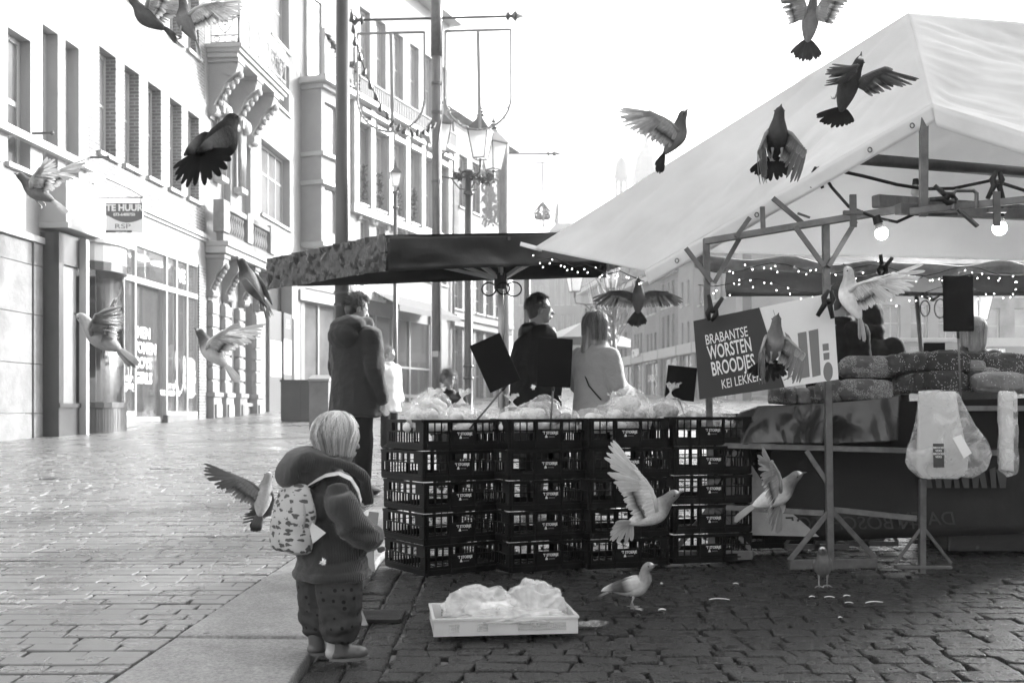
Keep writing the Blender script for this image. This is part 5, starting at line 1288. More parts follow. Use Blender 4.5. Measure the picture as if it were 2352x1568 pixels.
foot(PA, .23, .24, .33, .05); foot(PB, .24, .27, .34, .10); foot(PC, .15, .16, .26, .0, .018, False)
for u, v in ((1876, 1262), (1990, 1255), (2170, 1250)):
    P = G(u, v); mb = MB(); mb.bar(P, P+V((0, 0, .9)), .03, .03, up=V((0,1,0))); mb.bar(P-V((.2, 0, -.02)), P+V((.2, 0, .02)), .03, .03); mb.bar(P+V((-.2, 0, .03)), P+V((0, 0, .3)), .02, .01, up=V((0,1,0))); mb.bar(P+V((.2, 0, .03)), P+V((0, 0, .3)), .02, .01, up=V((0,1,0))); mb.build('rear_trestle', M['steel_dark'], stall, world=True)
mb = MB(); mb.bar(W(1642, 1163, PA.y), W(1892, 1178, PB.y), .02, .03); mb.bar(W(1900, 1168, PB.y+.02), W(2105, 1190, PC.y+.02), .02, .03); mb.build('lower_rail', GA, stall, world=True)
mb = MB(); mb.bar(W(1645, 1022, PA.y), W(2300, 1040, PC.y+.15), .03, .03); mb.build('table_rail', GA, stall, world=True)
mb = MB(); mb.bar(W(1852, 1035, PB.y+.02), W(1905, 1115, PB.y+.01), .026, .014, up=V((0,1,0))); mb.bar(W(1690, 1035, PA.y+.02), W(1643, 1110, PA.y+.01), .026, .014, up=V((0,1,0))); mb.builds('brace', GA, stall, world=True)
# wedges, clips and handles on the beam
mb = MB()
for u, v0, v1, dd in ((1959, 447, 522, 5.5), (2289, 440, 520, 5.3)): mb.bar(W(u, v0, dd), W(u+1, v1, dd), .035, .012, up=V((0,1,0))); mb.bar(W(u-22, (v0+v1)/2+4, dd), W(u+22, (v0+v1)/2+4, dd), .02, .02)
mb.bar(W(1832, 490, 5.9), W(1860, 500, 5.9), .015, .01); mb.tube([W(2190, 480, 5.3), W(2190, 445, 5.3), W(2196, 438, 5.3), W(2236, 438, 5.3), W(2243, 444, 5.3), W(2243, 478, 5.3)], .010, 6)
mb.bar(W(2200, 480, 5.35), W(2245, 520, 5.35), .03, .012); mb.builds('wedge', M['steel_dark'], stall, world=True)
# table with cloth
mb = MB(); tA, tB, tC, tD = W(1775, 932, PB.y+.35), W(2380, 916, PC.y+.25), W(2480, 890, 7.3), W(1760, 905, 7.3)
zt_ = min(tA.z, tB.z); tops = [V((p.x, p.y, zt_)) for p in (tA, tB, tC, tD)]; mb.prism(tops, (0, 0, -.03)); mb.build('table_top', M['wood'], stall, world=True)
M['cloth'] = mat('dark_plastic_cloth', .014, .26, .7, var=.4, vs=3, bump=.35, bs=5, transl=.05)
def drape(name, label, pts_top, pts_bot, nu, m, amp=.02, fr=3.0, seed=0, cat='cloth', trn=10):
    o = V(pts_bot[0]); t = thing(name, label, cat, o); vs = []; nt_, nb = len(pts_top)-1, len(pts_bot)-1
    def ev(P, a): k = min(int(a*(len(P)-1)), len(P)-2); return P[k].lerp(P[k+1], a*(len(P)-1)-k)
    for j in range(trn+1):
        for i in range(nu+1):
            a, b_ = i/nu, j/trn; p = ev(pts_top, a).lerp(ev(pts_bot, a), b_); q = V((p.x*fr+seed, p.y, p.z*fr*.5))
            p = p+V((0, -1, 0))*amp*(noise.noise(q)*1.2+.6*(1-2*abs(noise.noise(q*2.1)))+.25*noise.noise(q*5))*(.25+b_)
            vs.append(p-o)
    MB().add(vs, [(j*(nu+1)+i, j*(nu+1)+i+1, (j+1)*(nu+1)+i+1, (j+1)*(nu+1)+i) for j in range(trn) for i in range(nu)]).build('sheet', m, t, smooth=True, solid=.003)
    return t
d_ = PB.y+.22
drape('table_cloth', 'dark glossy plastic cloth hanging folded over the front of the bread table', [W(1700, 945, 6.4), W(1740, 932, 6.25), W(1830, 930, d_), W(1960, 918, d_), W(2068, 906, d_)], [W(1640, 1035, 6.3), W(1700, 1020, 6.15), W(1800, 1018, d_-.02), W(1930, 1022, d_-.02), W(2058, 1012, d_-.02)], 90, M['cloth'], .045, 3.5, 2, trn=22)
M['banner'] = mat('dark_banner_back', .010, .65, .4, var=.2, vs=3)
bt = drape('banner', 'dark banner seen from behind with mirrored lettering under the bread table', [W(1650, 1012, 6.7), W(1900, 1006, 6.5), W(2150, 1000, 6.35), W(2420, 1000, 6.3)], [W(1650, 1235, 6.7), W(1900, 1240, 6.5), W(2150, 1232, 6.35), W(2420, 1222, 6.3)], 60, M['banner'], .015, 2.0, 5, cat='banner')
for s_, u, v, sz in (('DA EN', 2130, 1205, .115), ("'N BOSCH TOE", 1960, 1215, .115)):
    text(s_, sz, mat('faded_print', .026, .6), bt, frame4(W(u, v, 6.30)-bt.location, (-1, .1, -.02), (0, 0, 1), (0, -1, 0)), shear=.2, ext=.001)
mb = MB()
for k in range(9):
    u = 2130+k*21; mb.prism([W(u, 1120, 6.26), W(u+12, 1120, 6.26), W(u+4+6*(k % 3), 1072, 6.26), W(u-10+6*(k % 2), 1078, 6.26)], (0, .003, 0))
mb.build('brush_letters', mat('banner_print', .05, .6), bt, world=True)
pn_ = thing('plywood_board', 'scuffed pale panel leaning under the left end of the table', 'panel', W(1650, 1225, 6.55)); mb = MB()
mb.prism([W(1672, 1036, 6.44), W(1705, 1036, 6.44), W(1775, 1140, 6.38), W(1882, 1232, 6.30), W(1640, 1226, 6.34), W(1652, 1150, 6.38)], (.0, .015, 0)); mb.build('panel_sheet', mat('scuffed_panel', .26, .5, .4, var=.3, vs=5, bump=.2), pn_, world=True)
# dark cabinet at the right under the table
cb = thing('storage_box', 'dark storage box under the right end of the bread table', 'box', G(2300, 1268)); mb = MB(); mb.bx(-.33, .6, 0, .5, 0, .42); mb.bx(-.34, .61, -.01, .51, .40, .43); mb.build('box_body', M['cloth'], cb, bevel=.01)
MB().prism([W(2052, 922, 6.12)-cb.location, W(2420, 912, 6.12)-cb.location, W(2420, 1030, 6.12)-cb.location, W(2048, 1024, 6.12)-cb.location], (0, .01, 0)).build('hanging_flap', M['board'], cb)
# ================= sign boards on the front posts =================
sb_ = thing('sign_board', 'sign board with black WORSTEN BROODJES half and white half clipped to the stall posts', 'sign', W(1760, 905, 5.75)); dS = 5.72
c1, c2, c3, c4 = [W(*p) for p in ((1593, 737, dS+.10), (1913, 672, dS-.10), (1926, 871, dS-.10), (1607, 917, dS+.10))]
t1, t2 = c1.lerp(c2, .48), c4.lerp(c3, .62)
MB().prism([c1, t1, t2, c4], (0, .008, 0)).build('black_sheet', mat('black_sign_sheet', .028, .55, .4, var=.1), sb_, world=True)
MB().prism([t1+V((.002,0,0)), c2, c3, t2+V((.002,0,0))], (0, .008, 0)).build('white_sheet', mat('white_sign_sheet', .80, .5, .4, var=.04, transl=.15), sb_, world=True)
ex, ez = (c2-c1).normalized(), (c1-c4).normalized(); en = ex.cross(ez).normalized()
if en.y > 0: en = -en
def SP(u, v, lift=.0015):
    ray = V(((u-1176)/FP, 1, (948-v)/FP)); o_ = V((0, 0, HC)); k = (c1-o_).dot(en)/ray.dot(en); return o_+ray*k+en*lift
inv = FR[sb_.name].inverted()
def stext(s_, u, v, size, m, sx=1, bold=0, shear=0, rot=0, align='LEFT'):
    p = inv @ SP(u, v); x = (Matrix.Rotation(rot, 3, en) @ ex); y = en.cross(x); text(s_, size, m, sb_, frame4(p, x, y, en), fitw=sx, bold=bold, shear=shear, ext=.0006, align=align)
chalk = mat('chalk_lettering', .72, .7)
stext('BRABANTSE', 1621, 792, .078, chalk, .235, .0004, .12, R(1)); stext('WORSTEN', 1628, 826, .108, chalk, .240, .0016, .1, R(1)); stext('BROODJES', 1636, 863, .108, chalk, .238, .0016, .1, R(1)); stext('KEI LEKKER', 1658, 893, .072, chalk, .215, .0001, .15, R(2))
grp = mat('grey_print', .17, .6)
def shape(pts): return MB().prism([SP(u, v, .001) for u, v in pts], en*.0008)
for nm_, pts in (('bar', ((1832, 765), (1852, 761), (1860, 865), (1840, 869))), ('bar', ((1857, 760), (1879, 755), (1885, 861), (1866, 866))), ('square', ((1889, 790), (1903, 788), (1904, 804), (1890, 806))), ('square', ((1891, 811), (1905, 809), (1905, 825), (1892, 827)))):
    o = shape(pts).build('printed_'+nm_, grp, sb_, world=True)
shape([(1902+11*math.cos(t)*(1), 853+22*math.sin(t)) for t in [2*math.pi*k/20 for k in range(20)]]).build('printed_oval', grp, sb_, world=True)
shape([(1800+2, 762), (1812, 770), (1824, 790), (1826, 830), (1812, 836), (1812, 800), (1806, 775)]).build('printed_arc', grp, sb_, world=True)
stext('STUKS', 1791, 863, .085, M['dark'], .118, .0014, .2, R(12)); mb = MB(); mb.bar(SP(1800, 873, .001), SP(1838, 853, .001), .004, .001, up=en); mb.build('underline', M['dark'], sb_, world=True)
mb = MB(); mb.bar(SP(1742, 708, .001), SP(1796, 888, .001), .002, .001, up=en); mb.bar(SP(1776, 712, .001), SP(1800, 790, .001), .002, .001, up=en); mb.build('fold_line', M['dark'], sb_, world=True)
s2_ = thing('sign_sheet', 'white sign with grey print hung below the far roll of the stall roof', 'sign', W(2115, 640, 8.0)); MB().prism([W(2050, 668, 8.0), W(2168, 672, 8.0), W(2150, 605, 8.05), W(2066, 605, 8.05)], (0, .01, 0)).build('sign_sheet', mat('sign2', .55, .6, transl=.2), s2_, world=True)
i2 = FR[s2_.name].inverted(); text('2 VOOR', .09, grp, s2_, frame4(i2 @ W(2112, 640, 7.99), (1,0,.02), (0,.1,1), (0,-1,.1)), shear=.3, bold=.001)
# clips
def clip(label, u, v, d, ang=0, s=1.0):
    t = thing('spring_clip', label, 'clip', W(u, v, d), 0, 'black spring clips on the stall'); m = Matrix.Rotation(R(ang), 3, 'Y'); mb = MB()
    for sg in (-1, 1):
        P = [m @ V(p)*s for p in ((sg*.006, 0, -.045), (sg*.020, 0, -.01), (sg*.012, 0, .02), (sg*.034, 0, .075))]; mb.tube(P, [.008*s, .014*s, .013*s, .010*s], 8)
    mb.tube([m @ V((0, -.012, .005))*s, m @ V((0, .012, .005))*s], .013*s, 10); mb.build('clip_jaws', M['black'], t, smooth=True)
clip('black spring clip holding the left corner of the black sign', 1636, 716, 5.68, 12, 1.15); clip('black spring clip at the top of the white sign', 1902, 690, 5.55, 190, 1.2); clip('black spring clip hanging under the canvas beside the first bulb', 1876, 402, 5.9, 180, 1.0); clip('black spring clip on the beam left of the right bulb', 2176, 455, 5.3, -70, 1.1); clip('black spring clip on the cable above the right bulb', 2290, 418, 5.4, 185, 1.2); clip('black spring clip on the rolled sheet above the far sign', 2028, 618, 7.6, 15, 1.3)
# bulbs and cable
cb_ = thing('lamp_cable', 'black lamp cable looped between the stall beams', 'cable', W(1890, 385, 6.0)); mb = MB(); o_ = W(1890, 385, 6.0)
mb.tube([W(u, v, d)-o_ for u, v, d in ((1890, 385, 6.0), (1980, 404, 6.0), (2060, 424, 6.0), (2120, 434, 6.0), (2190, 433, 6.0), (2280, 414, 6.0), (2360, 440, 6.0))], .010, 6)
mb.tube([W(u, v, d)-o_ for u, v, d in ((1885, 388, 5.95), (1910, 430, 5.9), (1950, 475, 5.7), (2010, 500, 5.6), (2060, 510, 5.6), (2100, 492, 5.6), (2200, 492, 5.5))], .009, 6); mb.build('cable_run', M['black'], cb_, smooth=True)
M['bulb_on'] = mat('lit_bulb', .9, .3, emit=6)
M['bulb_off'] = mat('unlit_bulb', .75, .2, transl=.3)
def bulb(label, u, v, d, r_, on=True, tilt=0):
    t = thing('light_bulb', label, 'bulb', W(u, v, d), 0, 'bulbs under the canvas'); m = Matrix.Rotation(R(tilt), 3, 'Y')
    MB().ell((0, 0, 0), (r_, r_, r_*1.05), nu=18, nv=12).build('bulb_globe', M['bulb_on'] if on else M['bulb_off'], t, smooth=True)
    MB().tube([m @ V((0, 0, r_*.8)), m @ V((0, 0, r_*1.7))], [r_*.72, r_*.5], 12).build('bulb_neck', M['trim'], t, smooth=True)
    MB().tube([m @ V((0, 0, r_*1.6)), m @ V((0, 0, r_*2.9))], [r_*.75, r_*.6], 12).build('socket', M['black'], t)
bulb('lit bulb by the canvas edge under the hanging clip', 1905, 402, 6.1, .032, True, -40); bulb('lit bulb hanging under the middle of the beam', 2025, 536, 5.6, .034, True, -18); bulb('lit bulb at the right end of the beam', 2296, 524, 5.4, .036); bulb('unlit bulb on the upper cable left of the short post', 2103, 441, 6.05, .026, False)
# fairy lights
e1 = [T_.lerp(L_, k/10)+V((0, .0, -.05-.02*math.sin(k*2.1))) for k in range(11)]
bulbstring('fairy_lights', 'fairy lights under the left canvas hem over the dark parasol', e1, 22, 0, .005, .003, True, .05, jit=.012)
for q, (dz, lb_, n_) in enumerate(((-.10, 'upper fairy light string along the rolled sheet', 64), (-.19, 'lower fairy light string drooping below the rolled sheet', 52))):
    P = [E0.lerp(E1, k/30)+V((0, -.06, dz-.04*math.sin(k*.9+q)-(.06 if q else .0)*math.sin(math.pi*k/30))) for k in range(31)]
    bulbstring('fairy_lights', lb_, P, n_, 0, .0058, .0025, True, .06, jit=.02)
# ================= loaves =================
def loafmat(name, g, seeds, sg_, sc_=90, rough=.7):
    m = mat(name, g, rough, .3, bump=.5, bs=45); N, L, b = nodes(m); tc = N.new('ShaderNodeTexCoord')
    v = N.new('ShaderNodeTexVoronoi'); v.inputs['Scale'].default_value = sc_; L.new(tc.outputs['Object'], v.inputs['Vector'])
    mr = N.new('ShaderNodeMath'); mr.operation = 'LESS_THAN'; mr.inputs[1].default_value = seeds; L.new(v.outputs['Distance'], mr.inputs[0])
    n_ = N.new('ShaderNodeTexNoise'); n_.inputs['Scale'].default_value = 9; n_.inputs['Detail'].default_value = 6; L.new(tc.outputs['Object'], n_.inputs['Vector'])
    th = N.new('ShaderNodeMath'); th.operation = 'GREATER_THAN'; th.inputs[1].default_value = .44; L.new(n_.outputs['Fac'], th.inputs[0])
    ml = N.new('ShaderNodeMath'); ml.operation = 'MULTIPLY'; L.new(mr.outputs[0], ml.inputs[0]); L.new(th.outputs[0], ml.inputs[1])
    rp = N.new('ShaderNodeMapRange'); rp.inputs[1].default_value = .3; rp.inputs[2].default_value = .7; rp.inputs[3].default_value = g*.7; rp.inputs[4].default_value = g*1.35; L.new(n_.outputs['Fac'], rp.inputs[0])
    mx = N.new('ShaderNodeMix'); mx.data_type = 'RGBA'; L.new(ml.outputs[0], mx.inputs[0]); L.new(rp.outputs[0], mx.inputs[6]); mx.inputs[7].default_value = (sg_, sg_, sg_, 1); L.new(mx.outputs[2], b.inputs['Base Color']); return m
M['l_pale'] = loafmat('oat_loaf', .10, .42, .36, 170); M['l_dark'] = loafmat('dark_seeded_loaf', .03, .22, .7, 90); M['l_seed'] = loafmat('sesame_loaf', .05, .24, .65, 100); M['l_plain'] = loafmat('plain_loaf', .18, .2, .5, 60)
def loaf(label, u, v, d, L_, w_, h_, yaw, m, seed=0, domed=.5):
    t = thing('bread_loaf', label, 'bread', W(u, v, d), yaw, 'loaves stacked on the bread table'); vs, fs = ICO3; out = []
    for p in vs:
        e = .44; q = V((math.copysign(abs(p.x)**e, p.x)*L_/2, math.copysign(abs(p.y)**.62, p.y)*w_/2, math.copysign(abs(p.z)**(.75 if p.z > 0 else .35), p.z)*h_/2))
        s_ = 1+.12*noise.noise(V((p.x*1.7+seed, p.y*1.7, p.z*1.7)))+.035*noise.noise(V((p.x*6+seed, p.y*6, p.z*6))); out.append(q*s_+V((0, 0, h_*.5)))
    MB().add(out, fs).build('loaf_crust', m, t, smooth=True)
S = 6.2/FP
loaves = [ # label, u, v(base), d, len px, height px, yaw deg, material
 ('round end of a loaf at the far left of the lower row', 1783, 928, 6.2, 34, 42, 80, 'l_pale'), ('grey loaf end, second in the lower row', 1812, 930, 6.2, 40, 40, 75, 'l_pale'), ('dark loaf end, third in the lower row', 1842, 930, 6.2, 38, 38, 80, 'l_plain'), ('shiny loaf end left of the stall post', 1872, 928, 6.2, 40, 40, 70, 'l_pale'),
 ('wrapped loaf just right of the stall post', 1905, 922, 6.15, 60, 46, 30, 'l_pale'), ('long oat covered loaf in the lower row', 1985, 920, 6.15, 125, 46, 4, 'l_pale'), ('sesame loaf end, lower row under the dark loaves', 2074, 905, 6.2, 42, 44, 78, 'l_seed'), ('second sesame loaf end in the lower row', 2112, 903, 6.2, 46, 46, 70, 'l_seed'), ('broad black seeded loaf above the hanging bag', 2170, 900, 6.15, 88, 46, 8, 'l_dark'), ('dark loaf right of the board stick', 2235, 900, 6.25, 60, 48, 10, 'l_dark'), ('pale floury loaf low at the right edge', 2290, 900, 6.1, 110, 42, 5, 'l_plain'),
 ('long oat covered loaf in the upper row', 1985, 868, 6.25, 118, 46, 3, 'l_pale'), ('small grey loaf behind the oat loaf', 2030, 866, 6.4, 60, 46, 10, 'l_plain'), ('upright sesame loaf end, first of three', 2050, 862, 6.2, 44, 46, 80, 'l_seed'), ('upright sesame loaf end, second of three', 2082, 858, 6.2, 44, 46, 80, 'l_seed'), ('upright sesame loaf end, third of three', 2112, 855, 6.2, 44, 46, 80, 'l_seed'), ('broad black seeded loaf in the upper row', 2172, 858, 6.2, 100, 50, 5, 'l_dark'), ('dark loaf behind the board stick, upper row', 2225, 868, 6.4, 70, 40, 0, 'l_plain'), ('dark round loaf before the blond woman', 2236, 842, 6.6, 100, 32, 0, 'l_dark'), ('sesame loaf at the upper right edge', 2310, 865, 6.4, 100, 52, 10, 'l_seed'), ('grey loaf between the rows at the right', 2250, 875, 6.3, 80, 30, 0, 'l_pale'), ('brown loaf end at the right frame edge', 2330, 905, 6.3, 70, 44, 10, 'l_plain')]
for i, (lb_, u, v, d, Lp, hp, yw, m) in enumerate(loaves):
    sd_ = 6.2/FP; L2 = Lp*sd_
    if yw > 45: loaf(lb_, u, v, d+.1, .26, Lp*sd_*1.02, hp*sd_*1.05, R(yw), M[m], i*3.1)
    else: loaf(lb_, u, v, d, L2*1.04, .13, hp*sd_*1.08, R(yw), M[m], i*3.1)
# ================= hanging bundles of bags =================
def hanging(label, u0, v0, d, outline, sheets, seed):
    o = W(u0, v0, d); t = thing('bag_bundle', label, 'bag bundle', o); mb = MB()
    MB().prism([W(a, b_, d+.02)-o for a, b_ in sheets], (0, .03, 0)).build('folded_bags', mat('white_bags', .62, .5, .4, transl=.25, var=.06, vs=7), t, bevel=.006)
    n_ = len(outline); rings = []
    cy = sum(v for _, v in outline)/n_; cx = sum(u for u, _ in outline)/n_; N_ = 60; ol = []
    for k in range(N_):
        a = k/N_*n_; i = int(a); f = a-i; p0, p1 = outline[i % n_], outline[(i+1) % n_]; ol.append((p0[0]+(p1[0]-p0[0])*f, p0[1]+(p1[1]-p0[1])*f))
    vs = []; fs = []; J = 16
    for side in (-1, 1):
        base = len(vs)
        for j in range(J+1):
            r_ = j/J
            for (uu, vv) in ol:
                p = W(cx+(uu-cx)*r_, cy+(vv-cy)*r_, d)-o; th_ = .07*math.sqrt(max(0, 1-r_*r_)); q = p*9
                p = p+V((0, side*th_, 0))+V((.004*noise.noise(q*2), .022*(crinkle(p, 7, seed)-.5)*(r_ > .02)*(1-r_*.6), .004*noise.noise(q*3)))
                vs.append(p)
        for j in range(J):
            for k in range(N_): fs.append((base+j*N_+k, base+j*N_+(k+1) % N_, base+(j+1)*N_+(k+1) % N_, base+(j+1)*N_+k))
    MB().add(vs, fs).build('clear_film', M['film'], t, smooth=True)
    return t, o
t, o_ = hanging('clear bag holding white folded paper bags hanging from the table front', 2180, 897, 5.55, [(2110, 897), (2150, 895), (2200, 897), (2215, 930), (2240, 975), (2270, 1015), (2280, 1045), (2268, 1078), (2235, 1098), (2195, 1092), (2150, 1100), (2112, 1098), (2090, 1080), (2078, 1060), (2082, 1035), (2098, 985), (2106, 940)], [(2113, 899), (2196, 899), (2206, 960), (2226, 1050), (2222, 1088), (2200, 1100), (2120, 1098), (2108, 1080)], 4)
mb = MB(); mb.prism([W(2143, 1018, 5.46)-o_, W(2168, 1018, 5.46)-o_, W(2169, 1073, 5.46)-o_, W(2144, 1073, 5.46)-o_], (0, .002, 0)); mb.build('dark_label', M['dark'], t)
text('BROOD\nVERS\nBROOD\nVERS', .016, M['white_text'], t, frame4(W(2156, 1030, 5.457)-o_, (1,0,0), (0,0,1), (0,-1,0)))
mb = MB(); mb.prism([W(2188, 1005, 5.455)-o_, W(2208, 998, 5.455)-o_, W(2232, 1040, 5.455)-o_, W(2214, 1052, 5.455)-o_], (0, .002, 0)); mb.build('receipt_label', M['white'], t)
hanging('second bundle of white bags hanging at the right frame edge', 2330, 897, 5.6, [(2294, 897), (2332, 897), (2336, 1088), (2314, 1096), (2296, 1083)], [(2298, 899), (2328, 899), (2330, 1083), (2300, 1078)], 9)
# ================= people =================
M['skin'] = mat('skin', .36, .5, .4, var=.06, vs=12)
M['hair_b'] = mat('blond_hair', .26, .45, .5, var=.45, vs=30, stretch=(1, 1, .12))
M['strand_b'] = mat('blond_strands', .5, .40, .6, attr=True, transl=.2)
M['strand_m'] = mat('brown_strands', .3, .40, .6, attr=True, transl=.1)
M['hair_d'] = mat('dark_hair', .06, .45, .5, var=.4, vs=25, stretch=(1, 1, .3))
M['hair_m'] = mat('light_brown_hair', .20, .42, .6, var=.4, vs=25, stretch=(1, 1, .3))
def head(mb, c, R_, s=1.0, nose=True):
    """c centre of the skull, R_ rotation whose local +X is where the face looks, s=1 gives a 0.23 m head"""
    P = lambda x, y, z: V(c)+R_ @ V((x*s, y*s, z*s)); E = lambda p, r: mb.ell(P(*p), [q*s for q in r], R_, 16, 11)
    E((-.008, 0, .02), (.098, .076, .094)); E((.030, 0, -.045), (.062, .056, .066)); E((.058, 0, -.085), (.032, .030, .026))
    E((.060, 0, -.010), (.040, .050, .050)); E((.050, .030, -.035), (.034, .024, .030)); E((.050, -.030, -.035), (.034, .024, .030))
    mb.cap(P(.092, 0, .005), P(.116, 0, -.030), .009*s, .014*s, 8); E((.096, 0, -.058), (.012, .022, .007)); E((.094, 0, -.071), (.012, .019, .008))
    for sg in (-1, 1):
        E((-.006, sg*.078, -.022), (.016, .010, .030)); E((.078, sg*.028, .020), (.016, .022, .008)); E((.083, sg*.031, .002), (.010, .012, .009))
    mb.cap(P(-.02, 0, -.05), P(-.035, 0, -.17), .052*s, .056*s)
def hand(mb, c, R_, s=1.0, curl=.6):
    """palm plus four unequal bent fingers and a thumb; local +X along the fingers, +Z back of the hand"""
    P = lambda x, y, z: V(c)+R_ @ V((x*s, y*s, z*s))
    mb.ell(P(.04, 0, 0), (.050*s, .040*s, .016*s), R_, 14, 9); mb.cap(P(-.04, 0, 0), P(.02, 0, 0), .026*s, .024*s)
    for y, L_ in ((-.030, .060), (-.010, .072), (.010, .078), (.029, .070)):
        a = P(.078, y, 0); b_ = P(.078+L_*.45, y*1.05, -L_*.30*curl); c_ = P(.078+L_*(.75-.25*curl), y*1.05, -L_*.78*curl); e = P(.078+L_*(.85-.5*curl), y, -L_*1.05*curl)
        mb.cap(a, b_, .0095*s, .0088*s, 8); mb.cap(b_, c_, .0088*s, .008*s, 8); mb.cap(c_, e, .008*s, .0065*s, 8)
    mb.cap(P(.015, .034, -.004), P(.05, .056, -.014), .014*s, .011*s, 8); mb.cap(P(.05, .056, -.014), P(.078, .050, -.03), .011*s, .008*s, 8)
def strands(name, roots, mtl, parent, r0=.0016, seg=8, n3=3, tone=None):
    mb = MB(); rr_ = random.Random(4)
    if tone: mb.c = []
    for pts in roots:
        mb.tube(pts, [r0*(1-.65*i/(len(pts)-1)) for i in range(len(pts))], n3, caps=False)
        if tone: c_ = tone*max(.18, (.25+1.5*(nz(pts[min(5, len(pts)-1)], 45)*.7+.5)*(.5+.8*rr_.random()))); mb.c += [c_]*(len(mb.v)-len(mb.c))
    return mb.build(name, mtl, parent, smooth=True)
def scalp_hair(c, R_, s, n, length, rnd, crown=(-.03, 0, .115), part=0, stiff=0, face=.55, r0=.0016, mtl=None, parent=None, name='hair', out=.010, rx=(.110, .088, .106), curl=0, tipin=0, tone=None):
    """strands combed from the crown over the skull and hanging to `length` below the ears"""
    P = lambda q: V(c)+R_ @ (q*s); roots = []
    for i in range(n):
        a = rnd.uniform(-math.pi, math.pi); ca = math.cos(a)                       # a=0 is the forehead
        t_end = (math.pi*.5+.15) if ca < face else math.pi*.33+rnd.uniform(-.05, .1)
        lay = rnd.random(); pts = []; wv = rnd.uniform(0, 6)
        t0 = rnd.uniform(.0, .9) if rnd.random() < .75 else rnd.uniform(0, 1.5); t0 = min(t0, t_end-.25)
        for k in range(9):
            t = t0+(t_end-t0)*k/8; aa = a+.10*math.sin(wv+t*3)+.10*nz((a*2, t, wv*.1), 1.5)
            o = out*(.2+1.1*lay*lay)*(.5+.7*math.sin(t))*(.35 if ca > face-.25 else 1)
            q = V(((rx[0]+o)*math.sin(t)*math.cos(aa)-.008, (rx[1]+o)*math.sin(t)*math.sin(aa), (rx[2]+o)*math.cos(t)+.012))
            q += V((rnd.gauss(0, .0012), rnd.gauss(0, .0012), 0)); pts.append(P(q))
        if ca < face and length > 0:
            last = q; L_ = length*rnd.uniform(.72, 1.05)
            for k in range(1, 7):
                f = k/6; pts.append(P(V((last.x*(1-.28*f*(1 if tipin else .35)), last.y*(1-.22*f*(1 if tipin else .2)), last.z-L_*f))+V((curl*math.sin(f*7+wv), curl*math.cos(f*6+wv), 0))*f))
        roots.append(pts)
    return strands(name, roots, mtl, parent, r0, tone=tone)
def rib_mat(name, g, scale, dist=.004, rough=.85):
    m = mat(name, g, rough, .25, var=.12, vs=9, sheen=.3); N, L, b = nodes(m); tc = N.new('ShaderNodeTexCoord'); wv = N.new('ShaderNodeTexWave')
    wv.wave_type = 'BANDS'; wv.bands_direction = 'X'; wv.inputs['Scale'].default_value = scale; wv.inputs['Distortion'].default_value = .8; wv.inputs['Detail'].default_value = 1
    mp = N.new('ShaderNodeMapping'); mp.inputs['Rotation'].default_value = (0, 0, .6); L.new(tc.outputs['Object'], mp.inputs[0]); L.new(mp.outputs[0], wv.inputs['Vector'])
    bp = N.new('ShaderNodeBump'); bp.inputs['Strength'].default_value = .8; bp.inputs['Distance'].default_value = dist; L.new(wv.outputs['Fac'], bp.inputs['Height']); L.new(bp.outputs[0], b.inputs['Normal']); return m
def dot_mat(name, g, gd, scale, thr, stretch=(1, 1, 1), dist=0):
    m = mat(name, g, .8, .25, var=.1, vs=6, bump=.25, bs=20); N, L, b = nodes(m); src = b.inputs['Base Color'].links[0].from_socket
    tc = N.new('ShaderNodeTexCoord'); mp = N.new('ShaderNodeMapping'); mp.inputs['Scale'].default_value = stretch; L.new(tc.outputs['Object'], mp.inputs[0]); v = N.new('ShaderNodeTexVoronoi'); v.inputs['Scale'].default_value = scale; v.inputs['Randomness'].default_value = .55
    vec = mp.outputs[0]
    if dist:
        t = N.new('ShaderNodeTexNoise'); t.inputs['Scale'].default_value = scale*1.3; L.new(vec, t.inputs['Vector']); ad = N.new('ShaderNodeVectorMath'); ad.operation = 'MULTIPLY_ADD'; ad.inputs[1].default_value = (dist,)*3; L.new(t.outputs['Color'], ad.inputs[0]); L.new(vec, ad.inputs[2]); vec = ad.outputs[0]
    L.new(vec, v.inputs['Vector']); lt = N.new('ShaderNodeMath'); lt.operation = 'LESS_THAN'; lt.inputs[1].default_value = thr; L.new(v.outputs['Distance'], lt.inputs[0])
    mx = N.new('ShaderNodeMix'); mx.data_type = 'RGBA'; L.new(lt.outputs[0], mx.inputs[0]); L.new(src, mx.inputs[6]); mx.inputs[7].default_value = (gd, gd, gd, 1); L.new(mx.outputs[2], b.inputs['Base Color']); return m
# ---- the toddler: local +X is the way the child faces, feet on z=0
tb_ = G(760, 1508); rzT = R(24)
ch_ = thing('person', 'toddler with blond hair in puffy corduroy coat, dotted trousers and boots, seen from behind', 'person', tb_, rzT)
rnd = random.Random(5); hC = V((.030, 0, .850)); hR = Matrix.Rotation(R(24), 3, 'Z') @ Matrix.Rotation(R(5), 3, 'Y'); hs = .84
mb = MB(); head(mb, hC, hR, hs)
mb.cap((0, 0, .42), (.01, 0, .66), .085, .075)
for sg in (-1, 1):
    mb.cap((0, sg*.055, .40), (.005, sg*.06, .20), .06, .045); mb.cap((.005, sg*.06, .20), (0, sg*.06, .05), .045, .032); mb.cap((-.01, sg*.06, .03), (.07, sg*.06, .025), .028, .024)
    mb.cap((0, sg*.10, .64), (.02, sg*.15, .50), .036, .030); mb.cap((.02, sg*.15, .50), (.13, sg*.07, .43), .028, .022)
    hand(mb, V((.15, sg*.05, .425)), Matrix.Rotation(-sg*.7, 3, 'Z'), .6)
blob(mb, 'body', M['skin'], ch_, .0055, 2)
ey = MB()
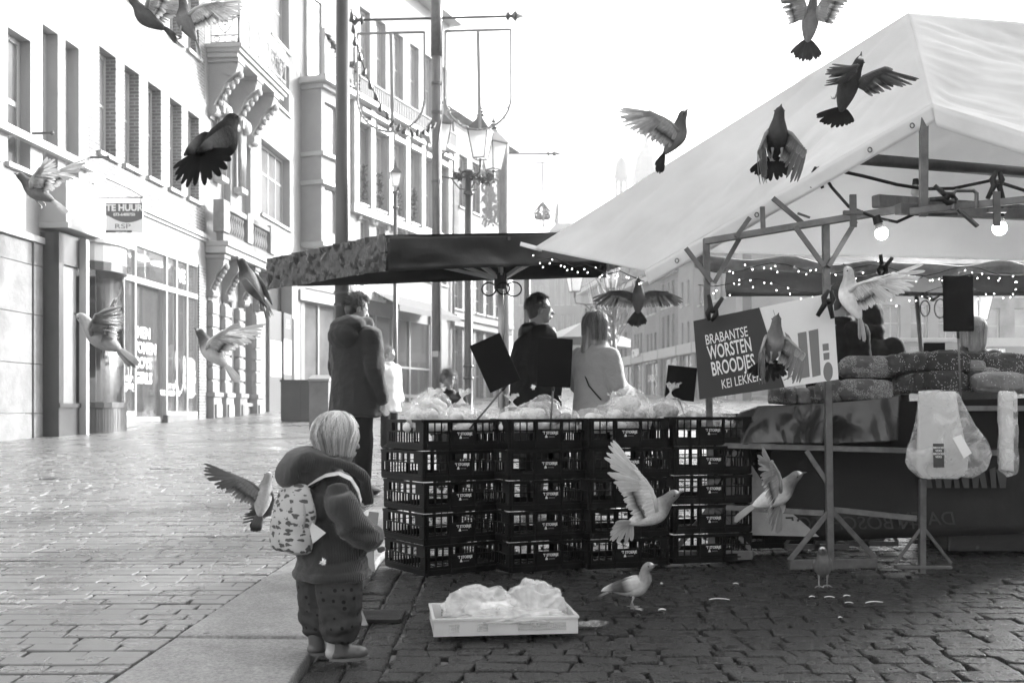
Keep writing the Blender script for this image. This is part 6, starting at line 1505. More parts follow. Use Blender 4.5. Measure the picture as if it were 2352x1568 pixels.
for sg in (-1, 1): ey.ell(hC+hR @ V((.086*hs, sg*.031*hs, .004*hs)), (.008, .008, .008))
ey.build('eyes', M['dark'], ch_, smooth=True)
# scalp cap so no skin shows between the strands
mb = MB(); mb.ell(hC+hR @ V((-.012*hs, 0, .020*hs)), (.098*hs, .080*hs, .098*hs), hR, 22, 14); mb.ell(hC+hR @ V((-.045*hs, 0, -.035*hs)), (.060*hs, .074*hs, .070*hs), hR, 18, 10)
hb = blob(mb, 'hair', M['hair_b'], ch_, .006, 3)
h2 = scalp_hair(hC, hR, hs, 3600, .075, rnd, mtl=M['strand_b'], parent=hb, name='hair_strands', r0=.0013, out=.016, face=.50, tipin=1, tone=.75)
M['corduroy'] = rib_mat('dark_corduroy', .032, 62, .0022)
def puff(p, n):
    return -.010*(1-abs(math.sin(p.z*24+.9*nz(p, 6))))**3+.013*nz(p, 9)+.008*(.4-abs(nz(p, 19)))
mb = MB()                                        # coat trunk
prof = [(.318, .138, .152), (.355, .142, .156), (.41, .136, .150), (.48, .122, .140), (.56, .112, .132), (.63, .10, .125), (.68, .082, .105), (.72, .06, .07)]
mb.rings([[V((.004+rx_*math.cos(t), ry_*math.sin(t), z)) for t in [2*math.pi*k/28 for k in range(28)]] for z, rx_, ry_ in prof])
mb.tube([V((.003+.138*math.cos(t), .152*math.sin(t), .328)) for t in [2*math.pi*k/30 for k in range(31)]], .016, 10)
for sg in (-1, 1):
    P = [V((.0, sg*.105, .655)), V((.006, sg*.150, .600)), V((.035, sg*.162, .530)), V((.085, sg*.150, .488)), V((.135, sg*.110, .478)), V((.160, sg*.075, .470))]
    mb.tube(P, [.050, .062, .066, .062, .050, .034], 16)
    for k in (1, 2, 3): mb.ell(P[k], (.062, .064, .058), nu=14, nv=9)
blob(mb, 'coat', M['corduroy'], ch_, .0065, 3, wr=puff)
mb = MB()                                        # hood lying on the back and running round the neck
mb.ell((-.120, -.020, .765), (.085, .108, .058), Matrix.Rotation(-.25, 3, 'Y')); mb.ell((-.168, -.020, .725), (.058, .092, .066)); mb.ell((-.06, -.07, .745), (.07, .05, .045)); mb.ell((-.075, .0, .782), (.080, .105, .040)); mb.ell((-.115, -.01, .700), (.09, .09, .045))
for sg in (-1, 1):
    mb.tube([V((-.09, sg*.088, .770)), V((-.02, sg*.108, .765)), V((.060, sg*.094, .742)), V((.118, sg*.055, .690)), V((.140, sg*.035, .620)), V((.146, sg*.03, .585))], [.028, .027, .025, .028, .032, .024], 14)
blob(mb, 'hood', M['corduroy'], ch_, .0065, 3, wr=lambda p, n: .006*nz(p, 14)+.014*nz(p, 6)-.007*abs(math.sin(p.y*34+2*nz(p, 5))))
mb = MB()                                        # trousers gathered above the boots
for sg, fx in ((-1, .012), (1, -.03)):
    P = [V((fx*.2, sg*.050, .38)), V((fx, sg*.070, .33)), V((fx+.004, sg*.074, .22)), V((fx+.004, sg*.073, .14)), V((fx+.002, sg*.070, .085)), V((fx, sg*.068, .07))]
    mb.tube(P, [(.075, .070), (.092, .088), (.092, .086), (.086, .080), (.066, .062), (.045, .045)], 18)
blob(mb, 'trousers', dot_mat('dotted_trousers', .040, .007, 30, .23), ch_, .0065, 3, wr=lambda p, n: .010*nz((p.x, p.y, p.z*.7), 13)+.007*nz((p.x, p.y, p.z*2), 16)*(p.z < .2)+.003*nz(p, 40))
for sg, fx, yw in ((-1, .022, -.10), (1, -.035, .25)):
    m3 = Matrix.Rotation(yw, 3, 'Z'); P = lambda x, y, z: V((fx, sg*.066, 0))+m3 @ V((x, y, z)); mb = MB()
    mb.tube([P(-.010, 0, .135), P(-.006, 0, .09), P(-.002, 0, .05), P(.0, 0, .018)], [(.040, .038), (.038, .036), (.040, .036), (.040, .036)], 16)
    mb.ell(P(.025, 0, .028), (.070, .036, .030), m3); mb.ell(P(.068, 0, .026), (.040, .037, .026), m3); mb.ell(P(-.012, 0, .024), (.034, .034, .024), m3)
    bt_ = blob(mb, 'boot', mat('rubber_boot', .075, .42, .5, var=.1, vs=9), ch_, .005, 3, wr=lambda p, n: 0)
    so = MB(); so.rings([[P(.030+.082*math.cos(t)*(1 if math.cos(t) > 0 else .92), .037*math.sin(t)*(1-.12*math.cos(2*t)), z) for t in [2*math.pi*k/24 for k in range(24)]] for z in (.001, .011)]); so.build('boot_sole', M['steel_dark'] if 0 else mat('sole', .12, .5), bt_, smooth=False)
# backpack (worn, lifted off it would be its own thing)
M['print'] = dot_mat('printed_backpack_cloth', .40, .07, 31, .40, (1, .8, 1.7), .035)
bpP = tb_+Matrix.Rotation(rzT, 3, 'Z') @ V((-.165, -.045, .42)); rb_ = Matrix.Rotation(rzT+R(14), 3, 'Z') @ Matrix.Rotation(R(4), 3, 'Y')
bp_ = thing('backpack', 'small pale printed backpack with white straps worn by the toddler', 'backpack', bpP, rot=rb_)
mb = MB(); rg = []
for z, a, b_ in ((0, .030, .072), (.012, .044, .086), (.05, .050, .090), (.12, .049, .088), (.18, .044, .082), (.22, .036, .070), (.245, .022, .050), (.252, .008, .02)):
    rg.append([V((a*math.copysign(abs(math.cos(t))**.7, math.cos(t)), b_*math.copysign(abs(math.sin(t))**.75, math.sin(t)), z)) for t in [2*math.pi*k/30 for k in range(30)]])
mb.rings(rg); blob(mb, 'bag_body', M['print'], bp_, .006, 2, wr=lambda p, n: .004*nz(p, 20)+.005*nz(p, 9))
mb = MB(); mb.tube([V((-.012, math.sin(t)*.089, .13+math.cos(t)*.105)) for t in [-1.9+3.8*k/20 for k in range(21)]], .0035, 6); mb.build('zip_piping', mat('piping_grey', .25, .6), bp_, smooth=True)
M['strap'] = mat('white_strap', .55, .6, var=.05, vs=10)
def ribbon(pts, wv_, th=.004, name='strap', par=bp_, world=True, m=None):
    mb = MB(); pts = [V(p) for p in pts]; rings = []
    for i, p in enumerate(pts):
        t = (pts[min(i+1, len(pts)-1)]-pts[max(i-1, 0)]).normalized(); w_ = V(wv_[i] if isinstance(wv_, list) else wv_); n = t.cross(w_).normalized()*th/2
        rings.append([p-w_/2-n, p+w_/2-n, p+w_/2+n, p-w_/2+n])
    mb.rings(rings); return mb.build(name, m or M['strap'], par, world=world, bevel=.001)
TL = lambda x, y, z: tb_+Matrix.Rotation(rzT, 3, 'Z') @ V((x, y, z))
bp_.scale = (1.2, 1.36, 1.06)
FR[bp_.name] = FR[bp_.name] @ Matrix.Diagonal((1.2, 1.36, 1.06, 1))
ribbon([TL(-.125, -.055, .665), TL(-.095, -.085, .688), TL(-.05, -.115, .715), TL(.0, -.125, .722), TL(.045, -.128, .70), TL(.075, -.122, .655), TL(.088, -.118, .61)], [Matrix.Rotation(rzT, 3, 'Z') @ V((.012, .030, .012))]*7)
MB().prism([TL(-.125, -.150, .555), TL(-.062, -.176, .505), TL(-.110, -.165, .465)], Matrix.Rotation(rzT, 3, 'Z') @ V((0, .006, 0))).build('side_wing', M['strap'], bp_, world=True, bevel=.001)
MB().tube([TL(-.15, -.06, .665), TL(-.155, -.045, .695), TL(-.14, -.02, .700), TL(-.12, -.01, .67)], .010, 8).build('grab_handle', M['strap'], bp_, world=True, smooth=True)
# ---- general standing adult. local +X = facing
def folds(a=.010, f=7, zf=.5):
    return lambda p, n: a*1.5*(.5-abs(nz((p.x, p.y, p.z*zf), f)))*1.6+a*.8*(.5-abs(nz((p.x, p.y, p.z*1.6), f*1.8)))
def person(label, u, vfeet, h, face, coat, trous, coat_len=.40, arms=None, headR=None, lean=0, hood=None, shoes=True, width=1.0, voxel=.014, d=None, skirt=None):
    b0 = G(u, vfeet) if d is None else V(((u-1176)/FP*d, d, gz(d)))
    k = h/1.78; rz = R(face); t = thing('person', label, 'person', b0, rz)
    mb = MB(); hc = V((.02+lean, 0, 1.655*k)); hr = headR or Matrix.Identity(3)
    head(mb, hc, hr, k if k > .75 else k*1.25); mb.cap((0, 0, 1.0*k), (lean*.6, 0, 1.38*k), .13*k, .12*k); mb.cap((lean*.8, 0, 1.40*k), hc+V((-.02, 0, -.10*k)), .06*k, .055*k)
    aP = arms or {1: [(0, .19, 1.40), (-.02, .25, 1.12), (.06, .24, .88)], -1: [(0, -.19, 1.40), (-.02, -.25, 1.12), (.06, -.24, .88)]}
    for sg in (-1, 1):
        mb.cap((0, sg*.09*k, .93*k), (.01, sg*.10*k, .50*k), .080*k, .055*k); mb.cap((.01, sg*.10*k, .50*k), (-.01, sg*.11*k, .09*k), .055*k, .038*k); mb.cap((-.03, sg*.11*k, .04*k), (.14*k, sg*.12*k, .03*k), .034*k, .028*k)
        A0, A1, A2 = [V(q)*k+V((lean*(q[2]/1.4), 0, 0)) for q in aP[sg]]; mb.cap(A0, A1, .05*k, .040*k); mb.cap(A1, A2, .038*k, .028*k)
        dv = (A2-A1).normalized(); xx = dv; yy = V((0, 1, 0)).cross(xx).normalized() if abs(xx.y) < .9 else V((1, 0, 0)); zz = xx.cross(yy); hand(mb, A2+dv*.04*k, Matrix((xx, yy, zz)).transposed(), k*.95)
    blob(mb, 'body', M['skin'], t, .009 if k > .7 else .008, 2)
    cl = MB(); z0 = 1.0-coat_len; W_ = width
    pr = [(z0, .155, .215), (z0+.10, .150, .210), (1.0, .145, .200), (1.12, .14, .19), (1.28, .145, .205), (1.38, .125, .20), (1.45, .085, .13), (1.49, .06, .075)]
    cl.rings([[V((lean*(z/1.4)+a*W_*k*math.cos(q), b_*W_*k*math.sin(q), z*k)) for q in [2*math.pi*i/30 for i in range(30)]] for z, a, b_ in pr])
    for sg in (-1, 1):
        A0, A1, A2 = [V(q)*k+V((lean*(q[2]/1.4), 0, 0)) for q in aP[sg]]; cl.cap(A0+V((0, -sg*.01, 0)), A1, .085*k*W_, .066*k*W_); cl.cap(A1, A2, .064*k*W_, .050*k*W_)
    if hood: hood(cl, k, lean)
    cl.tube([V((lean+.0+.075*k*math.cos(q), .082*k*math.sin(q), 1.50*k)) for q in [2*math.pi*i/20 for i in range(21)]], .022*k, 8)
    blob(cl, 'coat', coat, t, voxel, 3, wr=folds())
    tr_ = MB()
    for sg in (-1, 1): tr_.cap((0, sg*.085*k, .95*k), (.01, sg*.10*k, .50*k), .105*k, .080*k); tr_.cap((.01, sg*.10*k, .50*k), (-.01, sg*.11*k, .08*k), .078*k, .062*k)
    blob(tr_, 'trousers', trous, t, voxel, 2, wr=folds(.006, 9))
    for sg in (-1, 1):
        sh = MB(); sh.ell((.06*k, sg*.115*k, .045*k), (.14*k, .05*k, .045*k)); sh.cap((-.02*k, sg*.11*k, .05*k), (-.02*k, sg*.11*k, .12*k), .05*k, .045*k); blob(sh, 'shoe', M['black'], t, .012, 2)
    return t, hc, hr, k
M['parka'] = mat('dark_grey_parka', .034, .8, .12, var=.15, vs=3, bump=.25, bs=40, sheen=.2); M['trous'] = mat('black_trousers', .010, .9, .1)
def parka_hood(cl, k, l): cl.ell((-.09*k, 0, 1.50*k), (.12*k, .185*k, .080*k), Matrix.Rotation(-.45, 3, 'Y')); cl.ell((-.15*k, 0, 1.40*k), (.085*k, .16*k, .11*k)); cl.tube([V((-.06*k, -.12*k, 1.52*k)), V((.04*k, -.13*k, 1.53*k)), V((.12*k, -.08*k, 1.51*k))], [.04*k, .035*k, .02*k], 10); cl.tube([V((-.06*k, .12*k, 1.52*k)), V((.04*k, .12*k, 1.52*k)), V((.10*k, .07*k, 1.50*k))], [.04*k, .035*k, .02*k], 10)
t, hc, hr, k = person('tall man with tousled dark hair in a grey parka, back turned, beside the thick pole', 816, 1138, 1.83, 52, M['parka'], M['trous'], .30, headR=Matrix.Rotation(R(-22), 3, 'Z') @ Matrix.Rotation(R(16), 3, 'Y'), hood=parka_hood, width=1.24, arms={1: [(0, .19, 1.40), (.02, .25, 1.12), (.16, .20, .95)], -1: [(0, -.20, 1.38), (-.02, -.26, 1.10), (.07, -.25, .86)]})
def shaggy(c, R_, s, n, mtl, parent, L_=.05, seed=1, bald=.45, base=True):
    r_ = random.Random(seed); mb = MB()
    mb.ell(V(c)+R_ @ V((-.018*s, 0, .030*s)), (.100*s, .083*s, .096*s), R_, 20, 12); mb.ell(V(c)+R_ @ V((-.050*s, 0, -.020*s)), (.055*s, .072*s, .070*s), R_, 16, 10); o = blob(mb, 'hair', mtl, parent, .010, 2, wr=lambda p, n_: .005*nz(p, 40))
    roots = []
    for i in range(n):
        a = r_.uniform(-math.pi, math.pi); th_ = r_.uniform(.05, 1.9 if math.cos(a) < bald else .95); d0 = V((math.sin(th_)*math.cos(a), math.sin(th_)*math.sin(a), math.cos(th_)))
        p = V((-.014+d0.x*.104, d0.y*.086, .028+d0.z*.102)); dv = (d0*.5+V((r_.gauss(-.1, .45), r_.gauss(0, .45), r_.gauss(-.25, .4)))).normalized(); q = p+dv*L_*.5; e = q+(dv+V((0, 0, -.7))).normalized()*L_*.5
        roots.append([V(c)+R_ @ (x*s) for x in (p, q, e)])
    strands('hair_tufts', roots, mtl, o, .0022); return o
shaggy(hc, hr, k, 1300, M['hair_d'], t, .045, 3)
t, hc, hr, k = person('man in a black coat with scarf, face in profile behind the second price board', 1222, 1128, 1.74, 12, mat('black_coat', .009, .9, .1, bump=.3, bs=30), M['trous'], .55, headR=Matrix.Rotation(R(-4), 3, 'Z'), width=1.36, d=8.3, lean=.04)
shaggy(hc, hr, k, 700, M['hair_d'], t, .022, 4)
mb = MB(); mb.tube([V((hc.x-.02+.10*math.cos(q), .115*math.sin(q), 1.47*k+.02*math.sin(2*q))) for q in [2*math.pi*i/20 for i in range(21)]], .045, 10); blob(mb, 'scarf', M['black'], t, .012, 2, wr=folds(.01, 12))
t, hc, hr, k = person('woman with shoulder length light brown hair in a pale sweater, seen from behind', 1368, 1120, 1.60, 38, mat('pale_sweater', .30, .8, .2, var=.06, vs=6, bump=.3, bs=60, sheen=.4), M['trous'], .28, headR=Matrix.Rotation(R(-14), 3, 'Z'), d=8.2, width=1.14, arms={1: [(0, .18, 1.38), (.02, .24, 1.14), (.20, .14, 1.10)], -1: [(0, -.19, 1.36), (.00, -.27, 1.12), (.22, -.17, 1.06)]})
mb = MB(); mb.tube([V((-.02, .17, 1.40))*k, V((-.15, .02, 1.30))*k, V((-.17, -.10, 1.12))*k, V((-.12, -.20, 1.0))*k], .006, 6); mb.build('bag_strap', M['black'], t, smooth=True)
r_ = random.Random(8); mb = MB(); mb.ell(hc+hr @ V((-.015, 0, .03)), (.108*k, .092*k, .100*k), hr); mb.cap(hc+hr @ V((-.045, 0, -.02)), hc+hr @ V((-.075, 0, -.22)), .082, .070); hb = blob(mb, 'hair', M['hair_m'], t, .010, 3, wr=lambda p, n: .007*nz((p.x*1.6, p.y*1.6, p.z*.3), 22))
scalp_hair(hc, hr, k, 1500, .26, r_, mtl=M['strand_m'], parent=hb, name='hair_strands', r0=.0022, out=.02, curl=.012, tipin=0, tone=.24)
t, hc, hr, k = person('small boy with tousled fair hair looking down, standing behind the bread bags', 1030, 1090, 1.12, -80, mat('dark_jacket', .03, .7, .3), M['trous'], .3, headR=Matrix.Rotation(R(28), 3, 'Y'), d=9.9, voxel=.012)
shaggy(hc, hr, k*1.25, 700, M['hair_m'], t, .05, 6)
t, hc, hr, k = person('distant person in a pale puffer jacket walking in front of the cafe windows', 893, 1030, 1.50, -35, mat('pale_puffer', .55, .7, .3, var=.1, vs=5), M['trous'], .35, d=15.5, width=1.15, voxel=.018)
shaggy(hc, hr, k, 300, M['hair_m'], t, .04, 7)
M['navy'] = mat('black_jacket', .008, .8, .1, bump=.3, bs=20)
t, hc, hr, k = person('woman with pulled back hair and ring earring, behind the white sign', 1925, 1150, 1.76, 25, M['navy'], M['trous'], .4, headR=Matrix.Rotation(R(-12), 3, 'Z'), d=7.6, width=1.05)
shaggy(hc, hr, k, 500, M['hair_d'], t, .012, 9); mb = MB(); e0 = hc+hr @ V((-.002, -.088, -.052)); mb.tube([e0+V((.014*math.cos(q), 0, -.014+.014*math.sin(q))) for q in [2*math.pi*i/14 for i in range(15)]], .0028, 6); mb.build('earring', M['steel'], t); mb = MB(); mb.tube([V((hc.x-.03+.085*math.cos(q), .09*math.sin(q), 1.46*k)) for q in [2*math.pi*i/18 for i in range(19)]], .014, 8); mb.build('collar', M['trim'], t, smooth=True)
def hood_up(cl, k, l): cl.ell((.0, 0, 1.66*k), (.125*k, .105*k, .14*k)); cl.ell((-.03*k, 0, 1.54*k), (.10*k, .11*k, .08*k))
t, hc, hr, k = person('person in a dark jacket with the hood up, right of the woman with the earring', 1998, 1130, 1.66, 70, M['navy'], M['trous'], .4, d=8.2, hood=hood_up)
t, hc, hr, k = person('blond person in a dark coat seen over the loaves at the right', 2236, 1120, 1.56, 80, M['parka'], M['trous'], .4, d=8.4)
r_ = random.Random(18); mb = MB(); mb.ell(hc+hr @ V((-.015, 0, .02)), (.115*k, .102*k, .115*k), hr); mb.cap(hc+hr @ V((-.03, 0, -.02)), hc+hr @ V((-.03, 0, -.12)), .098, .095); hb = blob(mb, 'hair', M['hair_b'], t, .010, 3)
scalp_hair(hc, hr, k*1.05, 1200, .13, r_, mtl=M['strand_b'], parent=hb, name='hair_strands', r0=.002, out=.02, tone=.5)
sh_ = thing('pair_of_shoes', 'pale soled shoes of someone standing behind the hanging banner', 'shoes', G(1945, 1250)); mb = MB()
for x, a in ((-.10, .1), (.10, -.3)): mb.ell((x, 0, .04), (.14, .05, .045), Matrix.Rotation(a, 3, 'Z')); 
mb.build('shoe', M['plaster2'], sh_, smooth=True)
# ================= pigeons =================
def pigmat():
    m = mat('pigeon_plumage', .3, .8, .08, attr=True, var=.10, vs=60, bump=.25, bs=90); return m
M['plum'] = pigmat(); M['plum_t'] = mat('flight_feathers', .3, .7, .12, attr=True, var=.08, vs=40, transl=.38)
PST = [(-.105, .006, .005, .004), (-.09, .020, .015, .002), (-.06, .034, .028, -.002), (-.02, .046, .043, -.006), (.02, .052, .052, -.008), (.05, .049, .052, -.004), (.078, .040, .045, .004), (.098, .031, .035, .014), (.116, .0255, .028, .024), (.134, .0245, .0265, .030), (.150, .021, .0225, .031), (.162, .0125, .013, .029), (.168, .0048, .0050, .027), (.180, .0034, .0036, .024), (.187, .0008, .0010, .020)]
def pigeon(label, pos, fwd, up, wl=(60, 0, 1), wr_=(60, 0, 1), tail=(25, -5), head_=.12, body=.16, wing=.30, tailc=.14, tailtip=.04, legs=0, neck=0, s=1.0, tr=0, wings=True, belly=None, wingtip=None, bar=True):
    y = V(fwd).normalized(); x = y.cross(V(up)).normalized(); z = x.cross(y)
    m = Matrix((x, y, z)).transposed(); m4 = m.to_4x4() @ Matrix.Scale(s, 4); t = thing('pigeon', label, 'pigeon', pos, 0, 'pigeons of the flock', rot=m); t.scale = (s, s, s); FR[t.name] = Matrix.Translation(V(pos)) @ m4
    belly = body*1.15 if belly is None else belly; rnd = random.Random(len(label))
    mb = MB(); n = 22; cols = []
    rings = []
    for (yy, w_, h_, zo) in PST:
        f = max(0, min(1, (yy-.06)/.11)); lift = neck*f*f*1.2; back = -neck*.55*f*f
        if neck:
            if yy <= .07: cy, cz, th = yy, zo, (0 if yy < .06 else R(25))
            elif yy <= .12: q_ = (yy-.07)/.05; cy, cz, th = .070+.020*q_, .004+.060*q_, R(68-28*q_); w_ *= 1.02; h_ *= .86
            else: cy, cz, th = .090+(yy-.12)*.98, .070-.10*max(0, yy-.15), R(max(0, 28-1400*(yy-.12)))
            rings.append([V((w_*math.cos(2*math.pi*k/n), cy-math.sin(th)*h_*math.sin(2*math.pi*k/n), cz+math.cos(th)*h_*math.sin(2*math.pi*k/n))) for k in range(n)])
        else: rings.append([V((w_*math.cos(2*math.pi*k/n), yy, zo+h_*math.sin(2*math.pi*k/n))) for k in range(n)])
        for k in range(n):
            q = max(0, min(1, (yy-.045)/.04)); lo = (math.sin(2*math.pi*k/n) < -.2); c = (belly if lo else body)*(1-q)+head_*q
            if yy > .164: c = .10
            if .160 < yy < .166 and math.sin(2*math.pi*k/n) > .3: c = .75
            cols.append(c*(1+.12*rnd.uniform(-1, 1)))
    mb.rings(rings); mb.c = cols; bd = mb.build('body', M['plum'], t, smooth=True, sub=1)
    ey = MB()
    hz = .037 if neck else 0; hy = -.030 if neck else 0
    for sg in (-1, 1): ey.ell((sg*.0235, .141+hy, .037+hz), (.0032, .0038, .0038), nu=8, nv=6)
    ey.builds('eye', M['black'], bd, smooth=True)
    def feather(mb, P0, dirv, L_, w_, nrm, c0, c1, bandat=None, bandc=None):
        dirv = (dirv+V((rnd.gauss(0, .035), rnd.gauss(0, .035), rnd.gauss(0, .03)))).normalized(); L_ *= 1+rnd.uniform(-.07, .05); c0 *= 1+rnd.uniform(-.12, .12)
        side = dirv.cross(nrm).normalized(); st_ = (0, .25, .55, .82, .95, 1.0); wd = (.35, .85, 1, .9, .6, .12); vs = []
        for f, ww in zip(st_, wd):
            c = P0+dirv*L_*f-nrm*(.012*f*f*L_/.12)
            vs += [c-side*w_*ww*.5, c+nrm*.0012, c+side*w_*ww*.5]
            cc = c0+(c1-c0)*f
            if bandat and f >= bandat[0] and f <= bandat[1]: cc = bandc
            mb.c += [cc*.95, cc*.8, cc]
        fs = []
        for i in range(5): fs += [(3*i, 3*i+1, 3*i+4, 3*i+3), (3*i+1, 3*i+2, 3*i+5, 3*i+4)]
        mb.add(vs, fs)
    for sg, wp in ((-1, wl), (1, wr_)):
        if not wings: break
        el, sw, sp = wp[:3]; tw = wp[3] if len(wp) > 3 else 0
        # wing plane: span axis S, chord axis Cc (towards the tail), normal Nn
        S = V((sg*math.cos(R(el)), 0, math.sin(R(el)))); Cc = V((0, -1, 0)); Rm = Matrix.Rotation(R(sw)*sg, 3, V((0, 0, 1))); S = Rm @ S; Cc = Rm @ Cc
        if tw: Rt = Matrix.Rotation(R(tw)*sg, 3, S); Cc = Rt @ Cc
        Nn = S.cross(Cc).normalized()*sg
        if Nn.z < 0 and abs(el) < 80: Nn = -Nn
        root = V((sg*.036, .040, .022)); wr0 = root+S*.105-Cc*.020; tip = wr0+S*.075+Cc*.01*sp
        mb = MB(); mb.c = []; wt = wingtip if wingtip is not None else wing*.55
        for k in range(9):                                     # secondaries
            f = k/8; p = root.lerp(wr0, f)+Cc*.012; dv = (Cc+S*(.02+.46*f)*sp).normalized(); feather(mb, p, dv, .088+.030*f, .021, Nn, wing*1.05, wing*.95, (.5, .6) if bar else None, .05)
        for k in range(10):                                    # primaries
            f = k/9; p = wr0.lerp(tip, f)+Cc*.006; ang = R(26*sp+(60*sp)*f); dv = (Cc*math.cos(ang)+S*math.sin(ang)).normalized(); feather(mb, p+Nn*.001*k, dv, .120+.045*math.sin(f*2.2), .0225-.005*f, Nn, wing*.95, wt)
        for row, (ln, cc) in enumerate(((.055, wing*1.15), (.034, wing*1.2))):
            for k in range(13):
                f = k/12; p = (root.lerp(wr0, f*1.6) if f < .62 else wr0.lerp(tip, (f-.62)/.38))-Cc*.004+Nn*(.003+.003*row); dv = (Cc*math.cos(f*.9*sp)+S*math.sin(f*.9*sp)).normalized(); feather(mb, p, dv, ln*(1.1-.3*f), .022, Nn, cc, cc)
        mb.tube([root-S*.01, root.lerp(wr0, .5)-Cc*.012, wr0-Cc*.002, tip], [.012, .009, .007, .003], 8); mb.c += [wing]*(len(mb.v)-len(mb.c))
        mb.build('wing', M['plum_t'], t, smooth=True)
    if not wings:                                              # folded along the flanks
        for sg in (-1, 1):
            mb = MB(); mb.c = []; rg = []
            for yy, w_, h_ in ((.055, .004, .008), (.045, .010, .026), (.01, .012, .034), (-.04, .011, .030), (-.09, .008, .018), (-.13, .005, .009), (-.155, .002, .003)):
                rg.append([V((sg*(.043-.10*max(0, -yy-.02)*1.6)+w_*math.cos(q), yy, .012+.01*(yy < -.05)+h_*math.sin(q))) for q in [2*math.pi*k/14 for k in range(14)]]); mb.c += [wing if yy > -.03 or yy < -.05 else .06]*14 if yy != -.09 else [.10]*14
            mb.rings(rg); mb.build('wing', M['plum'], t, smooth=True, sub=1)
    mb = MB(); mb.c = []; sprd, pitch = tail; 
    for k in range(12):
        f = (k-5.5)/5.5; ang = R(sprd)*f; dv = V((math.sin(ang), -math.cos(ang)*math.cos(R(pitch)), math.sin(R(pitch))*math.cos(ang))); nn = V((0, math.sin(R(pitch)), math.cos(R(pitch)))).normalized()
        if tr: TR_ = Matrix.Rotation(R(tr), 3, 'Y'); dv = TR_ @ dv; nn = TR_ @ nn
        feather(mb, V((.010*f, -.082, .004+.0012*(6-abs(k-5.5)))), dv, .128-.012*f*f, .026, nn, tailc, tailc, (.80, 1.0), tailtip)
    mb.build('tail', M['plum_t'], t, smooth=True)
    rnd2 = random.Random(3)
    if legs:
        for sg in (-1, 1):
            mb = MB(); a = V((sg*.022, -.005, -.045)); Lz = legs
            if Lz > .03:                                       # standing: legs go straight down in the world
                dn = m.transposed() @ V((0, 0, -1)); fw = (m.transposed() @ V((y.x, y.y, 0))).normalized(); kn = a+dn*Lz*.45-fw*.008; ft = kn+dn*Lz*.55+fw*(.012*sg)
                mb.tube([a-dn*.015, a+dn*.012, kn, ft], [.012, .006, .0042, .0040], 8)
                sd_ = dn.cross(fw).normalized()
                for q in (-.6, 0, .6): mb.tube([ft, ft+(fw+sd_*q)*.030+dn*.001, ft+(fw+sd_*q)*.042+dn*.004], [.0036, .003, .0012], 6)
                mb.tube([ft, ft-fw*.020], [.0034, .0014], 6)
            else:
                ft = a+V((0, -.045, -.018)); mb.tube([a, a+V((0, -.02, -.014)), ft], [.008, .004, .0036], 7)
                for q in (-.4, 0, .4): mb.tube([ft, ft+V((q*.02, -.006, -.018)), ft+V((q*.03, .004, -.03))], [.0034, .003, .001], 5)
            mb.build('leg', mat('pigeon_leg', .32, .5) if 'pigeon_leg' not in bpy.data.materials else bpy.data.materials['pigeon_leg'], t, smooth=True)
    return t
P_ = pigeon
P_('dark pigeon flying steeply at the top edge, left of its pale tailed mate', W(345, 44, 6.2), (-.80, -.1, .55), (.45, .40, .75), (55, 0, .9), (75, -10, .9), (16, -6), .08, .10, .42, .22, .12)
P_('grey pigeon at the top edge with a pale fanned tail, over the first upper windows', W(432, 58, 6.2), (-.42, -.05, .9), (.85, .35, .35), (70, -10, .9), (85, -30, .9), (22, -4), .09, .20, .60, .45, .30, legs=.02)
P_('black pigeon seen from behind with a wide black tail fan, before the ornate house', W(497, 330, 3.3), (.26, .80, .56), (-.30, -.50, .80), tail=(74, -34), head_=.012, body=.010, wing=.012, tailc=.010, tailtip=.008, wings=False, s=.98)
P_('pale winged pigeon at the left edge over the corner shop', W(90, 442, 6.6), (-.74, -.15, .46), (.3, -.5, .8), (72, -30, 1.0), (48, -42, 1.0), (10, -10), .10, .20, .68, .40, .30, legs=.02)
P_('grey pigeon with blurred light head gliding before the corner show window', W(238, 778, 5.0), (-.78, .05, .56), (.35, -.62, .70), (72, -38, .8), (84, -50, .8), (8, -4), .36, .34, .45, .36, .26)
P_('pale bellied pigeon with dark breast and raised white wings before the shop', W(492, 812, 6.0), (-.66, -.05, .70), (.55, -.45, .60), (78, -30, .9), (66, -45, .9), (9, -3), .10, .52, .72, .62, .60)
P_('dark necked pigeon with black banded tail left of the parasol corner', W(580, 655, 5.9), (-.52, -.1, .80), (.60, -.62, .42), tail=(52, -4), head_=.06, body=.22, wing=.16, tailc=.05, tailtip=.02, wings=False, s=1.0, tr=35)
P_('pigeon with dark fanned wing flying just behind the toddler backpack', W(603, 1148, 5.9), (.05, .45, .75), (.40, -.75, .40), (4, 14, 1.0), (-70, -60, .1), (7, -50), .20, .30, .20, .20, .05, wingtip=.08)
P_('pigeon against the sky with upswept wings, head to the right', W(1548, 320, 5.9), (.52, -.12, .84), (-.75, -.30, .50), (62, -8, .95), (98, 10, .8), (28, -8), .08, .17, .42, .05, .035, wingtip=.34, tr=-55)
P_('pigeon cut by the top edge with spread dark tail, against the sky', W(1860, 58, 6.2), (.10, -.15, .97), (-.2, -.9, .1), (40, 62, .6), (35, 66, .5), (44, -4), .12, .20, .45, .06, .04)
P_('pigeon with black tail climbing before the white canvas, wings folded up over its head', W(1946, 208, 5.1), (.20, -.40, .90), (.10, -.9, -.35), (58, 62, .35), (52, 62, .35), (54, -24), .05, .07, .22, .02, .015, legs=.02)
P_('dark pigeon seen from below with hanging feet over the middle of the canvas', W(1782, 325, 5.0), (-.02, -.72, .70), (.02, .70, .72), (-68, -14, .2), (-68, -14, .2), (56, -4), .07, .045, .30, .02, .015, legs=.024, belly=.045)
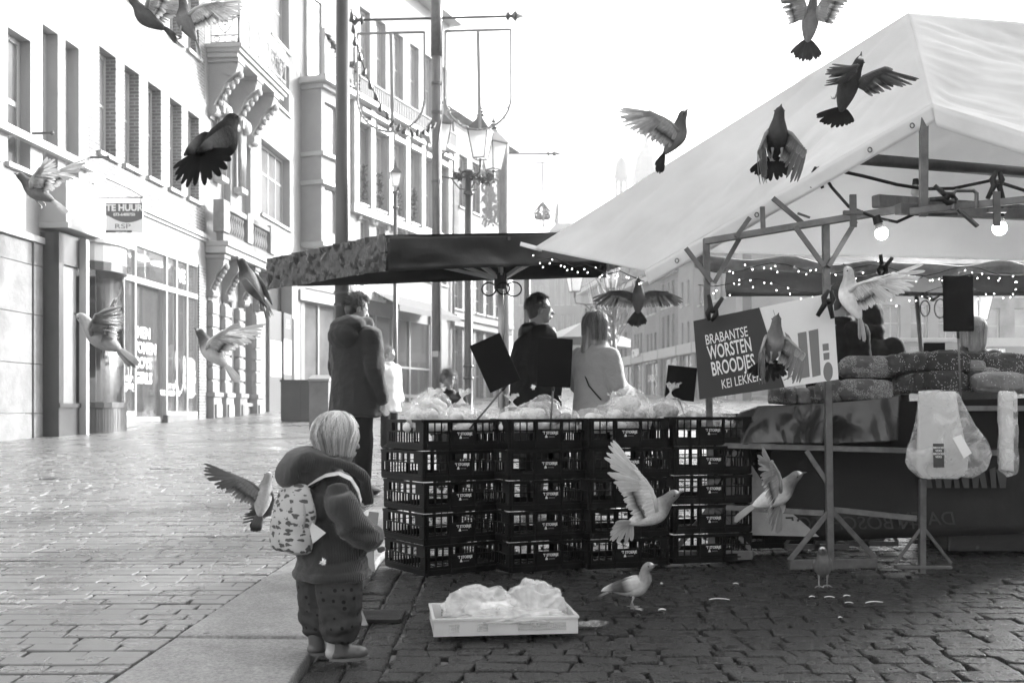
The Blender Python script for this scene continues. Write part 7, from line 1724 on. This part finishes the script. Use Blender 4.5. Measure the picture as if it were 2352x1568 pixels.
P_('grey pigeon with wings spread flat and dark tail fan above the woman in the sweater', W(1466, 690, 8.1), (.0, -.28, .95), (.0, .95, .28), (4, 4, .75), (4, 4, .75), (34, 8), .06, .10, .13, .05, .025, belly=.13, wingtip=.07)
P_('white pigeon flapping in front of the stall post over the white sign', W(1958, 690, 5.1), (-.30, .1, .90), (.60, -.55, .25), (68, -15, 1.0), (86, 5, 1.0), (14, -6), .40, .72, .78, .6, .5, wingtip=.7)
P_('grey pigeon hovering upright before the two part sign with dark fanned tail', W(1776, 795, 5.0), (.05, -.55, .84), (-.05, .84, .55), (-66, -12, .25), (-66, -12, .25), (62, -2), .12, .22, .40, .03, .02, belly=.26, legs=.02, s=.92)
P_('white pigeon with high spread wings landing before the crates', W(1490, 1180, 5.15), (.80, -.15, .42), (-.42, -.30, .78), (74, -12, 1.0), (104, 6, .9), (62, -18), .16, .55, .70, .66, .60, wingtip=.62, s=1.1, tr=-62)
P_('pale bodied pigeon with dark head flying low under the table', W(1775, 1138, 5.2), (.78, -.2, .48), (-.40, -.35, .80), (-66, -25, .8), (70, 35, .9), (8, -4), .13, .60, .55, .45, .40, wingtip=.30, s=1.08)
g1 = G(1452, 1398)
P_('white and grey pigeon standing on the cobbles right of the tray, looking right', g1+V((0, 0, .108)), (.90, -.22, .30), (-.25, 0, .95), tail=(5, -2), head_=.20, body=.45, wing=.48, tailc=.5, tailtip=.12, legs=.062, neck=.055, wings=False, s=.95)
g1 = G(1889, 1350)
P_('dark pigeon standing on the cobbles facing the camera below the stall post', g1+V((0, 0, .112)), (-.22, -.92, .30), (0, .3, .95), tail=(5, -2), head_=.12, body=.12, wing=.14, tailc=.1, tailtip=.04, legs=.062, neck=.05, wings=False, belly=.15, s=.92)
# ================= haze =================
hz = MB(); hz.bx(-330, 330, -40, 330, -6, 75)
hm = bpy.data.materials.new('haze_air'); hm.use_nodes = True; N = hm.node_tree.nodes; L = hm.node_tree.links
N.remove(N['Principled BSDF']); pv = N.new('ShaderNodeVolumePrincipled'); pv.inputs['Color'].default_value = (.95, .95, .95, 1); pv.inputs['Density'].default_value = .0017; pv.inputs['Anisotropy'].default_value = .55
L.new(pv.outputs[0], N['Material Output'].inputs['Volume'])
tag(hz.build('haze', hm), kind='stuff')
